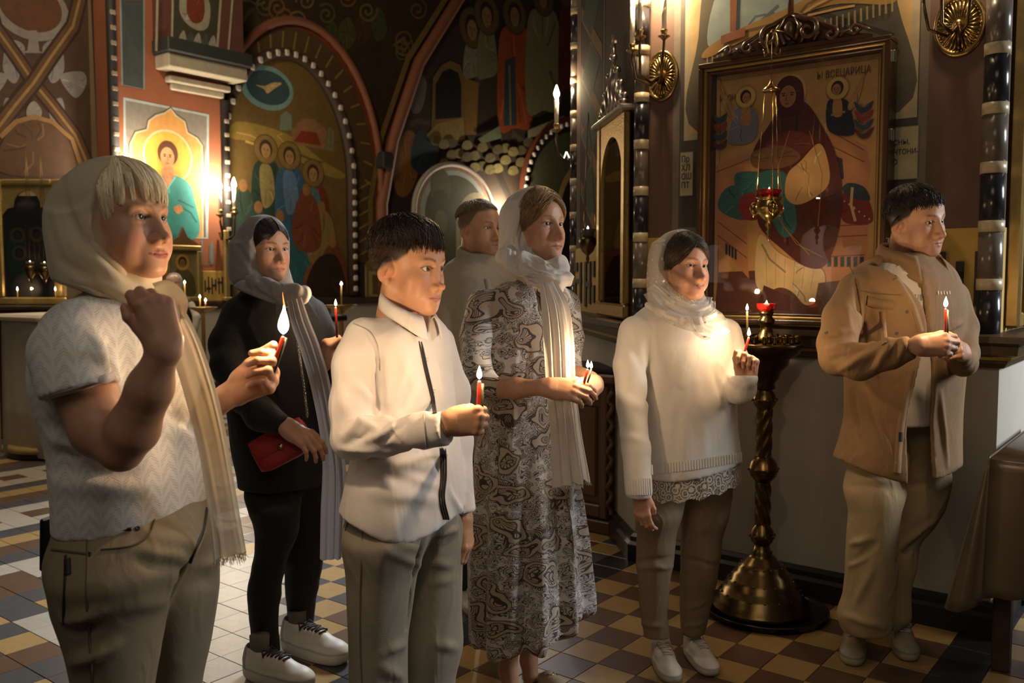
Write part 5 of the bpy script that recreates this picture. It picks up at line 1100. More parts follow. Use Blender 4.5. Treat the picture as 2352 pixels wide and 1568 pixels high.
# ------------------------------------------------------------------ the slanting pier face: diamonds, tall gilt icon
D45 = np.array((1 / math.sqrt(2), -1 / math.sqrt(2))); N45 = np.array((-1 / math.sqrt(2), -1 / math.sqrt(2)))
def slant(s, o=0.0): return np.array(PIER[1]) - D45 * s + N45 * o    # s from the near corner, o out of the face
def build_slant():
    wr = bpy.data.objects['wall_right']
    def mp(a, b, l): q = slant(a, .0001 * l + .001); return (q[0], q[1], b)
    p = Paint(mp); p.poly([(.82, 1.66), (1.62, 1.66), (1.62, 5), (.82, 5)], '2c1a12'); p.line([(.85, 1.66), (.85, 5)], .02, '6d6a60'); p.line([(1.58, 1.66), (1.58, 5)], .02, '6d6a60')
    for i in range(9):
        z = 1.85 + i * .38; p.poly([(.90, z - .24), (1.53, z + .16), (1.53, z + .26), (.90, z - .14)], '6a4c20'); p.poly([(.95, z + .16), (1.22, z + .33), (1.50, z + .16), (1.22, z - .02)], '2f3a30'); p.line([(.95, z + .16), (1.22, z + .33), (1.50, z + .16), (1.22, z - .02)], .012, '51584a', True)
    p.poly([(0.02, 1.66), (.80, 1.66), (.80, 5), (.02, 5)], '4a3a2c'); p.build('diamond_fresco', wr, .9)
    o = slant(.40, .02); root = empty('tall_icon', tuple(church(o[0], o[1], 1.24)), -CH - math.radians(45), 'tall narrow icon in a gilt arched frame on the slanting pier face', 'icon')
    w, h = .66, 1.07; gilt = pmat('carved gilding', (.45, .30, .10), .35, .35, 40, .5, 90, metal=.85)
    for x0, x1, z0, z1, n in ((-w / 2, w / 2, 0, .075, 'frame_rail'), (-w / 2, -w / 2 + .075, .075, h, 'frame_stile'), (w / 2 - .075, w / 2, .075, h, 'frame_stile')): MB().box(((x0 + x1) / 2, -.03, (z0 + z1) / 2), (x1 - x0, .036, z1 - z0), 0, .010).build(n, gilt, root)
    hw = w / 2 - .075; arc = [(-hw + .0 + hw * (1 - math.cos(math.pi * i / 20)), .72 + .26 * math.sin(math.pi * i / 20)) for i in range(21)]; MB().prism([(-hw, h)] + [(-hw, .72)] + arc[1:-1] + [(hw, .72), (hw, h)], -.040, -.015).build('arched_spandrel', gilt, root)
    MB().box((0, -.012, .48), (w - .12, .01, .92)).build('painted_board', pmat('smoked icon board', (.42, .38, .32), .4, .4, 5, stretch=(1, 1, .25)), root)
    pt = Paint(lambda a, b, l: (a, -.0175 - .0001 * l, b)); pt.blob([(-.10, .15), (-.13, .45), (-.06, .62), (.06, .62), (.13, .45), (.10, .15)], '5a4a38'); pt.face(0, .70, .055, '6a5238', '2a2018', '7a683c'); pt.build('figure', root, .4)
    MB().box((0, -.028, .50), (w - .15, .003, .90)).build('glass_pane', MATS['case glass'], root)
    MB().box((0, -.02, h + .012), (w + .06, .12, .03), 0, .008).build('cornice', pmat('silvered wood', (.5, .46, .40), .25, .2, 30, metal=.6), root)
    sv = pmat('silver openwork', (.42, .37, .31), .28, .3, 60, metal=.9)
    for i in range(7):
        x = (i - 3) * .085; hh = .30 - abs(i - 3) * .085
        if hh > .03: MB().tube([(x, -.03, h + .03), (x + .02, -.04, h + .03 + hh * .5), (x, -.03, h + .03 + hh)], [.020, .030, .010], 8).build('crest_leaf', sv, root); MB().ball((x, -.03, h + .04 + hh), .022).build('crest_knob', sv, root)
    MB().tube([(0, -.03, h + .3), (0, -.03, h + .46)], .012, 8).build('crest_cross', sv, root); MB().box((0, -.03, h + .41), (.10, .02, .02), 0, .004).build('crest_cross', sv, root)
    # hanging lamp before it
    c = P(1350, 545, 5.55); lamp = empty('hanging_lamp', tuple(c), 0, 'small dark hanging oil lamp beside the tall gilt icon', 'oil lamp', 'hanging oil lamps'); MB().lathe([(.004, -.16), (.012, -.13), (.008, -.11), (.035, -.085), (.055, -.04), (.052, -.01), (.045, .0)], (0, 0, 0), 18).build('bowl', DBRASS, lamp); MB().lathe([(.035, .0), (.042, .03), (.046, .05), (.040, .048)], (0, 0, 0), 16).build('glass_cup', pmat('smoky glass', (.12, .10, .09), .1, .1), lamp)
    for k in range(3): a = 2.1 * k; MB().tube([(.05 * math.cos(a), .05 * math.sin(a), 0), (.02 * math.cos(a), .02 * math.sin(a), .5), (0, 0, .75)], .002, 4).build('chain', DBRASS, lamp)
    flame(lamp, (0, 0, 0), (0, 0, .04), .03, .007, power=.25)
build_slant()

# ------------------------------------------------------------------ carved wooden chest by the slanting face
def build_chest():
    o = G(1385, 1222); w_, d_, h_ = .44, .36, .92; root = empty('wooden_chest', (o[0] - .02, o[1] + .20, 0), -CH, 'brown panelled wooden cabinet with a twisted corner column', 'cabinet'); wd = pmat('red-brown oak', (.125, .058, .024), .45, .3, 14, .25, 60, stretch=(1, 1, .15))
    MB().box((0, 0, .47), (w_ - .03, d_ - .03, .80)).build('carcass', wd, root); MB().box((0, 0, .04), (w_ + .03, d_ + .03, .08), 0, .01).build('plinth', wd, root); MB().box((0, 0, h_ - .03), (w_ + .05, d_ + .05, .05), 0, .012).build('cornice', wd, root)
    for x in (-1, 1): MB().box((x * (w_ / 2 - .055), -d_ / 2, .47), (.045, .03, .76), 0, .006).build('stile', wd, root)
    for z in (.13, .80): MB().box((0, -d_ / 2, z), (w_ - .15, .03, .07), 0, .006).build('rail', wd, root)
    MB().box((0, -d_ / 2 + .008, .465), (w_ - .22, .02, .52), 0, .014).build('panel', wd, root)
    for s in (-1, 1):
        pts = []; MB().tube([(s * (w_ / 2 - .012) + .010 * math.cos(t), -d_ / 2 - .008 + .010 * math.sin(t), .12 + .70 * t / 44) for t in np.linspace(0, 44, 150)], .014, 6).build('twisted_column', wd, root)
    MB().box((0, 0, h_ + .01), (w_ + .02, d_ + .02, .03), 0, .01).build('dark_cloth', pmat('dark velvet', (.02, .016, .014), .9), root)
build_chest()

# ------------------------------------------------------------------ the brass candle stand
def build_stand(ax=1.082, ay=3.86):
    root = empty('candle_stand', (ax, ay, 0), 0, 'tall turned brass candle stand with a red glass lamp on top', 'candle stand')
    br = pmat('patinated brass', (.15, .098, .038), .27, .35, 18, .12, 50, metal=1.0)
    MB().lathe([(.195, .022), (.207, .030), (.207, .042), (.194, .050), (.196, .064), (.180, .072), (.182, .092), (.166, .100), (.160, .122), (.145, .130), (.146, .146), (.126, .156), (.120, .180), (.104, .188), (.100, .208), (.078, .226), (.058, .250), (.044, .262), (.046, .274), (.034, .284), (.030, .31)], (0, 0, 0), 48).build('base', br, root)
    for k in range(18):
        a = 2 * math.pi * k / 18
        for r, z in ((.172, .098), (.134, .152), (.092, .214)): MB().ball((r * math.cos(a), r * math.sin(a), z), .006, 8, 6).build('base_stud', br, root)
    def knob(z, r): MB().lathe([(.026, z - r), (r * .55, z - r * .88), (r * .86, z - r * .5), (r, z - .004), (r * 1.03, z), (r, z + .004), (r * .86, z + r * .5), (r * .55, z + r * .88), (.026, z + r)], (0, 0, 0), 32).build('knob', br, root); [MB().ball((r * 1.02 * math.cos(k * math.pi / 4), r * 1.02 * math.sin(k * math.pi / 4), z), .007, 8, 6).build('knob_stud', br, root) for k in range(8)]
    knob(.345, .052); knob(.635, .062); knob(.935, .050)
    def twist(z0, z1, r, sg):
        n, m = 24, 60; V = []
        for i in range(m + 1):
            z = z0 + (z1 - z0) * i / m
            for k in range(n): a = 2 * math.pi * k / n; rr = r * (1 + .16 * math.cos(5 * a + sg * 90 * (z - z0))); V.append((rr * math.cos(a), rr * math.sin(a), z))
        MB().add(V, [(i * n + k, i * n + (k + 1) % n, (i + 1) * n + (k + 1) % n, (i + 1) * n + k) for i in range(m) for k in range(n)], True).build('twisted_shaft', br, root)
    twist(.385, .585, .031, 1); twist(.690, .895, .031, -1)
    dk = pmat('dark bronze dish', (.09, .060, .028), .28, .3, 18, .1, 50, metal=1.0)
    MB().lathe([(.030, .975), (.045, .985), (.040, 1.005), (.060, 1.03), (.070, 1.06), (.095, 1.085), (.100, 1.11), (.140, 1.135), (.152, 1.160), (.155, 1.172), (.150, 1.178), (.02, 1.178)], (0, 0, 0), 44).build('dish', dk, root)
    for k in range(20): a = 2 * math.pi * k / 20; MB().lathe([(.009, 0), (.010, .012), (.008, .030), (.010, .034)], (.132 * math.cos(a), .132 * math.sin(a), 1.176), 10).build('candle_socket', br, root)
    for k in range(10): a = 2 * math.pi * k / 10 + .2; MB().lathe([(.009, 0), (.010, .012), (.008, .030), (.010, .034)], (.085 * math.cos(a), .085 * math.sin(a), 1.178), 10).build('candle_socket', br, root)
    MB().lathe([(.062, 1.178), (.060, 1.195), (.040, 1.215), (.026, 1.235), (.024, 1.25), (.034, 1.262), (.036, 1.275), (.024, 1.288), (.028, 1.30), (.034, 1.31), (.022, 1.314)], (0, 0, 0), 30).build('stem', br, root)
    rg = pmat('ruby glass', (.30, .012, .008), .12, .1, 30, trans=.5); V = []; n = 24; prof = [(.024, 1.310), (.036, 1.322), (.040, 1.345), (.037, 1.345), (.032, 1.326)]
    V = [((r * (1 + (.05 if (k % 2 and 0 < i < 3) else 0))) * math.cos(2 * math.pi * k / n), (r * (1 + (.05 if (k % 2 and 0 < i < 3) else 0))) * math.sin(2 * math.pi * k / n), z) for i, (r, z) in enumerate(prof) for k in range(n)]
    MB().add(V, [(i * n + k, i * n + (k + 1) % n, (i + 1) * n + (k + 1) % n, (i + 1) * n + k) for i in range(4) for k in range(n)] + [tuple(range(4 * n, 5 * n))]).build('ruby_cup', rg, root); flame(root, (ax, ay, 0), (ax, ay, 1.335), .024, .006, power=.5)
    tr = MB().lathe([(.245, .004), (.256, .008), (.262, .026), (.266, .030), (.262, .034), (.254, .018), (.244, .012), (.05, .010)], (ax + .02, ay - .0, 0), 48).build('drip_tray', pmat('dark enamelled tray', (.035, .038, .042), .16, .2, 10, metal=.7), None); tag(tr, 'round dark metal tray under the brass candle stand', 'tray')
    tr.data.transform(Matrix.Translation((-(ax + .02), -ay, 0))); tr.location = (ax + .02, ay, 0)
    q0 = P(1716, 715, ay - .05); candle((q0[0] + .004, ay - .055, 1.178), q0, 'thin beeswax candle standing in the brass candle stand', YEL_WAX, .0042, h=.030, power=CANDLE_W * .8)
build_stand()

# ------------------------------------------------------------------ the hanging oil lamp before the large icon
def build_lampada():
    V_ = WV - .36; u, z = on_v(1766, 478, V_); c = church(u, V_, z); root = empty('hanging_lamp', tuple(c), 0, 'gilt hanging oil lamp with a red glass cup before the large icon', 'oil lamp', 'hanging oil lamps'); br = pmat('bright gilt brass', (.52, .36, .13), .2, .2, 40, .1, 60, metal=1.0)
    MB().lathe([(.003, -.135), (.006, -.125), (.003, -.115), (.010, -.10), (.004, -.088), (.016, -.070), (.008, -.055), (.040, -.035), (.056, -.008), (.058, .015), (.048, .028), (.052, .040), (.056, .044), (.030, .046)], (0, 0, 0), 28).build('bowl', br, root)
    MB().lathe([(.030, .040), (.040, .050), (.052, .070), (.054, .076), (.048, .074), (.034, .055)], (0, 0, 0), 24).build('ruby_cup', MATS['ruby glass'], root)
    zt = on_v(1771, 208, V_)[1] - z
    for k in range(3):
        a = 2 * math.pi * k / 3 + .5; x, y = .056 * math.cos(a), .056 * math.sin(a)
        MB().tube([(x, y, .02), (x * 1.3, y * 1.3, .0), (x * 1.15, y * 1.15, -.035)], [.004, .010, .003], 6).build('openwork_leaf', br, root); MB().tube([(x * 1.05 + .018 * math.cos(t), y * 1.05, .0 + .026 * math.sin(t)) for t in np.linspace(0, 6.283, 14)], .004, 5).build('openwork_ring', br, root)
        MB().tube([(x, y, .03), (x * .75, y * .75, zt * .5), (x * .45, y * .45, zt)], .0022, 5).build('chain', br, root)
    MB().lathe([(.036, zt - .004), (.034, zt + .006), (.020, zt + .018), (.008, zt + .030), (.004, zt + .045)], (0, 0, 0), 20).build('chain_cap', br, root)
    zh = on_v(1775, 95, V_)[1] - z; MB().tube([(0, 0, zt + .04), (0, 0, zh)], .0015, 5).build('cord', DBRASS, root)
    for s in (-1, 1): MB().tube([(0, 0, zh + .05), (s * .016, 0, zh + .03), (s * .024, 0, zh - .01), (s * .012, 0, zh - .045), (s * .03, 0, zh - .06), (s * .036, 0, zh - .03)], [.003, .005, .006, .005, .004, .002], 6).build('scrolled_hook', br, root)
    w = church(u, WV - .1, 0) - church(u, V_, 0); MB().tube([(0, 0, zh + .045), tuple(w * .5 + np.array((0, 0, zh + .065))), tuple(w + np.array((0, 0, zh + .05)))], .005, 6).build('bracket', br, root)
    flame(root, (0, 0, 0), (0, 0, .06), .028, .0075, power=.9)
build_lampada()
# ------------------------------------------------------------------ the table with a brown cloth at the right edge
def build_table():
    u0, u1, v0, v1, zt = -.640, .55, 3.66, 4.62, .795; root = empty('covered_table', tuple(church(u0, v0, 0)), -CH, 'table under a glossy brown cloth at the right edge', 'table'); L, D = u1 - u0, v1 - v0
    cl = pmat('brown satin cloth', (.115, .080, .048), .32, .25, 6, .25, 14, sheen=.2); wd = pmat('dark table wood', (.05, .03, .016), .5, .3, 14)
    for x in (.05, L - .05):
        for y in (.05, D - .05): MB().box((x, y, .37), (.06, .06, .74), 0, .006).build('leg', wd, root)
    MB().box((L / 2, D / 2, .76), (L - .02, D - .02, .05)).build('table_top', wd, root)
    # the cloth: flat on top, falling in soft folds, hanging out in a point at the near corner
    per = [(0, D, 1, 0)] + [(0, D * (1 - t), -1, 0) for t in np.linspace(0, 1, 18)] + [(0, 0, -math.cos(a), -math.sin(a)) for a in np.linspace(0, math.pi / 2, 10)] + [(L * t, 0, 0, -1) for t in np.linspace(0, 1, 26)]; per = per[1:]; n = len(per); V = []; m = 14
    for j in range(m):
        t = j / (m - 1)
        for i, (x, y, nx, ny) in enumerate(per):
            cor = math.exp(-((i - 22) / 6.0) ** 2); dr = .46 + .10 * cor; out = .012 + ((.02 * math.sin(i * .9) + .03 + .02 * math.sin(i * 2.1 + 1)) * (0 if i < 12 else 1) + .085 * cor) * t; V.append((x + nx * out, y + ny * out, zt - .006 * min(1, t * 8) - dr * t))
    f = [(j * n + i, (j + 1) * n + i, (j + 1) * n + i + 1, j * n + i + 1) for j in range(m - 1) for i in range(n - 1)]; b = len(V); V += [(0.0, D, zt), (L, D, zt), (L, 0, zt), (0, 0, zt)]
    f += [(b, b + 3, b + 2, b + 1)]; me = mesh_np('cloth', V, [tuple(x) for x in f]); o = link('cloth', me, cl, root); md = o.modifiers.new('thickness', 'SOLIDIFY'); md.thickness = .003
    di = MB().lathe([(.03, 0), (.05, .004), (.075, .018), (.078, .022), (.072, .020), (.045, .008), (.01, .006)], (0, 0, 0), 28).build('glass_dish', pmat('clear pressed glass', (.55, .55, .55), .06, .1, 30, trans=.7), None); di.location = tuple(church(-.32, 3.86, zt + .003)); tag(di, 'small clear glass dish on the brown tablecloth', 'dish')
build_table()

# ------------------------------------------------------------------ the return wall at the right edge: gilt-framed mirror icon
def build_return():
    root = empty('side_icon', tuple(church(UR + .01, 4.62, 1.25)), -CH, 'gilt and dark wood framed glazed icon on the pier\'s right side', 'icon'); dk = MATS['dark polished walnut']; gl = MATS['gilt slip']
    for y0, y1, m, o in ((-.40, -.30, dk, .03), (-.30, -.26, gl, .05), (.26, .30, gl, .05), (.30, .40, dk, .03)): MB().box((o / 2, (y0 + y1) / 2, .75), (o, y1 - y0, 1.5), 0, .006).build('frame_stile', m, root)
    for z in (.03, 1.47): MB().box((.02, 0, z), (.04, .80, .06), 0, .006).build('frame_rail', gl, root)
    MB().box((.008, 0, .75), (.012, .54, 1.42)).build('silvered_panel', pmat('tarnished silver cover', (.42, .42, .42), .15, .3, 8, .1, 30, metal=.9), root)
    wr = bpy.data.objects['wall_right']; MB().box((UR + .03, WV + .12, 2.9), (.06, .05, 3.3), 0, .01).build('gilt_strip', gl, wr)
build_return()

# ------------------------------------------------------------------ far left: icon stand, lectern, small stands
def build_left_things():
    gilt = pmat('soft gilding', (.50, .36, .13), .38, .3, 24, .35, 60, metal=.75)
    Y = 8.2; c = P(75, 700, Y); W_, H_ = .62, 1.12; root = empty('icon_stand', (c[0], c[1], 0), 0, 'gold framed icon stand with a green-robed painting at the left edge', 'icon'); zb = c[2]
    MB().box((0, .1, zb / 2), (W_ + .04, .3, zb), 0, .02).build('stand_body', pmat('dark stand wood', (.035, .022, .014), .5, .3, 10), root)
    for x0, x1, z0, z1 in ((-W_ / 2, W_ / 2, 0, .07), (-W_ / 2, -W_ / 2 + .085, .07, H_), (W_ / 2 - .085, W_ / 2, .07, H_), (-W_ / 2 + .085, W_ / 2 - .085, H_ - .05, H_)): MB().box(((x0 + x1) / 2, -.02, zb + (z0 + z1) / 2), (x1 - x0, .07, z1 - z0), 0, .012).build('gilt_frame', gilt, root)
    hw = W_ / 2 - .085; arc = [(-hw, .80), (-hw + .05, .86), (-hw + .10, .87)] + [(-.12 * math.cos(math.pi * i / 12), .88 + .14 * math.sin(math.pi * i / 12)) for i in range(13)] + [(hw - .10, .87), (hw - .05, .86), (hw, .80)]; MB().prism([(-hw, zb + H_ - .05)] + [(a, zb + b) for a, b in arc] + [(hw, zb + H_ - .05)], -.035, .0).build('arched_spandrel', gilt, root)
    MB().box((0, .01, zb + .5), (W_ - .1, .012, .95)).build('board', pmat('dark icon ground', (.06, .055, .045), .45, .4, 5), root)
    p = Paint(lambda a, b, l: (a, -.001 - .0001 * l, zb + b)); p.blob([(-.2, .30), (-.21, .55), (-.12, .62), (-.02, .50), (-.02, .28)], '2f6a4c'); p.blob([(.0, .28), (.02, .58), (.12, .60), (.2, .48), (.2, .26)], '4a4a34'); p.blob([(-.06, .30), (-.04, .45), (.08, .46), (.10, .28)], '6a6644')
    for a, b in ((-.11, .62), (.06, .63), (-.10, .46)): p.face(a, b, .042, '6a5236', '2a241a', '8f8a5a')
    p.build('figures', root, .5); MB().box((0, -.03, zb + .5), (W_ - .17, .003, .92)).build('glass_pane', MATS['case glass'], root)
    MB().box((0, -.14, zb - .02), (W_ + .05, .22, .04), 0, .01).build('shelf', MATS['dark stand wood'], root)
    # lamps hanging and standing before it
    for px, py, y, l in ((69, 606, 7.9, 'dark hanging oil lamp before the gold icon at the left edge'), (102, 608, 7.95, 'second oil lamp hanging before the gold icon at the left edge')):
        q = P(px, py, y); o = empty('hanging_lamp', tuple(q), 0, l, 'oil lamp', 'hanging oil lamps'); MB().lathe([(.004, -.16), (.02, -.12), (.05, -.07), (.055, -.03), (.035, -.01)], (0, 0, 0), 16).build('bowl', DBRASS, o); MB().lathe([(.02, -.02), (.034, .0), (.036, .02), (.03, .018)], (0, 0, 0), 14).build('glass_cup', MATS['smoky glass'], o)
        for k in range(3): a = 2.1 * k; MB().tube([(.05 * math.cos(a), .05 * math.sin(a), -.03), (.02 * math.cos(a), .02 * math.sin(a), .5), (0, 0, 1.0)], .0025, 4).build('chain', DBRASS, o)
        flame(o, (0, 0, 0), (0, 0, .0), .03, .011, power=.2)
    for px, py, l in ((40, 668, 'small candle burning on the shelf before the gold icon'), (127, 668, 'small candle burning at the blonde woman\'s shoulder, on the gold icon\'s shelf')):
        q = P(px, py, 8.05); candle((q[0], q[1], zb), (q[0], q[1], max(q[2], zb + .03)), l, YEL_WAX, .005, h=.036, power=.3)
    # white-covered lectern
    q = G(110, 1055); y = q[1]; r = empty('lectern', (q[0] - .10, y + .25, 0), math.radians(-30), 'white cloth-covered lectern standing at the left', 'lectern'); cl = pmat('ivory altar cloth', (.60, .53, .42), .8, .1, 8, .15, 60); g2 = pmat('gold braid', (.40, .29, .10), .5, .2, 30)
    V = []; n = 40; prof = [(.30, .02), (.295, .4), (.29, .85), (.285, 1.12)]
    for rr, z in prof:
        for k in range(n):
            a = 2 * math.pi * k / n; s = max(abs(math.cos(a)), abs(math.sin(a))); fold = 1 + .02 * math.sin(a * 10) * (1.15 - z); V.append((rr / s ** .75 * math.cos(a) * fold, rr * .85 / s ** .75 * math.sin(a) * fold, z))
    MB().add(V, [(i * n + k, i * n + (k + 1) % n, (i + 1) * n + (k + 1) % n, (i + 1) * n + k) for i in range(3) for k in range(n)] + [tuple(range(3 * n, 4 * n)), tuple(range(n))[::-1]], True).build('cloth_cover', cl, r)
    MB().box((0, 0, 1.14), (.66, .58, .05), 0, .02).build('slanted_top', cl, r)
    for s in (-1, 1): MB().box((s * .30, -.25, .55), (.02, .02, 1.05), 0, .004).build('edge_braid', g2, r)
    MB().lathe([(.31, 0), (.32, .02), (.31, .05), (.30, .055)], (0, 0, 0), 30).build('foot', pmat('black lectern foot', (.012, .011, .010), .5), r); MB().lathe([(.318, .05), (.322, .075), (.312, .10)], (0, 0, 0), 30).build('hem_braid', g2, r)
    # gold icon, gilt plate and gilt post on the far pillar
    def on_p(px, py, o=.03): return on_left(px, py, PU + o)
    vA, zA = on_u(372, 562, PU); vB, zB = on_u(458, 692, PU); g = empty('wall_icon', tuple(church(PU + .02, (vA + vB) / 2, zB)), RL, 'small gold framed icon with a pointed top behind the distant woman', 'icon'); w, h = vB - vA, zA - zB
    for x0, x1, z0, z1 in ((-w / 2, w / 2, 0, .06), (-w / 2, w / 2, h - .06, h), (-w / 2, -w / 2 + .06, .06, h - .06), (w / 2 - .06, w / 2, .06, h - .06)): MB().box(((x0 + x1) / 2, -.03, (z0 + z1) / 2), (x1 - x0, .06, z1 - z0), 0, .01).build('gilt_frame', gilt, g)
    MB().box((0, -.01, h / 2), (w - .1, .01, h - .1)).build('board', pmat('olive icon ground', (.14, .12, .05), .5, .35, 6), g); p = Paint(lambda a, b, l: (a, -.017 - .0001 * l, b)); p.blob([(-.16, .08), (-.14, .32), (0, .42), (.14, .32), (.16, .08)], '4a4024'); p.face(0, .48, .06, '7a6038', '2a2014', '9a7c34'); p.build('figure', g, .5)
    MB().prism([(-w / 2, h), (w / 2, h), (.06, h + .10), (0, h + .22), (-.06, h + .10)], -.05, -.01).build('pointed_crest', MATS['red-brown oak'], g)
    vA, zA = on_u(462, 622, PU); vB, zB = on_u(514, 690, PU); o = empty('lettered_plate', tuple(church(PU + .01, (vA + vB) / 2, zB)), RL, 'yellow lettered plate on the far pillar left of the grey headscarf', 'plate'); w, h = vB - vA, zA - zB; MB().box((0, -.012, h / 2), (w, .024, h), 0, .006).build('panel', MATS['yellow ochre painted band'], o)
    for i in range(6): MB().box((-w / 2 + w * (i + .6) / 6.4, -.026, h * (.5 + .04 * (i % 2))), (w * .06, .006, h * (.55 if i % 3 else .38)), 0, .001).build('letter_stroke', MATS['black painted lettering'], o)
    for i in range(3): MB().box((-w / 4 + w * .25 * i, -.026, h * (.42 + .1 * i)), (w * .2, .006, h * .07), 0, .001).build('letter_stroke', MATS['black painted lettering'], o)
    c = on_p(522, 690, .12); z1 = on_left(522, 530, PU)[2]; o = empty('gilt_post', tuple(c), RL, 'upright gilt bar behind the grey headscarf', 'post'); MB().box((0, 0, (z1 - c[2]) / 2), (.075, .05, z1 - c[2]), 0, .012).build('bar', gilt, o); MB().box((0, 0, .02), (.12, .08, .05), 0, .01).build('foot', gilt, o)
    vA, zA = on_u(832, 612, LU); vB, zB = on_u(880, 686, LU); o = empty('wall_icon', tuple(church(LU + .02, (vA + vB) / 2, zB)), RL, 'small gold icon on black board behind the boy\'s neck', 'icon'); w, h = vB - vA, zA - zB; MB().box((0, -.01, h / 2), (w + .2, .03, h + .12), 0, .004).build('black_board', MATS['black painted lettering'], o)
    for x0, x1, z0, z1 in ((-w / 2, w / 2, 0, .05), (-w / 2, w / 2, h - .05, h), (-w / 2, -w / 2 + .05, .05, h - .05), (w / 2 - .05, w / 2, .05, h - .05)): MB().box(((x0 + x1) / 2, -.04, (z0 + z1) / 2), (x1 - x0, .03, z1 - z0), 0, .006).build('gilt_frame', gilt, o)
    MB().box((0, -.03, h / 2), (w - .06, .012, h - .06)).build('board', pmat('yellowed icon', (.36, .28, .11), .5, .35, 8), o); MB().prism(blob([(-w / 2, h), (0, h + .14), (w / 2, h)], 5), -.05, -.02).build('crest', gilt, o); MB().box((0, -.038, h * .45), (w * .3, .006, h * .6), 0, .003).build('figure', pmat('brown figure', (.12, .08, .035), .6), o)
    # small candle stands in the aisle
    for (px, py, Y, l, fl) in ((466, 705, 9.6, 'small brass candle stand with three flames beside the distant woman', ((459, 684), (472, 692), (424, 651))), (783, 700, 8.2, 'slim brass candle stand behind the red candle of the woman in black', ((784, 655),))):
        c = P(px, py, Y); o = empty('candle_stand', (c[0], c[1], 0), 0, l, 'candle stand'); H = c[2]; MB().lathe([(.16, 0), (.16, .03), (.07, .08), (.025, .14), (.02, H * .5), (.035, H * .52), (.02, H * .55), (.02, H - .08), (.06, H - .05), (.14, H - .01), (.15, H), (.02, H)], (0, 0, 0), 24).build('stand', pmat('worn brass fitting', (.45, .32, .14), .3, .2, 60, metal=1.0), o)
        for i, (fx, fy) in enumerate(fl):
            q = P(fx, fy, Y); 
            if i == 2: q = q; bz = H
            a = MB().tube([(q[0] - c[0], q[1] - c[1], H - .01), (q[0] - c[0], q[1] - c[1], q[2])], .007, 8).build('taper', YEL_WAX, o); flame(o, tuple(o.location), q, .036, .012, power=.35)
    c = P(718, 740, 7.6); o = empty('reading_stand', (c[0], c[1], 0), -.4, 'dark reading stand with white papers between the woman in black and the boy', 'lectern'); bk = pmat('black lacquer', (.012, .011, .011), .4); MB().box((0, 0, .55), (.10, .10, 1.1), 0, .01).build('post', bk, o); MB().box((0, 0, .03), (.42, .42, .06), 0, .01).build('foot', bk, o); MB().box((0, -.02, 1.12), (.46, .40, .05), 0, .01).build('desk', bk, o); MB().box((-.03, -.06, 1.155), (.30, .22, .014), .1, .002).build('papers', pmat('white paper', (.6, .56, .5), .8), o)
build_left_things()
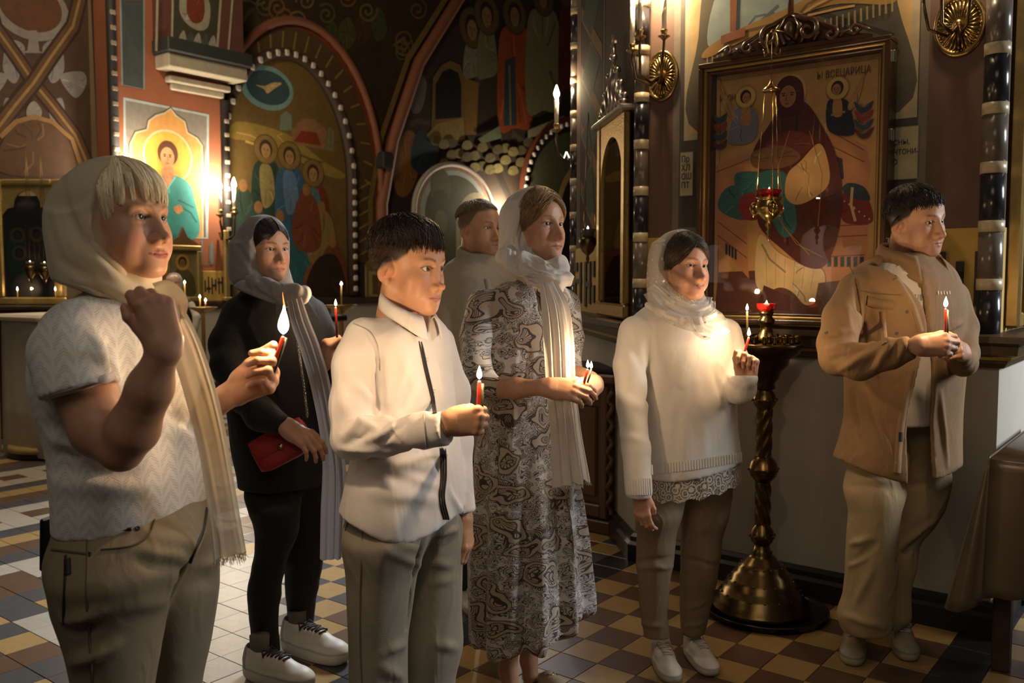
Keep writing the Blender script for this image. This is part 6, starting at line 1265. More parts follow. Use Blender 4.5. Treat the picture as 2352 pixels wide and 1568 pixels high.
# ------------------------------------------------------------------ the boy in the white shirt
SKIN_B = (.56, .30, .175)
WHITE_SHIRT = pmat('white cotton shirt', (.74, .70, .68), .75, .04, 30, .12, 420, sheen=.15, crease=.45)
GREY_TROUSER = pmat('grey-beige cotton trousers', (.30, .265, .20), .85, .08, 40, .2, 380, crease=.45)
def build_boy():
    p = Person(P(935, 1400, 2.22), 'boy in a white shirt and grey-beige trousers holding a lit candle in his fist')
    TH = -32
    hl = lambda x, y, z: smooth01(z - np.interp(y, [-.11, -.06, -.025, .0, .02, .045, .062, .09], [-.055, -.05, -.015, .005, .012, .030, .062, .066]), -.006, .008)
    p.head(P(936, 610, 2.2), -29, -6, 0, s=.97, skin=SKIN_B, hair=(.035, .02, .012), brow=(.05, .03, .018), hairline=hl, nose=.65, jaw=.98, fat=.002, lips=(.48, .19, .14), neck=.047, gaze=(-6, 2), chin=.9, h=.002)
    rg = np.random.default_rng(3); cr = np.array((0.02, -.42, .91)); cr /= np.linalg.norm(cr); a1 = np.cross(cr, (1, 0, 0)); a1 /= np.linalg.norm(a1); a2 = np.cross(cr, a1); S = []
    for i in range(5600):
        ph = rg.random() * 2 * math.pi; dirv = a1 * math.cos(ph) + a2 * math.sin(ph); t0 = rg.random() ** .7 * 1.25
        # reach of the long top layer: to the fringe in front, to above the ears at the sides
        fr = max(0, (dirv @ np.array((0, .9, -.4)))); end = 1.30 + .98 * fr ** 1.1 + rg.normal() * .05 - .15 * max(0, dirv @ np.array((0, -1, -.3)))
        t1 = min(end, t0 + .75 + .2 * rg.random())
        if t1 - t0 < .12: t0 = t1 - .2
        A = cr * math.cos(t0) + dirv * math.sin(t0); tw = dirv + .18 * rg.normal() * np.cross(cr, dirv); tw /= np.linalg.norm(tw); B = cr * math.cos(t1) + tw * math.sin(t1)
        lf = .05 + .12 * rg.random(); st = slerp_strand(A, B, 7, HR, lambda t: lf * (1 - .35 * t) + .02 - .05 * t * (t1 > 1.5), rg) + HC; S.append(st)
    p.hair(S, .0011, .0004, (.030, .017, .010), .35, 4)
    S = []
    for i in range(1500):                                  # clipped sides and nape
        x = rg.choice([-1, 1]); y = rg.uniform(-.10, .045); z = rg.uniform(-.045, .06); v = np.array((x, 0, 0)); d = np.array((x * rg.uniform(.3, 1), y / .09, (z - .03) / .08)); d /= np.linalg.norm(d)
        q = HC + d * np.array((.0742, .0935, .0768))
        if hl(q[0], np.array([q[1]]), q[2])[0] < .5 or (abs(q[1] + .012) < .03 and q[2] < .02): continue
        S.append([q, q + d * .002 + np.array((0, -.002, -.003)), q + d * .003 + np.array((0, -.004, -.008))])
    p.hair(S, .0008, .0003, (.07, .04, .022), .3, 6, name='clipped_hair')
    # shirt
    tor = rows([(712, 905, 985, None, 1.2), (735, 868, 1010, None, 1.35), (765, 830, 1030), (800, 818, 1036), (860, 822, 1038), (920, 828, 1042), (1000, 822, 1050), (1060, 812, 1057), (1120, 800, 1062), (1180, 789, 1064), (1240, 792, 1062)], TH, 1.5, 2.22)
    arm = limb((838, 775, 2.16, 46), (818, 840, 2.13, 50), (808, 930, 2.10, 47), (806, 1005, 2.07, 43))
    fore = limb((808, 1008, 2.07, 42), (880, 1003, 2.03, 43), (960, 992, 1.98, 38), (985, 990, 1.965, 36))
    cuff = limb((978, 990, 1.97, 38.5), (1024, 984, 1.945, 38.5))
    la = limb((1010, 785, 2.34, 36), (1040, 900, 2.36, 36), (1050, 1010, 2.36, 35), (1056, 1120, 2.33, 31)); lc = limb((1057, 1135, 2.325, 31), (1062, 1172, 2.31, 31))
    b = bounds(tor, arm, fore, cuff, la, lc, pad=.05); g = SDF(b[:3], b[3:], .0055)
    g.loft(tor, 0, p=2.4); g.chain(arm, .03); g.chain(la, .025)
    xs = [P(x, 1180, 2.2)[0] for x in (770, 790, 850, 900, 950, 1000, 1040, 1075)]; zs = [P(900, y, 2.2)[2] for y in (1158, 1160, 1182, 1202, 1213, 1205, 1190, 1172)]
    g.cut(lambda X, Y, Z: np.interp(X, xs, zs) - Z + 0 * Y)
    g.chain(fore, .022); g.chain(cuff, .004); g.chain(lc, .004)
    c0, c1 = np.array(cuff[0][:3]), np.array(cuff[1][:3]); ax = (c1 - c0) / np.linalg.norm(c1 - c0)
    g.cut(lambda X, Y, Z: np.where((X - c1[0]) ** 2 + (Y - c1[1]) ** 2 + (Z - c1[2]) ** 2 < .0064, (X - c1[0]) * ax[0] + (Y - c1[1]) * ax[1] + (Z - c1[2]) * ax[2], -1))
    e1 = np.array(lc[1][:3]); g.cut(lambda X, Y, Z: np.where((X - e1[0]) ** 2 + (Y - e1[1]) ** 2 + (Z - e1[2]) ** 2 < .006, e1[2] - Z, -1))
    g.cap(P(945, 690, 2.2), P(945, 742, 2.16), .048, .040, .01, True)
    V, Fq = g.mesh(1)
    V = wrinkle(V, Fq, .0022, 11, (.25, 0, 1), 3.5, 2)
    V = folds(V, Fq, [(868, 830, 872, 960, .010, -.010), (890, 800, 885, 960, .012, .006), (905, 780, 960, 900, .016, .005), (940, 800, 900, 955, .012, .005), (960, 860, 910, 960, .012, -.004),
        (790, 1000, 850, 960, .010, .009), (800, 1020, 850, 990, .008, -.008), (822, 965, 862, 985, .010, .008), (845, 1010, 905, 985, .008, .006), (870, 1020, 930, 975, .007, -.005), (900, 975, 925, 1010, .007, .006), (780, 1030, 860, 1035, .008, .006),
        (815, 880, 860, 920, .012, .006), (780, 880, 800, 960, .014, .005), (850, 1075, 960, 1060, .014, .006), (830, 1105, 1000, 1090, .016, -.006), (860, 1130, 1010, 1150, .018, .006), (900, 1080, 1010, 1120, .012, .004), (1000, 1050, 1015, 1090, .010, -.006),
        (1000, 830, 1020, 940, .014, .005), (960, 900, 985, 960, .010, .004), (880, 1030, 980, 1035, .012, -.010), (830, 1050, 900, 1120, .012, .005), (1030, 1120, 1058, 1180, .010, .005)])
    sh = p.put('shirt', V, Fq, WHITE_SHIRT); sf = Surf(V, Fq)
    blk = pmat('black ribbon', (.02, .018, .018), .7); pl = [(947, 742), (965, 790), (978, 850), (990, 900), (1000, 950)]; pl2 = [(1017, 1030), (1018, 1090), (1013, 1140), (1024, 1192)]
    for q in (pl, pl2):
        for dx in (-5, 0, 5) if q is pl2 else (-3, 2): p.put('placket_stripe', *sf.strip([(x + dx, y) for x, y in q], .0035, .003), blk, parent=sh)
    mb = None
    for x, y in ((981, 826), (997, 897), (1025, 1046)): p.mb('button', sf.stud(x, y, .0055), pmat('pearl button', (.62, .58, .54), .3), sh)
    p.put('cuff_seam', *sf.strip([(974, 955), (977, 990), (980, 1026)], .003, .002, 12), pmat('shirt seam', (.55, .52, .50), .8), parent=sh)
    p.put('shoulder_seam', *sf.strip([(812, 745), (848, 762), (868, 800), (872, 850)], .003, .0025, 20), MATS['shirt seam'], parent=sh)
    nc = P(938, 694, 2.19); collar(p, nc, TH, .056, .054, .030, .034, .014, .026, WHITE_SHIRT, gap=22, tilt=.060)
    # trousers
    r1 = rows([(1120, 850, 990, 2.21), (1170, 812, 996, 2.21), (1200, 794, 992, 2.18), (1240, 787, 984), (1320, 795, 958), (1400, 798, 946), (1480, 800, 936), (1568, 801, 935), (1700, 808, 936), (1850, 812, 938), (1960, 815, 940)], TH, 1.1, 2.15)
    r2 = rows([(1120, 890, 1040, 2.25), (1170, 890, 1050, 2.25), (1200, 895, 1062, 2.27), (1240, 915, 1066), (1320, 935, 1060), (1400, 935, 1058), (1480, 930, 1060), (1568, 930, 1043), (1700, 930, 1042), (1850, 930, 1040), (1900, 930, 1040)], TH, 1.1, 2.29)
    V, Fq = sculpt([r1, r2], [], .007, p=2.2, k=.02)
    V = wrinkle(V, Fq, .003, 9, (.2, 0, 1), 3, 8)
    V = folds(V, Fq, [(971, 1232, 951, 1324, .008, -.012), (951, 1324, 936, 1440, .007, -.010), (850, 1220, 960, 1260, .014, .005), (880, 1260, 965, 1300, .012, .005), (1000, 1230, 1050, 1215, .010, .005), (985, 1290, 1040, 1300, .012, .004), (880, 1500, 930, 1480, .012, .008), (880, 1530, 925, 1560, .014, .008), (1000, 1480, 1050, 1490, .012, .006), (1000, 1340, 1040, 1330, .012, .004)])
    tr = p.put('trousers', V, Fq, GREY_TROUSER); sf = Surf(V, Fq)
    p.put('side_seam', *sf.strip([(835, 1190), (832, 1260), (829, 1340), (828, 1450), (832, 1568)], .003, .002, 24), pmat('trouser seam', (.16, .14, .105), .9), parent=tr)
    p.put('pocket_edge', *sf.strip([(806, 1180), (795, 1218)], .003, .003, 8), MATS['trouser seam'], parent=tr)
    # hands
    pin, ex = p.hand(P(1022, 972, 1.945), (1, -.12, .10), (-.12, -1, .20), 'right', ((78, 88, 50), (80, 90, 50), (80, 90, 50), (78, 88, 50)), thumb=(.030, .078, -.030), s=.84, skin=SKIN_B, arm=[(*P(985, 985, 1.965), .025)], spread=1, via=[P(810, 1005, 2.07), P(840, 790, 2.16)])
    p.hand(P(1068, 1185, 2.31), (.10, -.05, -1), (.75, -.3, 0), 'left', ((22, 25, 15), (25, 28, 18), (28, 30, 20), (30, 32, 22)), thumb=(.036, .088, -.028), s=.86, skin=SKIN_B, arm=[(*P(1060, 1150, 2.32), .024)], via=[P(1045, 1010, 2.36), P(1005, 790, 2.33)])
    q = (np.array((1, 1, 1))); p.body()
    for hx, hz, tx in ((860, 2.15, 900), (985, 2.29, 1030)):
        hp = P(hx, 1900, hz); shoe(p, (hp[0], hp[1] + .05, 0), (hp[0] + .16, hp[1] - .13, 0), .95)
    b0 = P(1097, 945, 1.955); candle(b0 - np.array((0, 0, .03)), P(1101, 874, 1.955), 'red candle with a dark taper held in the fist of the boy in white', second=((.0075, .004, 0), DARK_WAX, .93), power=CANDLE_W, r=.0045, h=.030)
build_boy()
# ------------------------------------------------------------------ the blonde woman in front
SKIN_L = (.52, .275, .165)
def knit_mat():
    m, nt, b = new_mat('white lace knit'); tc = nd(nt, 'ShaderNodeTexCoord'); sp = nd(nt, 'ShaderNodeSeparateXYZ'); nt.links.new(tc.outputs['Object'], sp.inputs[0])
    # round the body: angle and height
    u = mth(nt, 'MULTIPLY', mth(nt, 'ADD', sp.outputs[0], mth(nt, 'MULTIPLY', sp.outputs[1], .55)), 1.0); v = sp.outputs[2]
    # panels about 5 cm wide with zigzag rows of small holes between ribs
    pu = mth(nt, 'MULTIPLY', u, 24.0); fu = mth(nt, 'FRACT', pu); tri = mth(nt, 'ABSOLUTE', mth(nt, 'SUBTRACT', fu, .5))
    zz = mth(nt, 'ADD', mth(nt, 'MULTIPLY', v, 38.0), mth(nt, 'MULTIPLY', tri, 2.2)); fz = mth(nt, 'FRACT', zz)
    row = mth(nt, 'MULTIPLY', mth(nt, 'LESS_THAN', mth(nt, 'ABSOLUTE', mth(nt, 'SUBTRACT', fz, .5)), .27), 1.0)
    hu = mth(nt, 'SINE', mth(nt, 'MULTIPLY', u, 1150.0)); hv = mth(nt, 'SINE', mth(nt, 'MULTIPLY', zz, 37.7))
    hole = mth(nt, 'MULTIPLY', mth(nt, 'GREATER_THAN', mth(nt, 'MULTIPLY', hu, hv), .40), row)
    ribm = mth(nt, 'LESS_THAN', tri, .05); hole = mth(nt, 'MULTIPLY', hole, mth(nt, 'SUBTRACT', 1.0, mth(nt, 'GREATER_THAN', tri, .44)))
    stitch = mth(nt, 'MULTIPLY', mth(nt, 'SINE', mth(nt, 'MULTIPLY', u, 1900.0)), mth(nt, 'SINE', mth(nt, 'MULTIPLY', v, 1700.0)))
    rib = mth(nt, 'GREATER_THAN', tri, .44)
    hgt = mth(nt, 'ADD', mth(nt, 'MULTIPLY', stitch, .22), mth(nt, 'SUBTRACT', mth(nt, 'MULTIPLY', rib, .8), mth(nt, 'MULTIPLY', hole, 1.5)))
    bp = nd(nt, 'ShaderNodeBump', Strength=.75, Distance=.002); nt.links.new(hgt, bp.inputs['Height']); nt.links.new(bp.outputs[0], b.inputs['Normal'])
    nt.links.new(mixc(nt, hole, (.80, .77, .71), (.43, .36, .29)), b.inputs['Base Color']); b.inputs['Roughness'].default_value = .9; b.inputs['Sheen Weight'].default_value = .2
    return m
def weave_mat(name, color, alpha=1.0, scale=900.0, rough=.9, sheen=.3, transl=.25):
    if name in MATS: return MATS[name]
    m, nt, b = new_mat(name); tc = nd(nt, 'ShaderNodeTexCoord'); w = []
    for ax in ((1, .3, .1), (.1, .2, 1)):
        mp = nd(nt, 'ShaderNodeMapping'); mp.inputs['Rotation'].default_value = ax; nt.links.new(tc.outputs['Object'], mp.inputs[0]); t = nd(nt, 'ShaderNodeTexWave', Scale=scale / 6.3, Distortion=2.0, Detail=2.0); nt.links.new(mp.outputs[0], t.inputs[0]); w.append(t.outputs['Fac'])
    n1 = nd(nt, 'ShaderNodeTexNoise', Scale=14.0, Detail=5.0); nt.links.new(tc.outputs['Object'], n1.inputs['Vector'])
    hgt = mth(nt, 'ADD', w[0], w[1]); bp = nd(nt, 'ShaderNodeBump', Strength=.07, Distance=.001); nt.links.new(hgt, bp.inputs['Height']); nt.links.new(bp.outputs[0], b.inputs['Normal'])
    nt.links.new(mixc(nt, n1.outputs[0], tuple(c * .88 for c in color), color), b.inputs['Base Color']); b.inputs['Roughness'].default_value = rough; b.inputs['Sheen Weight'].default_value = sheen
    out = nt.nodes['Material Output']; sh = b.outputs[0]
    if transl:
        tl = nd(nt, 'ShaderNodeBsdfTranslucent'); tl.inputs[0].default_value = (*color, 1); mx = nd(nt, 'ShaderNodeMixShader'); mx.inputs[0].default_value = transl; nt.links.new(sh, mx.inputs[1]); nt.links.new(tl.outputs[0], mx.inputs[2]); sh = mx.outputs[0]
    if alpha < 1:
        tp = nd(nt, 'ShaderNodeBsdfTransparent'); mx = nd(nt, 'ShaderNodeMixShader'); mx.inputs[0].default_value = alpha; nt.links.new(tp.outputs[0], mx.inputs[1]); nt.links.new(sh, mx.inputs[2]); sh = mx.outputs[0]
    nt.links.new(sh, out.inputs[0]); MATS[name] = m; return m
def fringe(p, pts, n, length, mat, parent, r=.0006, seed=0):
    """loose threads along a cloth's lower edge"""
    rg = np.random.default_rng(seed); pts = np.array(pts, float); S = []
    for i in range(n):
        t = i / (n - 1) * (len(pts) - 1); k = min(int(t), len(pts) - 2); a = pts[k] + (pts[k + 1] - pts[k]) * (t - k); d = np.array((rg.normal() * .25, rg.normal() * .25, -1)); l = length * rg.uniform(.6, 1.1)
        S.append([a, a + d * l * .5 + rg.normal(size=3) * .001, a + d * l + rg.normal(size=3) * .003])
    V, Fq, C = strands(np.array(S), r, r * .7, (.6, .5, .36)); return p.put('fringe', V, Fq, mat, parent=parent)
def build_blonde():
    p = Person(P(320, 1500, 1.8), 'blonde woman in a white knitted top and cream headscarf raising a candle'); TH = -14
    p.head(P(274, 507, 1.80), -19, 3, 0, s=1.0, skin=SKIN_L, hair=(.45, .36, .24), brow=(.22, .14, .08), hairline=lambda x, y, z: smooth01(z - np.interp(y, [-.1, .02, .06, .09], [-.06, .0, .05, .062]), -.004, .006), fat=.007, jaw=1.04, nose=.95, chin=1.1, lips=(.36, .10, .075), gaze=(4, 6), neck=.056, iris=(.07, .06, .04), h=.0019, ears=False, lipw=1.08)
    rg = np.random.default_rng(11); S = []; S2 = []
    S = locks(rg, 2400, 52, lambda t: (math.sin(-1.15 + 2.2 * t) * .5, .30, 1.0), lambda t: (math.sin(-1.15 + 2.2 * t) * 1.0, math.cos(-1.15 + 2.2 * t) * 1.02, -.05 - .16 * abs(t - .45)), .06, .016, 9, .0010, (.06, .13))
    for q in (-1, 1):
        for i in range(500):                               # side locks falling in front of the ears
            a = np.array((q * rg.uniform(.5, .9), rg.uniform(.15, .4), .8)); b = np.array((q * 1.0, .42 + .25 * rg.random(), -.35 - .45 * rg.random())); lf = .03 + .07 * rg.random(); S.append(slerp_strand(a, b, 9, HR, lambda t: lf, rg, .0012) + HC)
    p.hair(S, .0011, .0005, (.88, .72, .48), .28, 12)
    # knitted top
    KN = knit_mat()
    tor = rows([(655, 230, 372, None, 1.15), (690, 165, 400, None, 1.3), (735, 110, 425), (800, 88, 445), (870, 84, 462), (930, 98, 455), (990, 116, 452), (1040, 127, 470), (1090, 131, 486), (1140, 134, 488), (1185, 135, 484), (1240, 136, 480)], TH, 1.45, 1.82)
    arm = limb((178, 760, 1.70, 74), (160, 810, 1.65, 82), (178, 870, 1.61, 84), (188, 905, 1.585, 84)); far = limb((330, 740, 1.98, 70), (400, 850, 2.02, 62))
    b = bounds(tor, arm, far, pad=.05); g = SDF(b[:3], b[3:], .005); g.loft(tor, 0, p=2.35); g.chain(far, .03)
    xs = [P(x, 1190, 1.8)[0] for x in (110, 135, 300, 486)]; zs = [P(300, y, 1.8)[2] for y in (1206, 1204, 1192, 1158)]
    g.cut(lambda X, Y, Z: np.interp(X, xs, zs) - Z + 0 * Y)
    s2 = SDF(b[:3], b[3:], .005); s2.chain(arm, .02); e0 = P(110, 918, 1.6); e1 = P(262, 868, 1.56); ed = e1 - e0; nn = np.cross(ed, np.array((.15, 1, -.05))); nn /= np.linalg.norm(nn); nn = nn if nn[2] < 0 else -nn
    s2.cut(lambda X, Y, Z: (X - e0[0]) * nn[0] + (Y - e0[1]) * nn[1] + (Z - e0[2]) * nn[2])
    cur, d = g.d, s2.d; kk = .03; h = np.maximum(kk - np.abs(cur - d), 0) / kk; g.d = np.minimum(cur, d) - h * h * kk * .25
    g.cap(P(300, 640, 1.8), P(312, 690, 1.79), .062, .050, .012, True); V, Fq = g.mesh(1)
    V = wrinkle(V, Fq, .0022, 9, (1, 0, .25), 3, 21)
    V = folds(V, Fq, [(125, 975, 300, 960, .018, -.012), (120, 1005, 240, 1040, .02, .010), (125, 1070, 300, 1090, .018, -.008), (130, 1105, 330, 1120, .02, .007), (400, 960, 440, 985, .014, -.010), (380, 985, 470, 1020, .02, .008), (215, 760, 255, 870, .016, .006), (255, 790, 262, 870, .010, -.010), (130, 950, 180, 990, .014, .010), (130, 1040, 200, 1045, .012, -.009)])
    top = p.put('knitted_top', V, Fq, KN); sf = Surf(V, Fq); wt = pmat('knit hem', (.64, .61, .57), .9, .05, 60, .3, 500)
    p.put('sleeve_band', *sf.strip([(112, 910), (160, 900), (215, 880), (260, 862)], .016, .0025, 24), wt, parent=top)
    # trousers
    r1 = rows([(1120, 180, 440, 1.82), (1180, 140, 470, 1.80), (1215, 128, 470, 1.78), (1260, 112, 466, 1.76), (1320, 112, 432), (1400, 128, 394), (1480, 153, 376), (1568, 170, 360), (1700, 188, 345), (1900, 200, 332), (2250, 210, 322)], TH, 1.15, 1.73)
    r2 = rows([(1120, 220, 460, 1.84), (1180, 210, 480, 1.85), (1215, 220, 494, 1.87), (1283, 260, 506), (1368, 295, 503), (1470, 322, 485), (1568, 335, 464), (1750, 335, 440), (2150, 335, 430)], TH, 1.15, 1.92)
    V, Fq = sculpt([r1, r2], [], .007, p=2.2, k=.02); V = wrinkle(V, Fq, .0022, 8, (.6, 0, 1), 3, 23)
    V = folds(V, Fq, [(434, 1290, 398, 1362, .010, -.016), (398, 1362, 372, 1480, .010, -.012), (300, 1260, 430, 1290, .016, .007), (320, 1290, 425, 1305, .012, -.006), (330, 1230, 450, 1255, .014, .006), (440, 1300, 500, 1290, .014, .006), (440, 1340, 495, 1330, .014, -.005), (150, 1430, 230, 1400, .012, .010), (165, 1525, 260, 1480, .014, .012), (160, 1445, 220, 1440, .012, -.008), (260, 1400, 390, 1380, .02, .005)])
    khaki = pmat('khaki stretch cotton', (.27, .215, .135), .8, .07, 40, .15, 400, crease=.45); seam = pmat('khaki seam', (.13, .10, .06), .9); dk = pmat('dark trim', (.02, .018, .016), .6)
    tr = p.put('trousers', V, Fq, khaki); sf = Surf(V, Fq)
    p.put('side_seam', *sf.strip([(200, 1215), (202, 1290), (198, 1360), (205, 1450), (212, 1568)], .0035, .002, 26), seam, parent=tr)
    p.put('back_pocket', *sf.strip([(120, 1262), (150, 1266), (200, 1272)], .004, .002, 14), seam, parent=tr); p.put('pocket_zip', *sf.strip([(152, 1275), (150, 1340), (147, 1400), (147, 1432)], .004, .002, 20), dk, parent=tr)
    p.put('pocket_tab', *sf.strip([(156, 1285), (157, 1320)], .012, .003, 8), dk, parent=tr); p.put('fly_seam', *sf.strip([(474, 1168), (466, 1215), (448, 1260), (436, 1292)], [.010, .010, .006], .002, 20), dk, parent=tr)
    p.put('front_pocket', *sf.strip([(355, 1192), (345, 1225), (300, 1255), (232, 1262)], .003, .002, 20), seam, parent=tr)
    for x, y in ((243, 1216), (316, 1213), (204, 1273)): p.mb('rivet', sf.stud(x, y, .005), dk, tr)
    pt = p.put('metal_plate', *sf.strip([(259, 1213), (302, 1211)], .014, .003, 8), dk, parent=tr); p.put('plate_rim', *sf.strip([(264, 1213), (297, 1211)], .007, .004, 8), pmat('dull plate', (.20, .15, .11), .5, metal=.6), parent=pt)
    for hx, hy in ((285, 1.73), (390, 1.92)): hp = P(hx, 2300, hy); shoe(p, (hp[0] - .05, hp[1] + .03, 0), (hp[0] + .2, hp[1] - .03, 0), .95, upper=(.5, .45, .38))
    # arms and hands
    p.hand(P(384, 790, 1.50), (-.34, .10, 1), (.62, -.92, .30), 'right', ((48, 98, 62), (52, 98, 62), (56, 98, 62), (62, 98, 62)), thumb=(.050, .092, -.020), s=.84, skin=SKIN_L, fat=.0015, spread=2, h=.0026,
           arm=[(*P(372, 812, 1.50), .0255), (*P(345, 890, 1.515), .036), (*P(305, 985, 1.54), .042), (*P(278, 1030, 1.555), .036), (*P(232, 985, 1.58), .049), (*P(190, 890, 1.62), .055)], armk=.02, via=[P(190, 860, 1.64), P(210, 760, 1.72)])
    pin, ex = p.hand(P(540, 902, 1.86), (1, -.10, .42), (.15, .82, -.62), 'left', ((58, 62, 30), (66, 72, 35), (74, 78, 40), (80, 78, 40)), thumb=(.046, .120, -.040), s=.98, skin=SKIN_L, spread=5,
           arm=[(*P(515, 915, 1.87), .026), (*P(460, 950, 1.92), .034)], via=[P(440, 960, 1.93), P(410, 860, 2.0), P(340, 740, 1.96)])
    p.body()
    # scarf
    cream = weave_mat('cream viscose', (.78, .67, .47), 1.0, 1100)
    lf = rows([(500, 128, 290), (560, 121, 305), (600, 121, 318), (640, 130, 338), (670, 148, 362), (695, 180, 384), (720, 200, 384)], -19, 1.05, 1.79)
    sc = hood(p, [(-.5, .35), (-.165, .16), (-.135, .095), (-.10, .054), (-.06, .026), (0, .014), (.06, .020), (.12, .036), (.3, .06)], .014, bun=(0, -.10, -.005, (.070, .055, .085)), lofts=[lf], amp=.0045, seed=5, mat=cream, fold_dir=(.2, .45, -.9), wrapz=-.2,
        cuts=[below((120, 640), (330, 716), 1.7)], marks=[(150, 480, 215, 620, .016, -.007), (170, 560, 300, 668, .014, .007), (145, 600, 270, 690, .012, -.006), (210, 560, 330, 660, .012, -.006), (235, 500, 330, 640, .014, .006), (200, 640, 320, 695, .010, .006), (160, 650, 300, 704, .008, -.006)])
    V, Fq = rib([P(368, 690, 1.60), P(402, 740, 1.60), P(435, 820, 1.62), P(468, 930, 1.66), P(494, 1050, 1.70), P(512, 1160, 1.74), P(528, 1275, 1.78)], [.030, .050, .054, .056, .054, .056, .064], (.35, -1, .15), 2.6, [.004, .008, .007, .006], 28, 60, .6, 3)
    tl = p.put('scarf_end', V, Fq, weave_mat('sheer cream viscose', (.78, .67, .47), .90, 1100), parent=sc)
    fringe(p, V[-28:], 90, .018, cream, tl, seed=4)
    V, Fq = rib([P(350, 672, 1.58), P(378, 676, 1.57), P(402, 700, 1.58), P(412, 735, 1.60)], [.03, .05, .045, .02], (.3, -1, .2), 1.5, .005, 18, 24, .2, 5); p.put('scarf_knot', V, Fq, cream, parent=sc)
    b0 = P(617, 868, 1.83); candle(b0, P(651, 772, 1.83), 'red candle with the tallest flame held up by the blonde woman', second=((.006, .004, 0), DARK_WAX, .96), h=.058, tail=.28, power=CANDLE_W * 1.2, lean=(.05, 0))
    # phone in the back pocket
    ph = MB(); c = P(121, 1242, 1.86); ph.box((0, 0, 0), (.010, .07, .11), 0, .004); o = ph.build('phone', pmat('black phone case', (.01, .01, .012), .25), None); o.location = tuple(c); o.rotation_euler = (0, .05, math.radians(TH)); tag(o, 'black phone sticking out of a khaki back pocket', 'phone')
build_blonde()
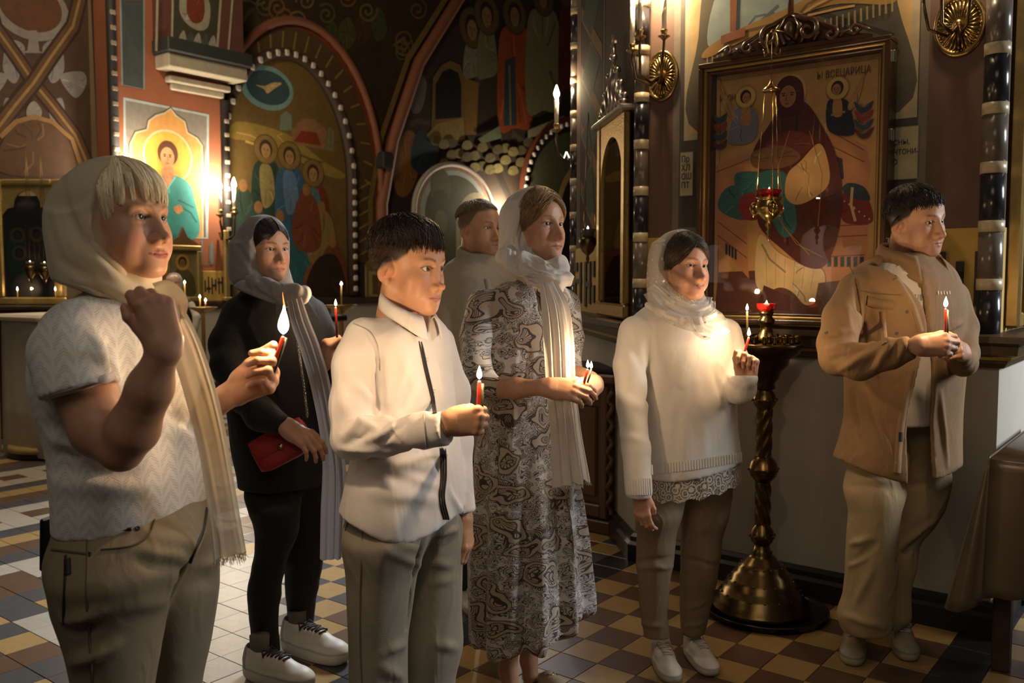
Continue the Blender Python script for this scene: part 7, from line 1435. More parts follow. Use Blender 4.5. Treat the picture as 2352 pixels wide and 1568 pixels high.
# ------------------------------------------------------------------ the woman in black with a grey scarf
def build_black():
    p = Person(P(640, 1500, 3.38), 'woman in black with a grey headscarf and a small red bag'); TH = -42; SK = (.52, .29, .185); BLK = pmat('black jersey', (.006, .0055, .006), .85, .1, 30, .1, 300, sheen=.05, crease=.4)
    p.head(P(608, 572, 3.36), -40, -2, 0, s=1.0, skin=SK, hair=(.02, .012, .009), brow=(.05, .03, .02), hairline=lambda x, y, z: smooth01(z - np.interp(y, [-.1, .01, .04, .09], [-.06, -.02, .05, .066]), -.004, .006), jaw=.94, nose=1.0, fat=.0, gaze=(6, 3), ears=False, lips=(.40, .15, .12), h=.0024, neck=.048)
    rg = np.random.default_rng(5); S = []
    for i in range(1500):                                  # parted in the middle, drawn back over the temples
        q = rg.choice([-1, 1]); y0 = rg.uniform(-.1, .98); a = np.array((q * .04, y0, 1.05 - .62 * max(0, y0))); b = np.array((q * 1.0, .50 - .5 * rg.random(), -.25 - .55 * rg.random())); lf = .02 + .05 * rg.random(); S.append(slerp_strand(a, b, 8, HR, lambda t: lf, rg) + HC)
    p.hair(S, .0014, .0009, (.020, .012, .009), .3, 3)
    tor = rows([(655, 575, 690, None, 1.2), (680, 545, 715), (710, 528, 740), (760, 512, 760), (830, 516, 772), (900, 524, 772), (960, 531, 768), (1040, 541, 766), (1085, 550, 762), (1110, 553, 760)], TH, 1.35, 3.38)
    arm = limb((548, 720, 3.28, 34), (522, 790, 3.22, 36), (522, 840, 3.16, 36), (555, 905, 3.1, 36), (600, 950, 3.06, 34), (640, 972, 3.03, 26)); la = limb((720, 720, 3.5, 32), (752, 800, 3.45, 32), (762, 860, 3.38, 28), (748, 852, 3.32, 22))
    b = bounds(tor, arm, la, pad=.05); g = SDF(b[:3], b[3:], .0065); g.loft(tor, 0, p=2.3); g.chain(arm, .03); g.chain(la, .03); V, Fq = g.mesh(1); V = wrinkle(V, Fq, .004, 8, (.2, 0, 1), 3, 31)
    p.put('black_top', V, Fq, BLK)
    r1 = rows([(1080, 565, 690, 3.36), (1130, 562, 692, 3.34), (1170, 572, 690), (1219, 586, 686), (1290, 582, 658), (1354, 570, 647), (1400, 572, 642), (1458, 578, 641), (1497, 580, 643)], TH, 1.1, 3.3); r2 = rows([(1080, 620, 745, 3.42), (1150, 630, 750), (1219, 640, 748), (1290, 652, 741), (1369, 658, 727), (1448, 657, 716)], TH, 1.1, 3.5)
    V, Fq = sculpt([r1, r2], [], .007, k=.02, p=2.1); V = wrinkle(V, Fq, .003, 12, (1, 0, .2), 3, 33); p.put('trousers', V, Fq, BLK)
    for he, to in (((566, 1548), (716, 1588)), ((654, 1485), (796, 1528))):
        h, t = G(*he), G(*to); p_ = shoe(p, h, t, np.linalg.norm((t - h)[:2]) / .275, thick=.040, lace=(.03, .028, .026), heelcol=(.30, .27, .23), upper=(.62, .58, .51), sole=(.60, .56, .48), wid=.050)
        pos = h + (t - h) * .22; mb = MB().lathe([(.033, .07), (.034, .11), (.036, .16)], (pos[0], pos[1], 0), 16); p.mb('sock', mb, pmat('grey sock', (.12, .11, .095), .9))
    p.hand(P(655, 975, 3.02), (.80, -.10, -.52), (.50, -.62, .62), 'right', ((18, 26, 14), (22, 28, 16), (26, 30, 18), (30, 32, 18)), thumb=(.048, .100, -.018), s=1.02, skin=SK, arm=[(*P(625, 955, 3.04), .026)], via=[P(560, 905, 3.1), P(525, 810, 3.2), P(560, 715, 3.3)])
    p.hand(P(742, 838, 3.28), (.22, -.2, .95), (-.72, -.55, .2), 'left', ((52, 60, 35), (64, 72, 40), (72, 78, 40), (78, 80, 45)), thumb=(.040, .118, -.046), s=.98, skin=SK, arm=[(*P(750, 856, 3.32), .024)], via=[P(762, 860, 3.38), P(745, 790, 3.46), P(715, 715, 3.48)])
    p.body()
    mb = MB().tube([(*(P(744, 829, 3.28) + .034 * np.array((math.cos(a), math.sin(a) * .8, .15 * math.cos(a)))),) for a in np.linspace(0, 2 * math.pi, 24)], .006, 6); p.mb('wristband', mb, BLK)
    gy = weave_mat('grey lavender viscose', (.40, .365, .36), 1.0, 1100)
    lf = rows([(560, 530, 640), (600, 528, 645), (640, 530, 665), (665, 548, 685), (690, 590, 705), (705, 620, 700)], -40, 1.05, 3.36)
    e1 = [[(*P(560, 668, 3.2), .035), (*P(610, 690, 3.16), .030), (*P(655, 690, 3.14), .026), (*P(690, 678, 3.16), .026), (*P(700, 672, 3.25), .022)], [(*P(585, 650, 3.18), .03), (*P(640, 668, 3.14), .028), (*P(680, 668, 3.14), .026)], [(*P(665, 690, 3.13), .02), (*P(650, 705, 3.12), .012)]]
    sc = hood(p, [(-.5, .35), (-.15, .14), (-.125, .075), (-.09, .050), (-.05, .042), (0, .040), (.05, .038), (.12, .030), (.3, .03)], .013, bun=(0, -.08, -.01, (.06, .05, .08)), lofts=[lf], extra=e1, amp=.006, seed=8, mat=gy, fold_dir=(.25, .3, -.9), cuts=[below((530, 655), (660, 712), 3.2)], wrapz=-.16, kx=.012,
        marks=[(540, 560, 620, 668, .012, -.006), (560, 540, 640, 660, .010, .006), (590, 560, 660, 672, .010, -.006), (545, 620, 640, 690, .010, .006)])
    V, Fq = rib([P(676, 686, 3.10), P(690, 740, 3.08), P(712, 800, 3.09), P(735, 880, 3.10), P(752, 970, 3.12), P(767, 1070, 3.15), P(766, 1180, 3.18), P(763, 1285, 3.2)], [.05, .062, .066, .066, .062, .078, .088, .085], (.3, -1, .1), 3.4, [.006, .011, .012, .012], 32, 60, .3, 2); p.put('scarf_end', V, Fq, gy, parent=sc)
    # red bag with a chain
    c = P(648, 1022, 3.12); root = empty('handbag', tuple(c), 0, 'small red leather shoulder bag on a silver chain, under a hand', 'handbag'); red = pmat('red leather', (.30, .012, .018), .5, .12, 30, .25, 160)
    ax = np.array((.88, .10, .46)); ax /= np.linalg.norm(ax); ny = np.array((-.1, -1, .05)); ny -= ax * (ny @ ax); ny /= np.linalg.norm(ny); up = np.cross(ny, ax); up = up if up[2] > 0 else -up; Rm = np.stack([ax, ny, up])
    g = SDF((-.13, -.06, -.09), (.13, .06, .09), .003); st = [(-.062, 0, 0, .085, .028, 0), (-.045, 0, 0, .102, .036, 0), (.02, 0, 0, .104, .032, 0), (.058, 0, 0, .098, .016, 0)]; g.loft(st, 0, p=4.0, rnd=.012); V, Fq = g.mesh(1); link('bag_body', mesh_np('bag_body', V @ Rm, Fq), red, root)
    g = SDF((-.13, -.06, -.09), (.13, .08, .09), .003); g.loft([(-.015, 0, .030, .070, .006, 0), (.01, 0, .030, .098, .008, 0), (.062, 0, .012, .100, .012, 0)], 0, p=4.0, rnd=.006); V, Fq = g.mesh(1); fl = link('flap', mesh_np('flap', V @ Rm, Fq), red, root)
    brass = pmat('worn brass fitting', (.45, .32, .14), .3, .2, 60, metal=1.0); mb = MB(); mb.lathe([(.010, 0), (.011, .003), (.006, .006)], (0, 0, 0), 14); mb.v = [tuple(np.array((v[0], v[2] + .038, v[1] - .005)) @ Rm) for v in mb.v]; mb.build('clasp', brass, fl)
    a0 = P(706, 955, 3.08) - c; a1 = P(697, 870, 3.10) - c; a2 = P(683, 790, 3.13) - c; mb = MB()
    for i in range(46):
        t = i / 45; q = (1 - t) ** 2 * a0 + 2 * t * (1 - t) * a1 + t * t * a2; r1_ = .0042; o = i % 2
        mb.tube([q + np.array((r1_ * math.cos(an) * (1 if o else .3), r1_ * math.cos(an) * (.3 if o else 1), .0058 * math.sin(an))) for an in np.linspace(0, 2 * math.pi, 9)], .0011, 4)
    ch = mb.build('chain', pmat('silver chain', (.55, .5, .45), .25, .1, 60, metal=1.0), root); ch['kind'] = 'stuff'
    rg_ = MB(); q = P(700, 1040, 3.0)
    b0 = P(774, 762, 3.2); candle(b0 - np.array((0, 0, .02)), P(771, 705, 3.2), 'thin red candle held by the woman in black', h=.026, power=CANDLE_W * .8)
build_black()
# ------------------------------------------------------------------ the man in the grey-beige overshirt behind
def short_hair(p, rg, n, crown, reach_f, reach_s, col, r=.0013, lift=.05, spike=0.0, seed=1, mask=None):
    cr = np.array(crown, float); cr /= np.linalg.norm(cr); a1 = np.cross(cr, (1, 0, 0)); a1 /= np.linalg.norm(a1); a2 = np.cross(cr, a1); S = []
    for i in range(n):
        ph = rg.random() * 2 * math.pi; dv = a1 * math.cos(ph) + a2 * math.sin(ph); t0 = rg.random() ** .7 * 1.3; fr = max(0, dv @ np.array((0, .9, -.4))); end = reach_s + (reach_f - reach_s) * fr ** 1.2 + rg.normal() * .06
        t1 = min(end, t0 + .45 + .25 * rg.random()); t0 = min(t0, t1 - .18); A = cr * math.cos(t0) + dv * math.sin(t0); tw = dv + .25 * rg.normal() * np.cross(cr, dv); tw /= np.linalg.norm(tw); B = cr * math.cos(t1) + tw * math.sin(t1)
        lf = lift * (.6 + .8 * rg.random()); sp = spike * rg.random(); S.append(slerp_strand(A, B, 6, HR, lambda t: lf * (1 - .3 * t) + sp * t, rg) + HC)
    p.hair(S, r, r * .4, col, .35, seed)
def build_man_behind():
    p = Person(P(1110, 1350, 4.0), 'man in a grey-beige shirt standing behind the woman in the patterned dress'); TH = -40; SK = (.48, .26, .16)
    hl = lambda x, y, z: smooth01(z - np.interp(y, [-.11, -.06, -.02, .01, .03, .05, .09], [-.05, -.045, -.01, .01, .03, .065, .075]), -.008, .008)
    p.head(P(1099, 524, 4.0), -40, -2, 0, s=1.04, skin=SK, hair=(.16, .11, .07), brow=(.09, .055, .03), hairline=hl, jaw=1.05, nose=1.0, stubble=.5, gaze=(4, 0), h=.0026, lips=(.38, .17, .13), neck=.058)
    short_hair(p, np.random.default_rng(2), 1500, (0, -.3, .95), 1.30, 1.22, (.20, .145, .09), .0011, .035, .10, 2)
    BEI = pmat('grey-beige twill', (.27, .235, .18), .85, .07, 30, .15, 300, crease=.45)
    tor = rows([(585, 1058, 1155, None, 1.2), (608, 1030, 1180, None, 1.4), (640, 1012, 1205), (700, 1004, 1215), (780, 1000, 1220), (900, 1004, 1218), (1010, 1012, 1212), (1040, 1016, 1208)], TH, 1.55, 4.02)
    arm = limb((1030, 655, 3.9, 24), (1014, 720, 3.86, 26), (1012, 800, 3.82, 25), (1025, 870, 3.76, 23), (1070, 890, 3.68, 20)); la = limb((1195, 660, 4.12, 24), (1215, 760, 4.1, 25), (1215, 860, 4.05, 22))
    V, Fq = sculpt([tor], [arm, la], .008, k=.03); V = wrinkle(V, Fq, .004, 8, (.2, 0, 1), 3, 41); sh = p.put('overshirt', V, Fq, BEI); sf = Surf(V, Fq)
    p.put('placket', *sf.strip([(1118, 640), (1128, 700), (1132, 780)], .025, .003, 14), BEI, parent=sh)
    collar(p, P(1101, 584, 3.99), TH, .076, .074, .040, .050, .026, .050, BEI, gap=22, tilt=.055)
    blk = pmat('black denim', (.014, .013, .014), .85, .1, 30, .1, 300); r1 = rows([(1000, 1020, 1150), (1100, 1025, 1130), (1200, 1030, 1110), (1350, 1050, 1105)], TH, 1.1, 3.96); r2 = rows([(1000, 1090, 1205), (1100, 1110, 1205), (1350, 1120, 1180)], TH, 1.1, 4.08); V, Fq = sculpt([r1, r2], [], .01, k=.02); p.put('trousers', V, Fq, blk)
    for he, to in (((1068, 1372), (1092, 1412)), ((1150, 1345), (1200, 1372))):
        h, t = G(*he), G(*to); d = (t - h)[:2]; t[:2] = h[:2] + d / np.linalg.norm(d) * .28; shoe(p, h, t, 1.02, upper=(.5, .46, .4), sole=(.5, .46, .38))
    p.hand(P(1078, 888, 3.66), (.9, -.4, .2), (-.2, -1, .2), 'right', s=1.02, skin=SK, arm=[(*P(1050, 885, 3.70), .028)], via=[P(1015, 820, 3.8), P(1035, 660, 3.9)])
    p.body()
build_man_behind()

# ------------------------------------------------------------------ the woman in the patterned dress
def paisley_mat():
    m, nt, b = new_mat('black and white paisley print'); uv = nd(nt, 'ShaderNodeUVMap', uv_map='cloth')
    def layer(scale, seed, R, rings, spokes):
        mp = nd(nt, 'ShaderNodeMapping'); mp.inputs['Scale'].default_value = (scale, scale, 1); mp.inputs['Location'].default_value = (seed, seed * .7, 0); nt.links.new(uv.outputs[0], mp.inputs[0])
        nz = nd(nt, 'ShaderNodeTexNoise', Scale=1.6, Detail=1.0); nt.links.new(mp.outputs[0], nz.inputs['Vector'])
        wv = nd(nt, 'ShaderNodeVectorMath', operation='MULTIPLY_ADD'); nt.links.new(nz.outputs['Color'], wv.inputs[0]); wv.inputs[1].default_value = (1.1, 1.1, 0); nt.links.new(mp.outputs[0], wv.inputs[2])
        vo = nd(nt, 'ShaderNodeTexVoronoi', Scale=1.0, Randomness=.72); vo.voronoi_dimensions = '2D'; nt.links.new(wv.outputs[0], vo.inputs['Vector'])
        d = nd(nt, 'ShaderNodeVectorMath', operation='SUBTRACT'); nt.links.new(wv.outputs[0], d.inputs[0]); nt.links.new(vo.outputs['Position'], d.inputs[1])
        sp = nd(nt, 'ShaderNodeSeparateXYZ'); nt.links.new(d.outputs[0], sp.inputs[0]); cs = nd(nt, 'ShaderNodeSeparateColor'); nt.links.new(vo.outputs['Color'], cs.inputs[0])
        an = mth(nt, 'ARCTAN2', sp.outputs[1], sp.outputs[0]); an = mth(nt, 'ADD', an, mth(nt, 'MULTIPLY', cs.outputs[0], 6.283)); r = vo.outputs['Distance']
        # teardrop: the outline drawn out to one side and curled over
        td = mth(nt, 'ADD', R, mth(nt, 'MULTIPLY', mth(nt, 'POWER', mth(nt, 'ABSOLUTE', mth(nt, 'COSINE', mth(nt, 'MULTIPLY', mth(nt, 'ADD', an, mth(nt, 'MULTIPLY', r, 2.6)), .5))), 3.0), R * .85))
        q = mth(nt, 'DIVIDE', r, td); inside = mth(nt, 'LESS_THAN', q, 1.0)
        ring = mth(nt, 'ABSOLUTE', mth(nt, 'SUBTRACT', mth(nt, 'FRACT', mth(nt, 'MULTIPLY', q, rings)), .5)); line = mth(nt, 'LESS_THAN', ring, .13)
        rope = mth(nt, 'MULTIPLY', mth(nt, 'GREATER_THAN', q, .84), mth(nt, 'GREATER_THAN', mth(nt, 'SINE', mth(nt, 'ADD', mth(nt, 'MULTIPLY', an, spokes * 3.0), mth(nt, 'MULTIPLY', q, 9.0))), -.25))
        fan = mth(nt, 'MULTIPLY', mth(nt, 'MULTIPLY', mth(nt, 'LESS_THAN', q, .50), mth(nt, 'GREATER_THAN', q, .14)), mth(nt, 'GREATER_THAN', mth(nt, 'SINE', mth(nt, 'MULTIPLY', an, spokes)), .55))
        ink = mth(nt, 'MULTIPLY', inside, mth(nt, 'MAXIMUM', mth(nt, 'MAXIMUM', line, rope), fan)); return inside, ink, q, r
    i1, k1, q1, r1 = layer(8.5, 3.1, .30, 3.0, 16.0); i2, k2, q2, r2 = layer(22.0, 7.7, .34, 2.5, 8.0); i3, k3, q3, r3 = layer(52.0, 1.3, .36, 2.0, 6.0)
    n0 = nd(nt, 'ShaderNodeTexNoise', Scale=7.0, Detail=2.0); nt.links.new(uv.outputs[0], n0.inputs['Vector']); dense = mth(nt, 'GREATER_THAN', n0.outputs[0], .42)
    bgk = mth(nt, 'MULTIPLY', mth(nt, 'MAXIMUM', k2, mth(nt, 'MULTIPLY', mth(nt, 'MULTIPLY', k3, mth(nt, 'SUBTRACT', 1.0, i2)), dense)), mth(nt, 'SUBTRACT', 1.0, i1))
    ink = mth(nt, 'MAXIMUM', k1, bgk); tint = mixc(nt, mth(nt, 'MULTIPLY', i1, .75), (.58, .55, .53), (.40, .30, .21)); tint = mixc(nt, mth(nt, 'MULTIPLY', mth(nt, 'MULTIPLY', i2, mth(nt, 'SUBTRACT', 1.0, i1)), .5), tint, (.36, .29, .22))
    nt.links.new(mixc(nt, mth(nt, 'MULTIPLY', ink, .93), tint, (.028, .020, .017)), b.inputs['Base Color']); b.inputs['Roughness'].default_value = .7; b.inputs['Sheen Weight'].default_value = .1
    return m
def cloth_uv(ob, V, cx, cy, r=.16):
    me = ob.data; n = len(me.loops); li = np.zeros(n, np.int32); me.loops.foreach_get('vertex_index', li); an = np.arctan2(V[:, 0] - cx, -(V[:, 1] - cy)); u = an * r; uv = np.stack([u[li], V[li, 2]], 1)
    f = li.reshape(-1, 4); uf = uv.reshape(-1, 4, 2); wrap = (uf[:, :, 0].max(1) - uf[:, :, 0].min(1)) > math.pi * r; uf[wrap, :, 0] = np.where(uf[wrap, :, 0] < 0, uf[wrap, :, 0] + 2 * math.pi * r, uf[wrap, :, 0])
    l = me.uv_layers.new(name='cloth'); l.data.foreach_set('uv', uf.reshape(-1).astype(np.float32))
def build_dress():
    p = Person(P(1220, 1560, 3.15), 'woman in a black and white paisley dress with a long white scarf'); TH = -42; SK = (.54, .29, .18)
    p.head(P(1231, 519, 3.15), -46, 2, 0, s=1.07, skin=SK, hair=(.30, .19, .09), brow=(.22, .14, .08), hairline=lambda x, y, z: smooth01(z - np.interp(y, [-.1, .01, .045, .09], [-.06, -.02, .05, .07]), -.004, .006), jaw=.98, nose=1.05, gaze=(8, 2), lips=(.42, .15, .11), h=.0023, neck=.050, fat=.001, ears=False, lid=.3)
    rg = np.random.default_rng(9); S = []
    S = locks(rg, 1300, 60, lambda t: (-.15 + .3 * t, .2 + .75 * ((t * 7) % 1), 1.0 - .35 * ((t * 7) % 1)), lambda t: (1.0 if t < .6 else -1.0, .55 - .45 * ((t * 5) % 1), .15 - .9 * ((t * 3) % 1)), .05, .03, 12, .0030, (.05, .16))
    p.hair(S, .0010, .0005, (.36, .235, .11), .3, 9)
    PA = paisley_mat()
    tor = rows([(648, 1160, 1285, None, 1.25), (668, 1118, 1306, None, 1.45), (700, 1098, 1316), (760, 1094, 1318), (830, 1100, 1318), (890, 1108, 1312), (915, 1112, 1308), (960, 1106, 1308), (1050, 1096, 1316), (1150, 1090, 1330), (1250, 1087, 1343), (1350, 1087, 1352), (1420, 1090, 1358), (1490, 1094, 1362)], TH, 1.35, 3.17)
    arm = limb((1108, 700, 3.05, 34), (1092, 770, 3.0, 34), (1092, 840, 2.96, 33), (1108, 880, 2.92, 33), (1145, 894, 2.88, 25)); la = limb((1302, 700, 3.25, 30), (1312, 780, 3.2, 28), (1308, 845, 3.12, 26), (1318, 858, 3.06, 22))
    b = bounds(tor, arm, la, pad=.05); g = SDF(b[:3], b[3:], .006); g.loft(tor, 0, p=2.15); g.chain(arm, .022); g.chain(la, .022)
    xs = [P(x, 1450, 3.1)[0] for x in (1080, 1120, 1200, 1280, 1320, 1365)]; zs = [P(1200, y, 3.1)[2] for y in (1472, 1476, 1470, 1452, 1432, 1418)]; g.cut(lambda X, Y, Z: np.interp(X, xs, zs) - Z + 0 * Y)
    a0 = np.array(arm[-1][:3]); ad = a0 - np.array(arm[-2][:3]); ad /= np.linalg.norm(ad); g.cut(lambda X, Y, Z: np.where((X - a0[0]) ** 2 + (Y - a0[1]) ** 2 + (Z - a0[2]) ** 2 < .004, (X - a0[0] - .01 * ad[0]) * ad[0] + (Y - a0[1] - .01 * ad[1]) * ad[1] + (Z - a0[2] - .01 * ad[2]) * ad[2], -1))
    g.cap(P(1225, 630, 3.12), P(1248, 720, 3.02), .050, .012, .012, True)
    V, Fq = g.mesh(1); c0 = P(1215, 1200, 3.17); an = np.arctan2(V[:, 0] - c0[0], V[:, 1] - c0[1]); zw = P(1200, 905, 3.1)[2]; sk = smooth01(zw - V[:, 2], .05, .6)
    N = vnormals(V, Fq); V = V + N * (sk * (.016 * np.sin(an * 9 + .6 * np.sin(V[:, 2] * 4)) + .008 * np.sin(an * 17 + 1.0)))[:, None]
    V = wrinkle(V, Fq, .003, 10, (.1, 0, 1), 4, 51)
    V = folds(V, Fq, [(1150, 700, 1145, 860, .012, -.008), (1130, 900, 1300, 905, .010, -.012), (1180, 880, 1185, 780, .012, .006), (1075, 850, 1120, 870, .010, .008), (1080, 890, 1140, 905, .010, .008), (1205, 890, 1215, 800, .010, -.005), (1180, 920, 1175, 1050, .010, .006), (1140, 930, 1140, 1200, .010, -.009)])
    dr = p.put('dress', V, Fq, PA); cloth_uv(dr, V, c0[0], c0[1]); sf = Surf(V, Fq)
    # skin: chest, forearms, legs
    g = SDF(P(1200, 760, 3.25) - .12, P(1260, 600, 3.15) + .12, .005); g.loft(rows([(630, 1205, 1268), (660, 1180, 1285), (690, 1160, 1300), (740, 1150, 1305)], TH, 1.3, 3.14), 0); V, Fq = g.mesh(1); p.flesh(V, Fq, SK)
    for l in (limb((1168, 1400, 3.1, 30), (1166, 1470, 3.1, 28), (1168, 1540, 3.1, 21), (1175, 1585, 3.09, 20)), limb((1228, 1380, 3.22, 30), (1222, 1450, 3.22, 27), (1214, 1515, 3.2, 19), (1220, 1558, 3.18, 19))):
        b = bounds(l, pad=.02); g = SDF(b[:3], b[3:], .005); g.chain(l, .02); V, Fq = g.mesh(1); p.flesh(V, Fq, SK); p.via[len(p.skin) - 1] = [np.array(l[0][:3]), P(1215, 1100, 3.17), P(1220, 800, 3.17)]
    p.hand(P(1256, 888, 2.80), (1, -.16, -.10), (-.10, -.80, .58), 'right', ((22, 30, 15), (24, 34, 18), (28, 36, 20), (32, 38, 20)), thumb=(.046, .110, -.020), s=.98, skin=SK, spread=2, arm=[(*P(1240, 890, 2.81), .024), (*P(1185, 892, 2.85), .032), (*P(1140, 892, 2.89), .034)], via=[P(1110, 870, 2.93), P(1100, 760, 3.0), P(1120, 700, 3.06)])
    p.hand(P(1372, 880, 2.90), (-.45, -.85, -.28), (.70, -.45, .25), 'left', ((45, 55, 30), (52, 62, 35), (60, 66, 35), (66, 70, 40)), thumb=(.048, .108, -.035), s=.95, skin=SK, arm=[(*P(1358, 868, 2.97), .023), (*P(1322, 856, 3.06), .028)], via=[P(1310, 800, 3.17), P(1295, 700, 3.22)])
    p.body()
    for he, to in (((1150, 1590), (1185, 1640)), ((1205, 1545), (1275, 1590))):
        h, t = G(*he), G(*to); d = (t - h)[:2]; t[:2] = h[:2] + d / np.linalg.norm(d) * .25; so = shoe(p, h, t, .93, upper=(.42, .34, .24), sole=(.10, .07, .05), thick=.014, mule=True, wid=.042)
        R = frame(math.degrees(math.atan2(d[1], d[0]))); mb = MB(); q = lambda a: np.array(a) @ R + np.array((h[0], h[1], 0)); mb.tube([q((-.026, .165, .046)), q((-.010, .163, .056)), q((.010, .163, .056)), q((.026, .165, .046))], .004, 6); mb.tube([q((.012 * math.cos(t_), .163 + .010 * math.sin(t_), .058)) for t_ in np.linspace(0, 6.283, 14)], .003, 6); p.mb('buckle', mb, pmat('gold buckle', (.55, .40, .16), .25, metal=1.0), so)
    wh = weave_mat('white cotton gauze', (.84, .79, .74), 1.0, 800)
    lf = rows([(470, 1180, 1255), (520, 1162, 1260), (560, 1155, 1262), (600, 1150, 1280), (640, 1160, 1292), (665, 1200, 1290)], -46, 1.05, 3.15)
    e1 = [[(*P(1175, 610, 3.02), .035), (*P(1215, 640, 2.98), .034), (*P(1255, 640, 2.97), .034), (*P(1285, 618, 3.0), .030), (*P(1282, 605, 3.15), .03)], [(*P(1160, 590, 3.05), .03), (*P(1195, 630, 3.0), .03), (*P(1240, 655, 2.96), .030), (*P(1280, 650, 2.96), .026), (*P(1300, 640, 2.98), .020)], [(*P(1200, 600, 3.0), .03), (*P(1245, 620, 2.98), .03), (*P(1275, 612, 3.0), .028)]]
    sc = hood(p, [(-.5, .3), (-.16, .12), (-.13, .065), (-.10, .040), (-.05, .012), (0, .002), (.06, .004), (.12, .012), (.3, .03)], .014, bun=(0, -.07, .0, (.06, .05, .08)), lofts=[lf], extra=e1, amp=.008, seed=12, mat=wh, fold_dir=(.1, .15, -1), cuts=[below((1140, 600), (1250, 672), 3.0)], wrapz=-.14, kx=.010,
        marks=[(1218, 455, 1190, 600, .008, -.009), (1200, 455, 1168, 590, .008, .008), (1230, 470, 1215, 610, .007, .008), (1168, 530, 1185, 620, .008, -.008), (1185, 480, 1158, 560, .007, -.007), (1180, 620, 1260, 660, .007, -.008), (1200, 605, 1275, 640, .007, .007), (1215, 590, 1280, 615, .006, -.007), (1190, 640, 1240, 668, .006, .006)])
    V, Fq = rib([P(1258, 650, 2.92), P(1276, 710, 2.88), P(1284, 790, 2.86), P(1288, 880, 2.88), P(1298, 980, 2.92), P(1312, 1112, 2.97)], [.055, .090, .098, .096, .100, .128], (.15, -1, .05), 3.6, [.006, .011, .012, .014], 36, 60, .1, 7); tl = p.put('scarf_end', V, Fq, wh, parent=sc); fringe(p, V[-36:], 110, .014, wh, tl, seed=6)
    mb = MB().tube([P(1333, 888, 2.762) + .0095 * np.array((.15 * math.cos(t_), math.cos(t_), math.sin(t_))) for t_ in np.linspace(0, 6.283, 16)], .0016, 6)
    for i, (bx, by, tx, ty, l) in enumerate(((1340, 884, 1350, 847, 'red candle with two flames held in both hands by the woman in the paisley dress'),)):
        c = candle(P(bx, by, 2.80), P(tx, ty, 2.80), l, power=CANDLE_W * 1.1, h=.026, second=((.012, .004, 0), DARK_WAX, .98)); flame(c, P(bx, by, 2.80), P(1358, 848, 2.805) + np.array((0, 0, .002)), .024, .005, lamp=False)
build_dress()
# ------------------------------------------------------------------ the woman in the white sweater
def lace_mat(name, color, dot=True, scale=60.0, base=.35, petal=False):
    m, nt, b = new_mat(name); tc = nd(nt, 'ShaderNodeTexCoord'); vo = nd(nt, 'ShaderNodeTexVoronoi', Scale=scale); nt.links.new(tc.outputs['Object'], vo.inputs['Vector'])
    w = nd(nt, 'ShaderNodeTexVoronoi', Scale=scale * 5, feature='DISTANCE_TO_EDGE'); nt.links.new(tc.outputs['Object'], w.inputs['Vector']); net = mth(nt, 'LESS_THAN', w.outputs['Distance'], .09)
    if petal:
        r = mth(nt, 'FRACT', mth(nt, 'MULTIPLY', vo.outputs['Distance'], 4.5)); mot = mth(nt, 'LESS_THAN', mth(nt, 'ABSOLUTE', mth(nt, 'SUBTRACT', r, .5)), .22)
    else: mot = mth(nt, 'LESS_THAN', vo.outputs['Distance'], .22)
    fac = mth(nt, 'MAXIMUM', mth(nt, 'MULTIPLY', mot, .95), mth(nt, 'MAXIMUM', mth(nt, 'MULTIPLY', net, .6), base)); b.inputs['Base Color'].default_value = (*color, 1); b.inputs['Roughness'].default_value = .85
    nt.links.new(fac, b.inputs['Alpha']); return m
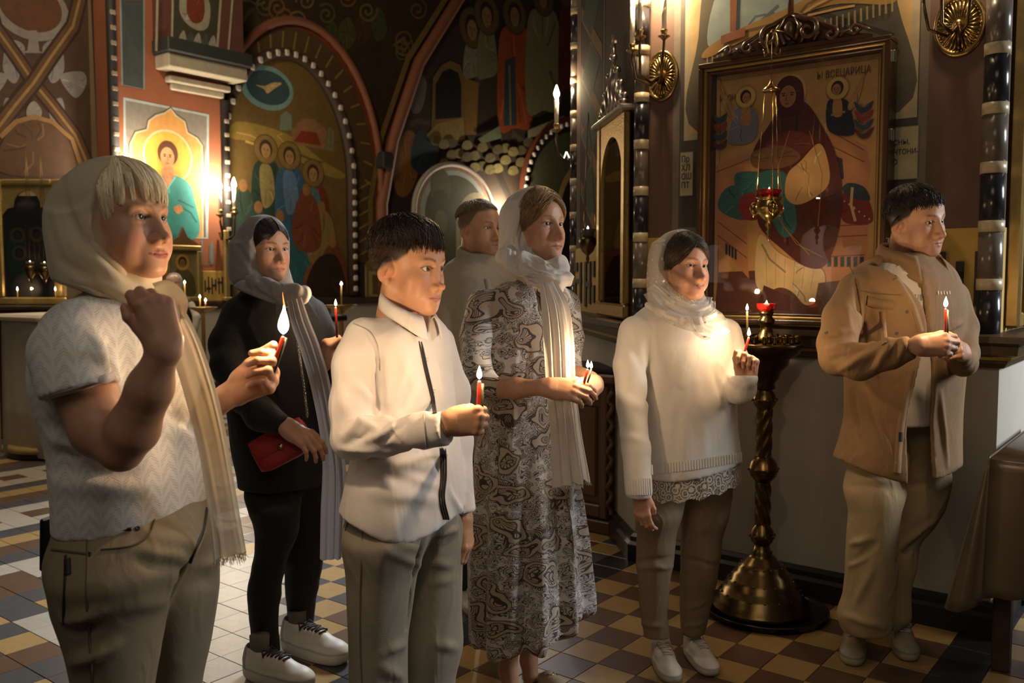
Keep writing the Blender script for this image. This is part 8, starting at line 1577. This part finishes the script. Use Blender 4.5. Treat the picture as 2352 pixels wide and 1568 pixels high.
def build_sweater():
    p = Person(P(1570, 1520, 3.3), 'smiling woman in a white sweater and sheer white scarf beside the brass candle stand'); TH = -60; SK = (.56, .295, .18)
    p.head(P(1566, 611, 3.3), -58, 0, 2, s=1.03, skin=SK, hair=(.055, .034, .020), brow=(.13, .08, .05), hairline=lambda x, y, z: smooth01(z - np.interp(y, [-.1, .01, .045, .09], [-.06, -.02, .045, .062]), -.004, .006), fat=.006, jaw=1.0, nose=.95, smile=1.0, lid=.45, gaze=(14, 3), lips=(.46, .17, .13), h=.0023, neck=.052)
    rg = np.random.default_rng(19); S = []
    for i in range(1700):
        q = rg.choice([-1, 1]); y0 = rg.uniform(-.1, 1.0); a = np.array((.18 + .03 * rg.normal(), y0, 1.05 - .58 * max(0, y0))); b = np.array((q * 1.0, .50 - .5 * rg.random(), -.05 - .7 * rg.random())); lf = .05 + .06 * rg.random(); S.append(slerp_strand(a, b, 9, HR, lambda t: lf + .03 * math.sin(3.1 * t), rg, .0006) + HC)
    p.hair(S, .0012, .0007, (.060, .036, .020), .3, 9)
    SW = pmat('white soft knit', (.78, .73, .67), .95, .05, 20, .35, 700, sheen=.4, crease=.25)
    tor = rows([(690, 1505, 1612, None, 1.2), (710, 1475, 1640, None, 1.4), (740, 1448, 1668), (790, 1445, 1684), (850, 1462, 1688), (900, 1475, 1688), (980, 1487, 1690), (1040, 1491, 1698), (1085, 1494, 1704), (1110, 1496, 1704)], TH, 1.5, 3.32)
    arm = limb((1462, 765, 3.22, 40), (1448, 840, 3.18, 37), (1452, 930, 3.14, 36), (1460, 1030, 3.10, 33), (1467, 1128, 3.06, 30)); la = limb((1668, 765, 3.38, 34), (1684, 830, 3.34, 34), (1694, 892, 3.24, 31), (1706, 893, 3.16, 28), (1714, 868, 3.12, 26))
    b = bounds(tor, arm, la, pad=.05); g = SDF(b[:3], b[3:], .006); g.loft(tor, 0, p=2.3)
    xs = [P(x, 1080, 3.3)[0] for x in (1480, 1495, 1600, 1705)]; zs = [P(1600, y, 3.3)[2] for y in (1096, 1094, 1080, 1062)]; g.cut(lambda X, Y, Z: np.interp(X, xs, zs) - Z + 0 * Y); g.chain(arm, .014); g.chain(la, .018)
    e1 = P(1467, 1140, 3.06); g.cut(lambda X, Y, Z: np.where((X - e1[0]) ** 2 + (Y - e1[1]) ** 2 + (Z - e1[2]) ** 2 < .006, e1[2] - Z, -1)); e2 = P(1716, 862, 3.11); g.cut(lambda X, Y, Z: np.where((X - e2[0]) ** 2 + (Y - e2[1]) ** 2 + (Z - e2[2]) ** 2 < .004, Z - e2[2], -1))
    V, Fq = g.mesh(1); V = wrinkle(V, Fq, .003, 7, (.1, 0, 1), 3, 61)
    V = folds(V, Fq, [(1488, 850, 1492, 1000, .012, -.012), (1500, 860, 1530, 1060, .02, .006), (1640, 850, 1670, 950, .016, -.007), (1600, 880, 1620, 1040, .02, .005), (1650, 830, 1690, 880, .012, .007), (1420, 900, 1470, 940, .02, .006), (1425, 1000, 1480, 1010, .016, .006), (1440, 760, 1480, 860, .02, -.005), (1560, 900, 1555, 1050, .02, -.005)])
    sw = p.put('sweater', V, Fq, SW); sf = Surf(V, Fq)
    for i in range(34):                                     # ribbed hem, cuff and neckline
        t = i / 33; x = 1497 + 205 * t; y = np.interp(x, [1495, 1600, 1705], [1090, 1077, 1060]); p.put('hem_rib', *sf.strip([(x - 1, y - 22), (x, y)], .0055, .0035, 5), SW, parent=sw)
    for i in range(12): x = 1441 + 52 * i / 11; p.put('cuff_rib', *sf.strip([(x - 1, 1098), (x + 1, 1136)], .0050, .0035, 6), SW, parent=sw)
    nk = [[(*P(1487, 700, 3.27), .011), (*P(1520, 720, 3.19), .011), (*P(1560, 735, 3.15), .011), (*P(1605, 738, 3.15), .011), (*P(1640, 722, 3.20), .011)]]; b = bounds(*nk, pad=.02); g = SDF(b[:3], b[3:], .004); g.chain(nk[0], .01); V, Fq = g.mesh(1); p.put('neckband', V, Fq, SW, parent=sw)
    # lace below the hem
    n = 70; V = []; st = rows([(1060, 1497, 1702), (1150, 1500, 1706)], TH, 1.5, 3.32)
    for j in range(8):
        for i in range(n):
            a = 2 * math.pi * i / n; t = j / 7; r0 = st[0]; ca, sa = math.cos(r0[5]), math.sin(r0[5]); lx, ly = r0[3] * math.cos(a) * (.99 + .03 * t), r0[4] * math.sin(a) * (.99 + .03 * t); x = r0[1] + lx * ca - ly * sa; y = r0[2] + lx * sa + ly * ca
            zt = np.interp(x, xs, zs) + .015; zb = np.interp(x, xs, zs) - .082 + .012 * abs(math.sin(a * 7)); rip = .006 * math.sin(a * 14) * t; V.append((x + rip * math.cos(a), y + rip * math.sin(a), zt + (zb - zt) * t))
    Fq = np.array([(j * n + i, j * n + (i + 1) % n, (j + 1) * n + (i + 1) % n, (j + 1) * n + i) for j in range(7) for i in range(n)], np.int32); p.put('lace_hem', np.array(V), Fq, lace_mat('white floral lace', (.70, .64, .54), True, 26.0, .12, True))
    kh = pmat('taupe chinos', (.235, .165, .10), .85, .07, 40, .15, 380, crease=.45)
    r1 = rows([(1040, 1520, 1610, 3.34), (1100, 1498, 1590, 3.32), (1154, 1472, 1572, 3.28), (1185, 1463, 1565), (1226, 1465, 1552), (1290, 1463, 1545), (1371, 1469, 1535), (1410, 1474, 1532), (1462, 1481, 1536)], TH, 1.1, 3.25); r2 = rows([(1040, 1590, 1692, 3.34), (1136, 1575, 1680), (1183, 1566, 1672), (1226, 1566, 1661), (1317, 1563, 1648), (1407, 1563, 1628), (1455, 1567, 1618)], TH, 1.1, 3.36)
    V, Fq = sculpt([r1, r2], [], .0065, k=.02, p=2.15); V = wrinkle(V, Fq, .003, 10, (1, 0, .15), 2.5, 65); V = folds(V, Fq, [(1465, 1290, 1540, 1280, .008, -.006), (1468, 1305, 1545, 1300, .010, .006), (1570, 1280, 1645, 1300, .008, -.006), (1575, 1400, 1620, 1380, .010, .006), (1575, 1440, 1615, 1430, .008, .006), (1475, 1430, 1525, 1440, .01, .006)]); p.put('trousers', V, Fq, kh)
    for he, to in (((1512, 1506), (1556, 1592)), ((1583, 1492), (1654, 1578))):
        h, t = G(*he), G(*to); d = (t - h)[:2]; t[:2] = h[:2] + d / np.linalg.norm(d) * .255; shoe(p, h, t, .93, thick=.034, upper=(.66, .62, .57), sole=(.58, .53, .46), lace=(.62, .58, .53))
    p.hand(P(1469, 1132, 3.06), (.10, -.1, -1), (-.55, -.8, 0), 'right', ((20, 28, 18), (24, 30, 18), (28, 32, 20), (30, 34, 20)), thumb=(.040, .085, -.030), s=.85, skin=SK, arm=[(*P(1466, 1100, 3.07), .025)], via=[P(1455, 950, 3.14), P(1460, 780, 3.22)])
    pin, _ = p.hand(P(1716, 878, 3.13), (.06, -.05, 1), (.45, .85, .1), 'left', ((58, 74, 38), (72, 85, 45), (78, 88, 45), (80, 88, 45)), thumb=(.040, .112, -.042), s=.95, skin=SK, nail=(.5, .45, .42), arm=[(*P(1710, 892, 3.13), .024)], via=[P(1694, 885, 3.24), P(1678, 780, 3.36)])
    p.body()
    sheer = lace_mat('sheer dotted white veil', (.76, .68, .58), True, 42.0, .42)
    lf = rows([(560, 1500, 1575), (600, 1493, 1580), (650, 1492, 1590), (690, 1500, 1620), (715, 1530, 1650), (735, 1560, 1668)], -58, 1.1, 3.3)
    sc = hood(p, [(-.5, .3), (-.15, .14), (-.125, .072), (-.10, .050), (-.05, .012), (0, -.002), (.06, .004), (.12, .016), (.3, .03)], .016, bun=(0, -.07, -.02, (.06, .045, .08)), lofts=[lf], amp=.004, seed=22, mat=sheer, fold_dir=(.2, .3, -.9), cuts=[below((1480, 690), (1640, 768), 3.1)], wrapz=-.15, t=.006, kx=.014)
    for pt_, w_, ph in (([P(1496, 676, 3.2), P(1525, 712, 3.10), P(1575, 735, 3.06), P(1625, 748, 3.08), P(1668, 762, 3.14)], [.06, .075, .075, .065, .03], .4), ([P(1500, 660, 3.16), P(1540, 695, 3.08), P(1585, 712, 3.05), P(1622, 706, 3.09), P(1630, 690, 3.18)], [.05, .06, .06, .055, .04], 1.3), ([P(1622, 694, 3.12), P(1600, 728, 3.05), P(1606, 752, 3.05), P(1628, 766, 3.07)], [.035, .055, .06, .05], 2.2)):
        V, Fq = rib(pt_, w_, (.25, -1, .45), 2.2, .006, 20, 36, ph, 4, .012); p.put('veil_fold', V, Fq, sheer, parent=sc)
    mb = MB().ball(P(1523, 645, 3.2), .006); p.mb('earring', mb, pmat('pearl', (.7, .65, .58), .2))
    candle(pin + np.array((.012, 0, -.035)), P(1720, 774, pin[1]), 'red candle held by the woman in the white sweater', h=.030, power=CANDLE_W)
build_sweater()

# ------------------------------------------------------------------ the young man in the tan overshirt
def build_tan():
    p = Person(P(2050, 1500, 3.4), 'dark-haired young man in an open tan overshirt over a white tee'); TH = -66; SK = (.52, .285, .175)
    hl = lambda x, y, z: smooth01(z - np.interp(y, [-.11, -.06, -.02, .01, .03, .05, .09], [-.055, -.05, -.015, .01, .02, .055, .062]), -.006, .008)
    p.head(P(2101, 507, 3.4), -59, -6, -6, s=1.1, skin=SK, hair=(.02, .014, .010), brow=(.04, .025, .018), hairline=hl, fat=.006, jaw=1.06, nose=1.0, lid=.35, gaze=(16, 0), lips=(.38, .16, .12), h=.0024, neck=.060, chin=1.05, stubble=.15)
    short_hair(p, np.random.default_rng(8), 3000, (0.05, -.42, .91), 2.02, 1.42, (.020, .013, .009), .0016, .10, .03, 5)
    TAN = pmat('tan cotton twill', (.245, .145, .065), .85, .09, 26, .2, 330, crease=.45); WT = pmat('white tee jersey', (.66, .60, .52), .85, .05, 30, .12, 300, crease=.45)
    tee = rows([(588, 2040, 2140, None, 1.15), (610, 2010, 2160, None, 1.3), (660, 1985, 2180), (760, 1975, 2185), (860, 1985, 2185), (930, 1990, 2180), (968, 1990, 2180)], TH, 1.4, 3.40)
    V, Fq = sculpt([tee], [], .006, p=2.3); V = wrinkle(V, Fq, .003, 9, (.3, 0, 1), 3, 71); te = p.put('tee', V, Fq, WT); sf = Surf(V, Fq)
    p.put('tee_neckband', *sf.strip([(2062, 612), (2082, 628), (2104, 626), (2118, 606)], .012, .003, 14), WT, parent=te); ink = pmat('faded print', (.30, .28, .26), .8)
    for x, w in ((2092, 6), (2100, 7), (2108, 2), (2114, 7)): p.put('tee_print', *sf.strip([(x, 676), (x + .5, 690)], w * 3.4 / F_PX * .8, .002, 4), ink, parent=te)
    tor = rows([(580, 2030, 2145, None, 1.2), (603, 1985, 2172, None, 1.4), (625, 1958, 2192), (660, 1944, 2205), (720, 1935, 2214), (800, 1938, 2214), (880, 1942, 2211), (950, 1942, 2206), (1000, 1932, 2205), (1060, 1916, 2205), (1110, 1914, 2204)], TH, 1.45, 3.41)
    arm = limb((1962, 665, 3.32, 38), (1936, 730, 3.26, 42), (1922, 790, 3.20, 41), (1926, 820, 3.16, 40), (1975, 832, 3.08, 39), (2045, 815, 3.0, 33), (2092, 797, 2.95, 27)); la = limb((2190, 680, 3.46, 32), (2212, 750, 3.42, 31), (2216, 810, 3.34, 30), (2212, 832, 3.24, 29), (2203, 815, 3.14, 26))
    b = bounds(tor, arm, la, pad=.05); g = SDF(b[:3], b[3:], .006); g.loft(tor, 0, p=2.3)
    xs = [P(x, 1080, 3.3)[0] for x in (1900, 1925, 1990, 2060, 2100, 2160, 2210)]; zs = [P(2050, y, 3.3)[2] for y in (1055, 1058, 1080, 1098, 1094, 1090, 1080)]; g.cut(lambda X, Y, Z: np.interp(X, xs, zs) - Z + 0 * Y)
    # the open front: a wedge along the body's own front line
    f = np.array([math.cos(math.radians(TH)), math.sin(math.radians(TH))]); r = np.array([f[1], -f[0]]); c0 = P(2075, 800, 3.41)
    zz = [P(2050, y, 3.25)[2] for y in (1110, 960, 900, 830, 760, 700, 640, 600, 560)]; lft = []; rgt = []
    for y, a, b_ in ((1110, 2068, 2150), (960, 2078, 2147), (900, 2090, 2150), (830, 2105, 2148), (760, 2124, 2130), (700, 2112, 2126), (640, 2070, 2124), (600, 2045, 2130), (560, 2035, 2140)):
        for xx, o in ((a, lft), (b_, rgt)): q = P(xx, y, 3.24); o.append((q[:2] - c0[:2]) @ r)
    def wedge(X, Y, Z):
        l = (X - c0[0]) * r[0] + (Y - c0[1]) * r[1]; fr = (X - c0[0]) * f[0] + (Y - c0[1]) * f[1]; a = interp(Z[0, 0], zz[::1], lft)[None, None]; b_ = interp(Z[0, 0], zz, rgt)[None, None]; lo_, hi_ = np.minimum(a, b_), np.maximum(a, b_)
        return np.maximum(np.maximum(lo_ - l, l - hi_), .0 - fr)
    g.op(wedge, g.lo, g.lo + g.h * np.array(g.n), 0, True)
    inner = SDF(b[:3], b[3:], .006); t2 = [(z - (.02 if i == len(tor) - 1 else 0), x, y, max(ra - .015, .02), max(rb - .015, .02), th) for i, (z, x, y, ra, rb, th) in enumerate(tor) if i > 2]; inner.loft(t2, 0, p=2.3); g.d = np.maximum(g.d, -inner.d)
    g.chain(arm, .020); g.chain(la, .020); e1 = np.array(arm[-1][:3]); ad = e1 - np.array(arm[-2][:3]); ad /= np.linalg.norm(ad); g.cut(lambda X, Y, Z: np.where((X - e1[0]) ** 2 + (Y - e1[1]) ** 2 + (Z - e1[2]) ** 2 < .005, (X - e1[0]) * ad[0] + (Y - e1[1]) * ad[1] + (Z - e1[2]) * ad[2], -1))
    V, Fq = g.mesh(1); V = wrinkle(V, Fq, .003, 9, (.2, 0, 1), 2.5, 73)
    V = folds(V, Fq, [(1895, 770, 1960, 770, .010, -.008), (1900, 800, 1975, 790, .012, .009), (1910, 825, 1985, 800, .010, -.008), (1930, 850, 2000, 812, .012, .009), (1985, 850, 2020, 800, .010, -.007), (2010, 845, 2045, 795, .010, .008), (2045, 830, 2060, 785, .008, -.006), (2060, 832, 2085, 780, .008, .006), (1965, 640, 1985, 780, .012, -.009), (1985, 720, 2005, 790, .012, .007), (1990, 900, 2060, 1080, .016, .007), (1960, 900, 1980, 1060, .016, -.006), (2170, 760, 2210, 740, .010, .008), (2180, 790, 2225, 790, .010, -.007), (2160, 900, 2175, 1070, .012, .007), (2010, 720, 2050, 800, .014, .005), (1940, 700, 1955, 760, .014, .006)])
    jk = p.put('overshirt', V, Fq, TAN); sf = Surf(V, Fq); seam = pmat('tan seam', (.17, .095, .038), .9); btn = pmat('horn button', (.12, .07, .035), .35)
    p.put('pocket_flap', *sf.strip([(1990, 690), (2020, 698), (2052, 700)], .035, .004, 12), TAN, parent=jk); p.put('yoke_seam', *sf.strip([(1978, 668), (2030, 676), (2068, 678)], .003, .003, 14), seam, parent=jk); p.put('pocket_pleat', *sf.strip([(2028, 715), (2032, 790)], .018, .003, 10), TAN, parent=jk); p.put('armhole_seam', *sf.strip([(1952, 612), (1968, 650), (1976, 700), (1980, 750)], .003, .003, 16), seam, parent=jk)
    p.put('front_band', *sf.strip([(2058, 640), (2090, 690), (2106, 730), (2115, 762)], .022, .003, 18), TAN, parent=jk); p.put('front_band', *sf.strip([(2092, 850), (2078, 920), (2066, 1000), (2060, 1085)], .026, .003, 18), TAN, parent=jk)
    for x, y in ((2071, 661), (2083, 716), (2019, 695), (2060, 765), (2078, 894), (2070, 961), (1898, 764)): p.mb('button', sf.stud(x, y, .0065), btn, jk)
    p.put('sewn_label', *sf.strip([(2068, 992), (2067, 1014)], .016, .004, 5), pmat('black label', (.012, .012, .014), .7), parent=jk)
    for i in range(5): p.put('chest_lettering', *sf.strip([(2154 + i * 6.5, 668 + (i % 2)), (2155 + i * 6.5, 676)], .0040 if i != 2 else .0028, .002, 4), pmat('white embroidery', (.72, .68, .62), .8), parent=jk)
    collar(p, P(2090, 586, 3.39), TH, .088, .086, .050, .056, .030, .055, TAN, gap=36, tilt=.050)
    kh = pmat('cream twill trousers', (.38, .285, .155), .85, .07, 30, .15, 300, crease=.45)
    r1 = rows([(960, 1985, 2080, 3.42), (1040, 1962, 2086, 3.40), (1085, 1944, 2086, 3.36), (1120, 1938, 2082, 3.33), (1181, 1950, 2068), (1253, 1945, 2062), (1300, 1943, 2062), (1362, 1938, 2056), (1413, 1924, 2050), (1448, 1935, 2046)], TH, 1.1, 3.3); r2 = rows([(960, 2060, 2165, 3.42), (1054, 2060, 2178, 3.45), (1100, 2060, 2184), (1159, 2055, 2172), (1203, 2052, 2148), (1253, 2045, 2112), (1308, 2040, 2104), (1362, 2038, 2092), (1416, 2035, 2093), (1446, 2040, 2066)], TH, 1.1, 3.46)
    V, Fq = sculpt([r1, r2], [], .0065, k=.015, p=2.15); V = wrinkle(V, Fq, .0025, 8, (.5, 0, 1), 2.5, 75); V = folds(V, Fq, [(1955, 1250, 2000, 1235, .012, .010), (1960, 1290, 2010, 1250, .012, -.008), (1950, 1300, 1990, 1280, .010, .008), (1965, 1390, 2000, 1310, .014, .010), (1940, 1415, 2030, 1440, .014, .010), (1960, 1100, 2060, 1110, .016, .006), (2080, 1120, 2130, 1110, .014, -.006), (2070, 1260, 2150, 1190, .014, .010), (2060, 1290, 2130, 1210, .012, -.010)]); p.put('trousers', V, Fq, kh)
    for he, to in (((1962, 1470), (1955, 1555)), ((2060, 1458), (2098, 1545))):
        h, t = G(*he), G(*to); d = (t - h)[:2]; t[:2] = h[:2] + d / np.linalg.norm(d) * .28; shoe(p, h, t, 1.02, upper=(.30, .25, .18), sole=(.42, .36, .27), lace=(.5, .46, .4))
    p.hand(P(2106, 793, 2.93), (1, -.12, .06), (-.15, -.92, .42), 'right', ((28, 38, 20), (32, 42, 22), (38, 44, 24), (42, 46, 25)), thumb=(.040, .115, -.022), s=1.0, skin=SK, spread=1, fat=.001, arm=[(*P(2080, 798, 2.96), .027)], via=[P(1990, 825, 3.07), P(1925, 800, 3.18), P(1960, 680, 3.32)])
    p.hand(P(2216, 808, 3.10), (-.62, -.70, .22), (.55, -.70, .40), 'left', ((38, 52, 30), (46, 60, 32), (54, 64, 35), (60, 68, 38)), thumb=(.044, .112, -.034), s=.98, skin=SK, fat=.001, arm=[(*P(2212, 822, 3.16), .027)], via=[P(2214, 830, 3.26), P(2210, 740, 3.42), P(2185, 680, 3.45)])
    p.body()
    candle(P(2171, 800, 2.93), P(2172, 708, 2.93), 'red candle held in both hands by the man in tan', second=((.009, .004, 0), DARK_WAX, .96), h=.036, power=CANDLE_W)
build_tan()

# ------------------------------------------------------------------ the small figure far behind
def build_far():
    Y = 10.2; p = Person(P(405, 900, Y), 'distant woman in a pale headscarf and dark blue vest before a gold icon'); SK = (.5, .31, .22)
    p.head(P(400, 651, Y), -75, 0, 0, s=.95, skin=SK, h=.004, ears=False); p.body()
    hood(p, [(-.5, .3), (-.15, .14), (-.125, .07), (-.08, .05), (0, .045), (.06, .05), (.09, .03), (.3, -.02)], .016, amp=.003, seed=3, mat=weave_mat('pale scarf', (.42, .38, .34)), h=.006, t=.012)
    tor = rows([(680, 388, 425), (690, 378, 440), (720, 372, 448), (780, 374, 450)], -70, 1.5, Y); V, Fq = sculpt([tor], [], .014); p.put('vest', V, Fq, pmat('dark blue vest', (.02, .022, .032), .8))
    a = limb((440, 700, 10.0, 8), (452, 730, 9.9, 8), (445, 770, 9.8, 7)); a2 = limb((380, 700, 10.1, 8), (372, 740, 10.0, 8), (385, 770, 9.8, 7)); V, Fq = sculpt([rows([(700, 430, 445), (705, 428, 446)], -70, 1, 10.1)], [a, a2], .012); p.put('sleeves', V, Fq, pmat('pale sleeve', (.36, .32, .27), .9))
    sk = rows([(760, 376, 452), (850, 368, 458), (925, 362, 464)], -70, 1.4, Y); V, Fq = sculpt([sk], [], .016); p.put('skirt', V, Fq, pmat('grey skirt', (.18, .15, .12), .9))
build_far()
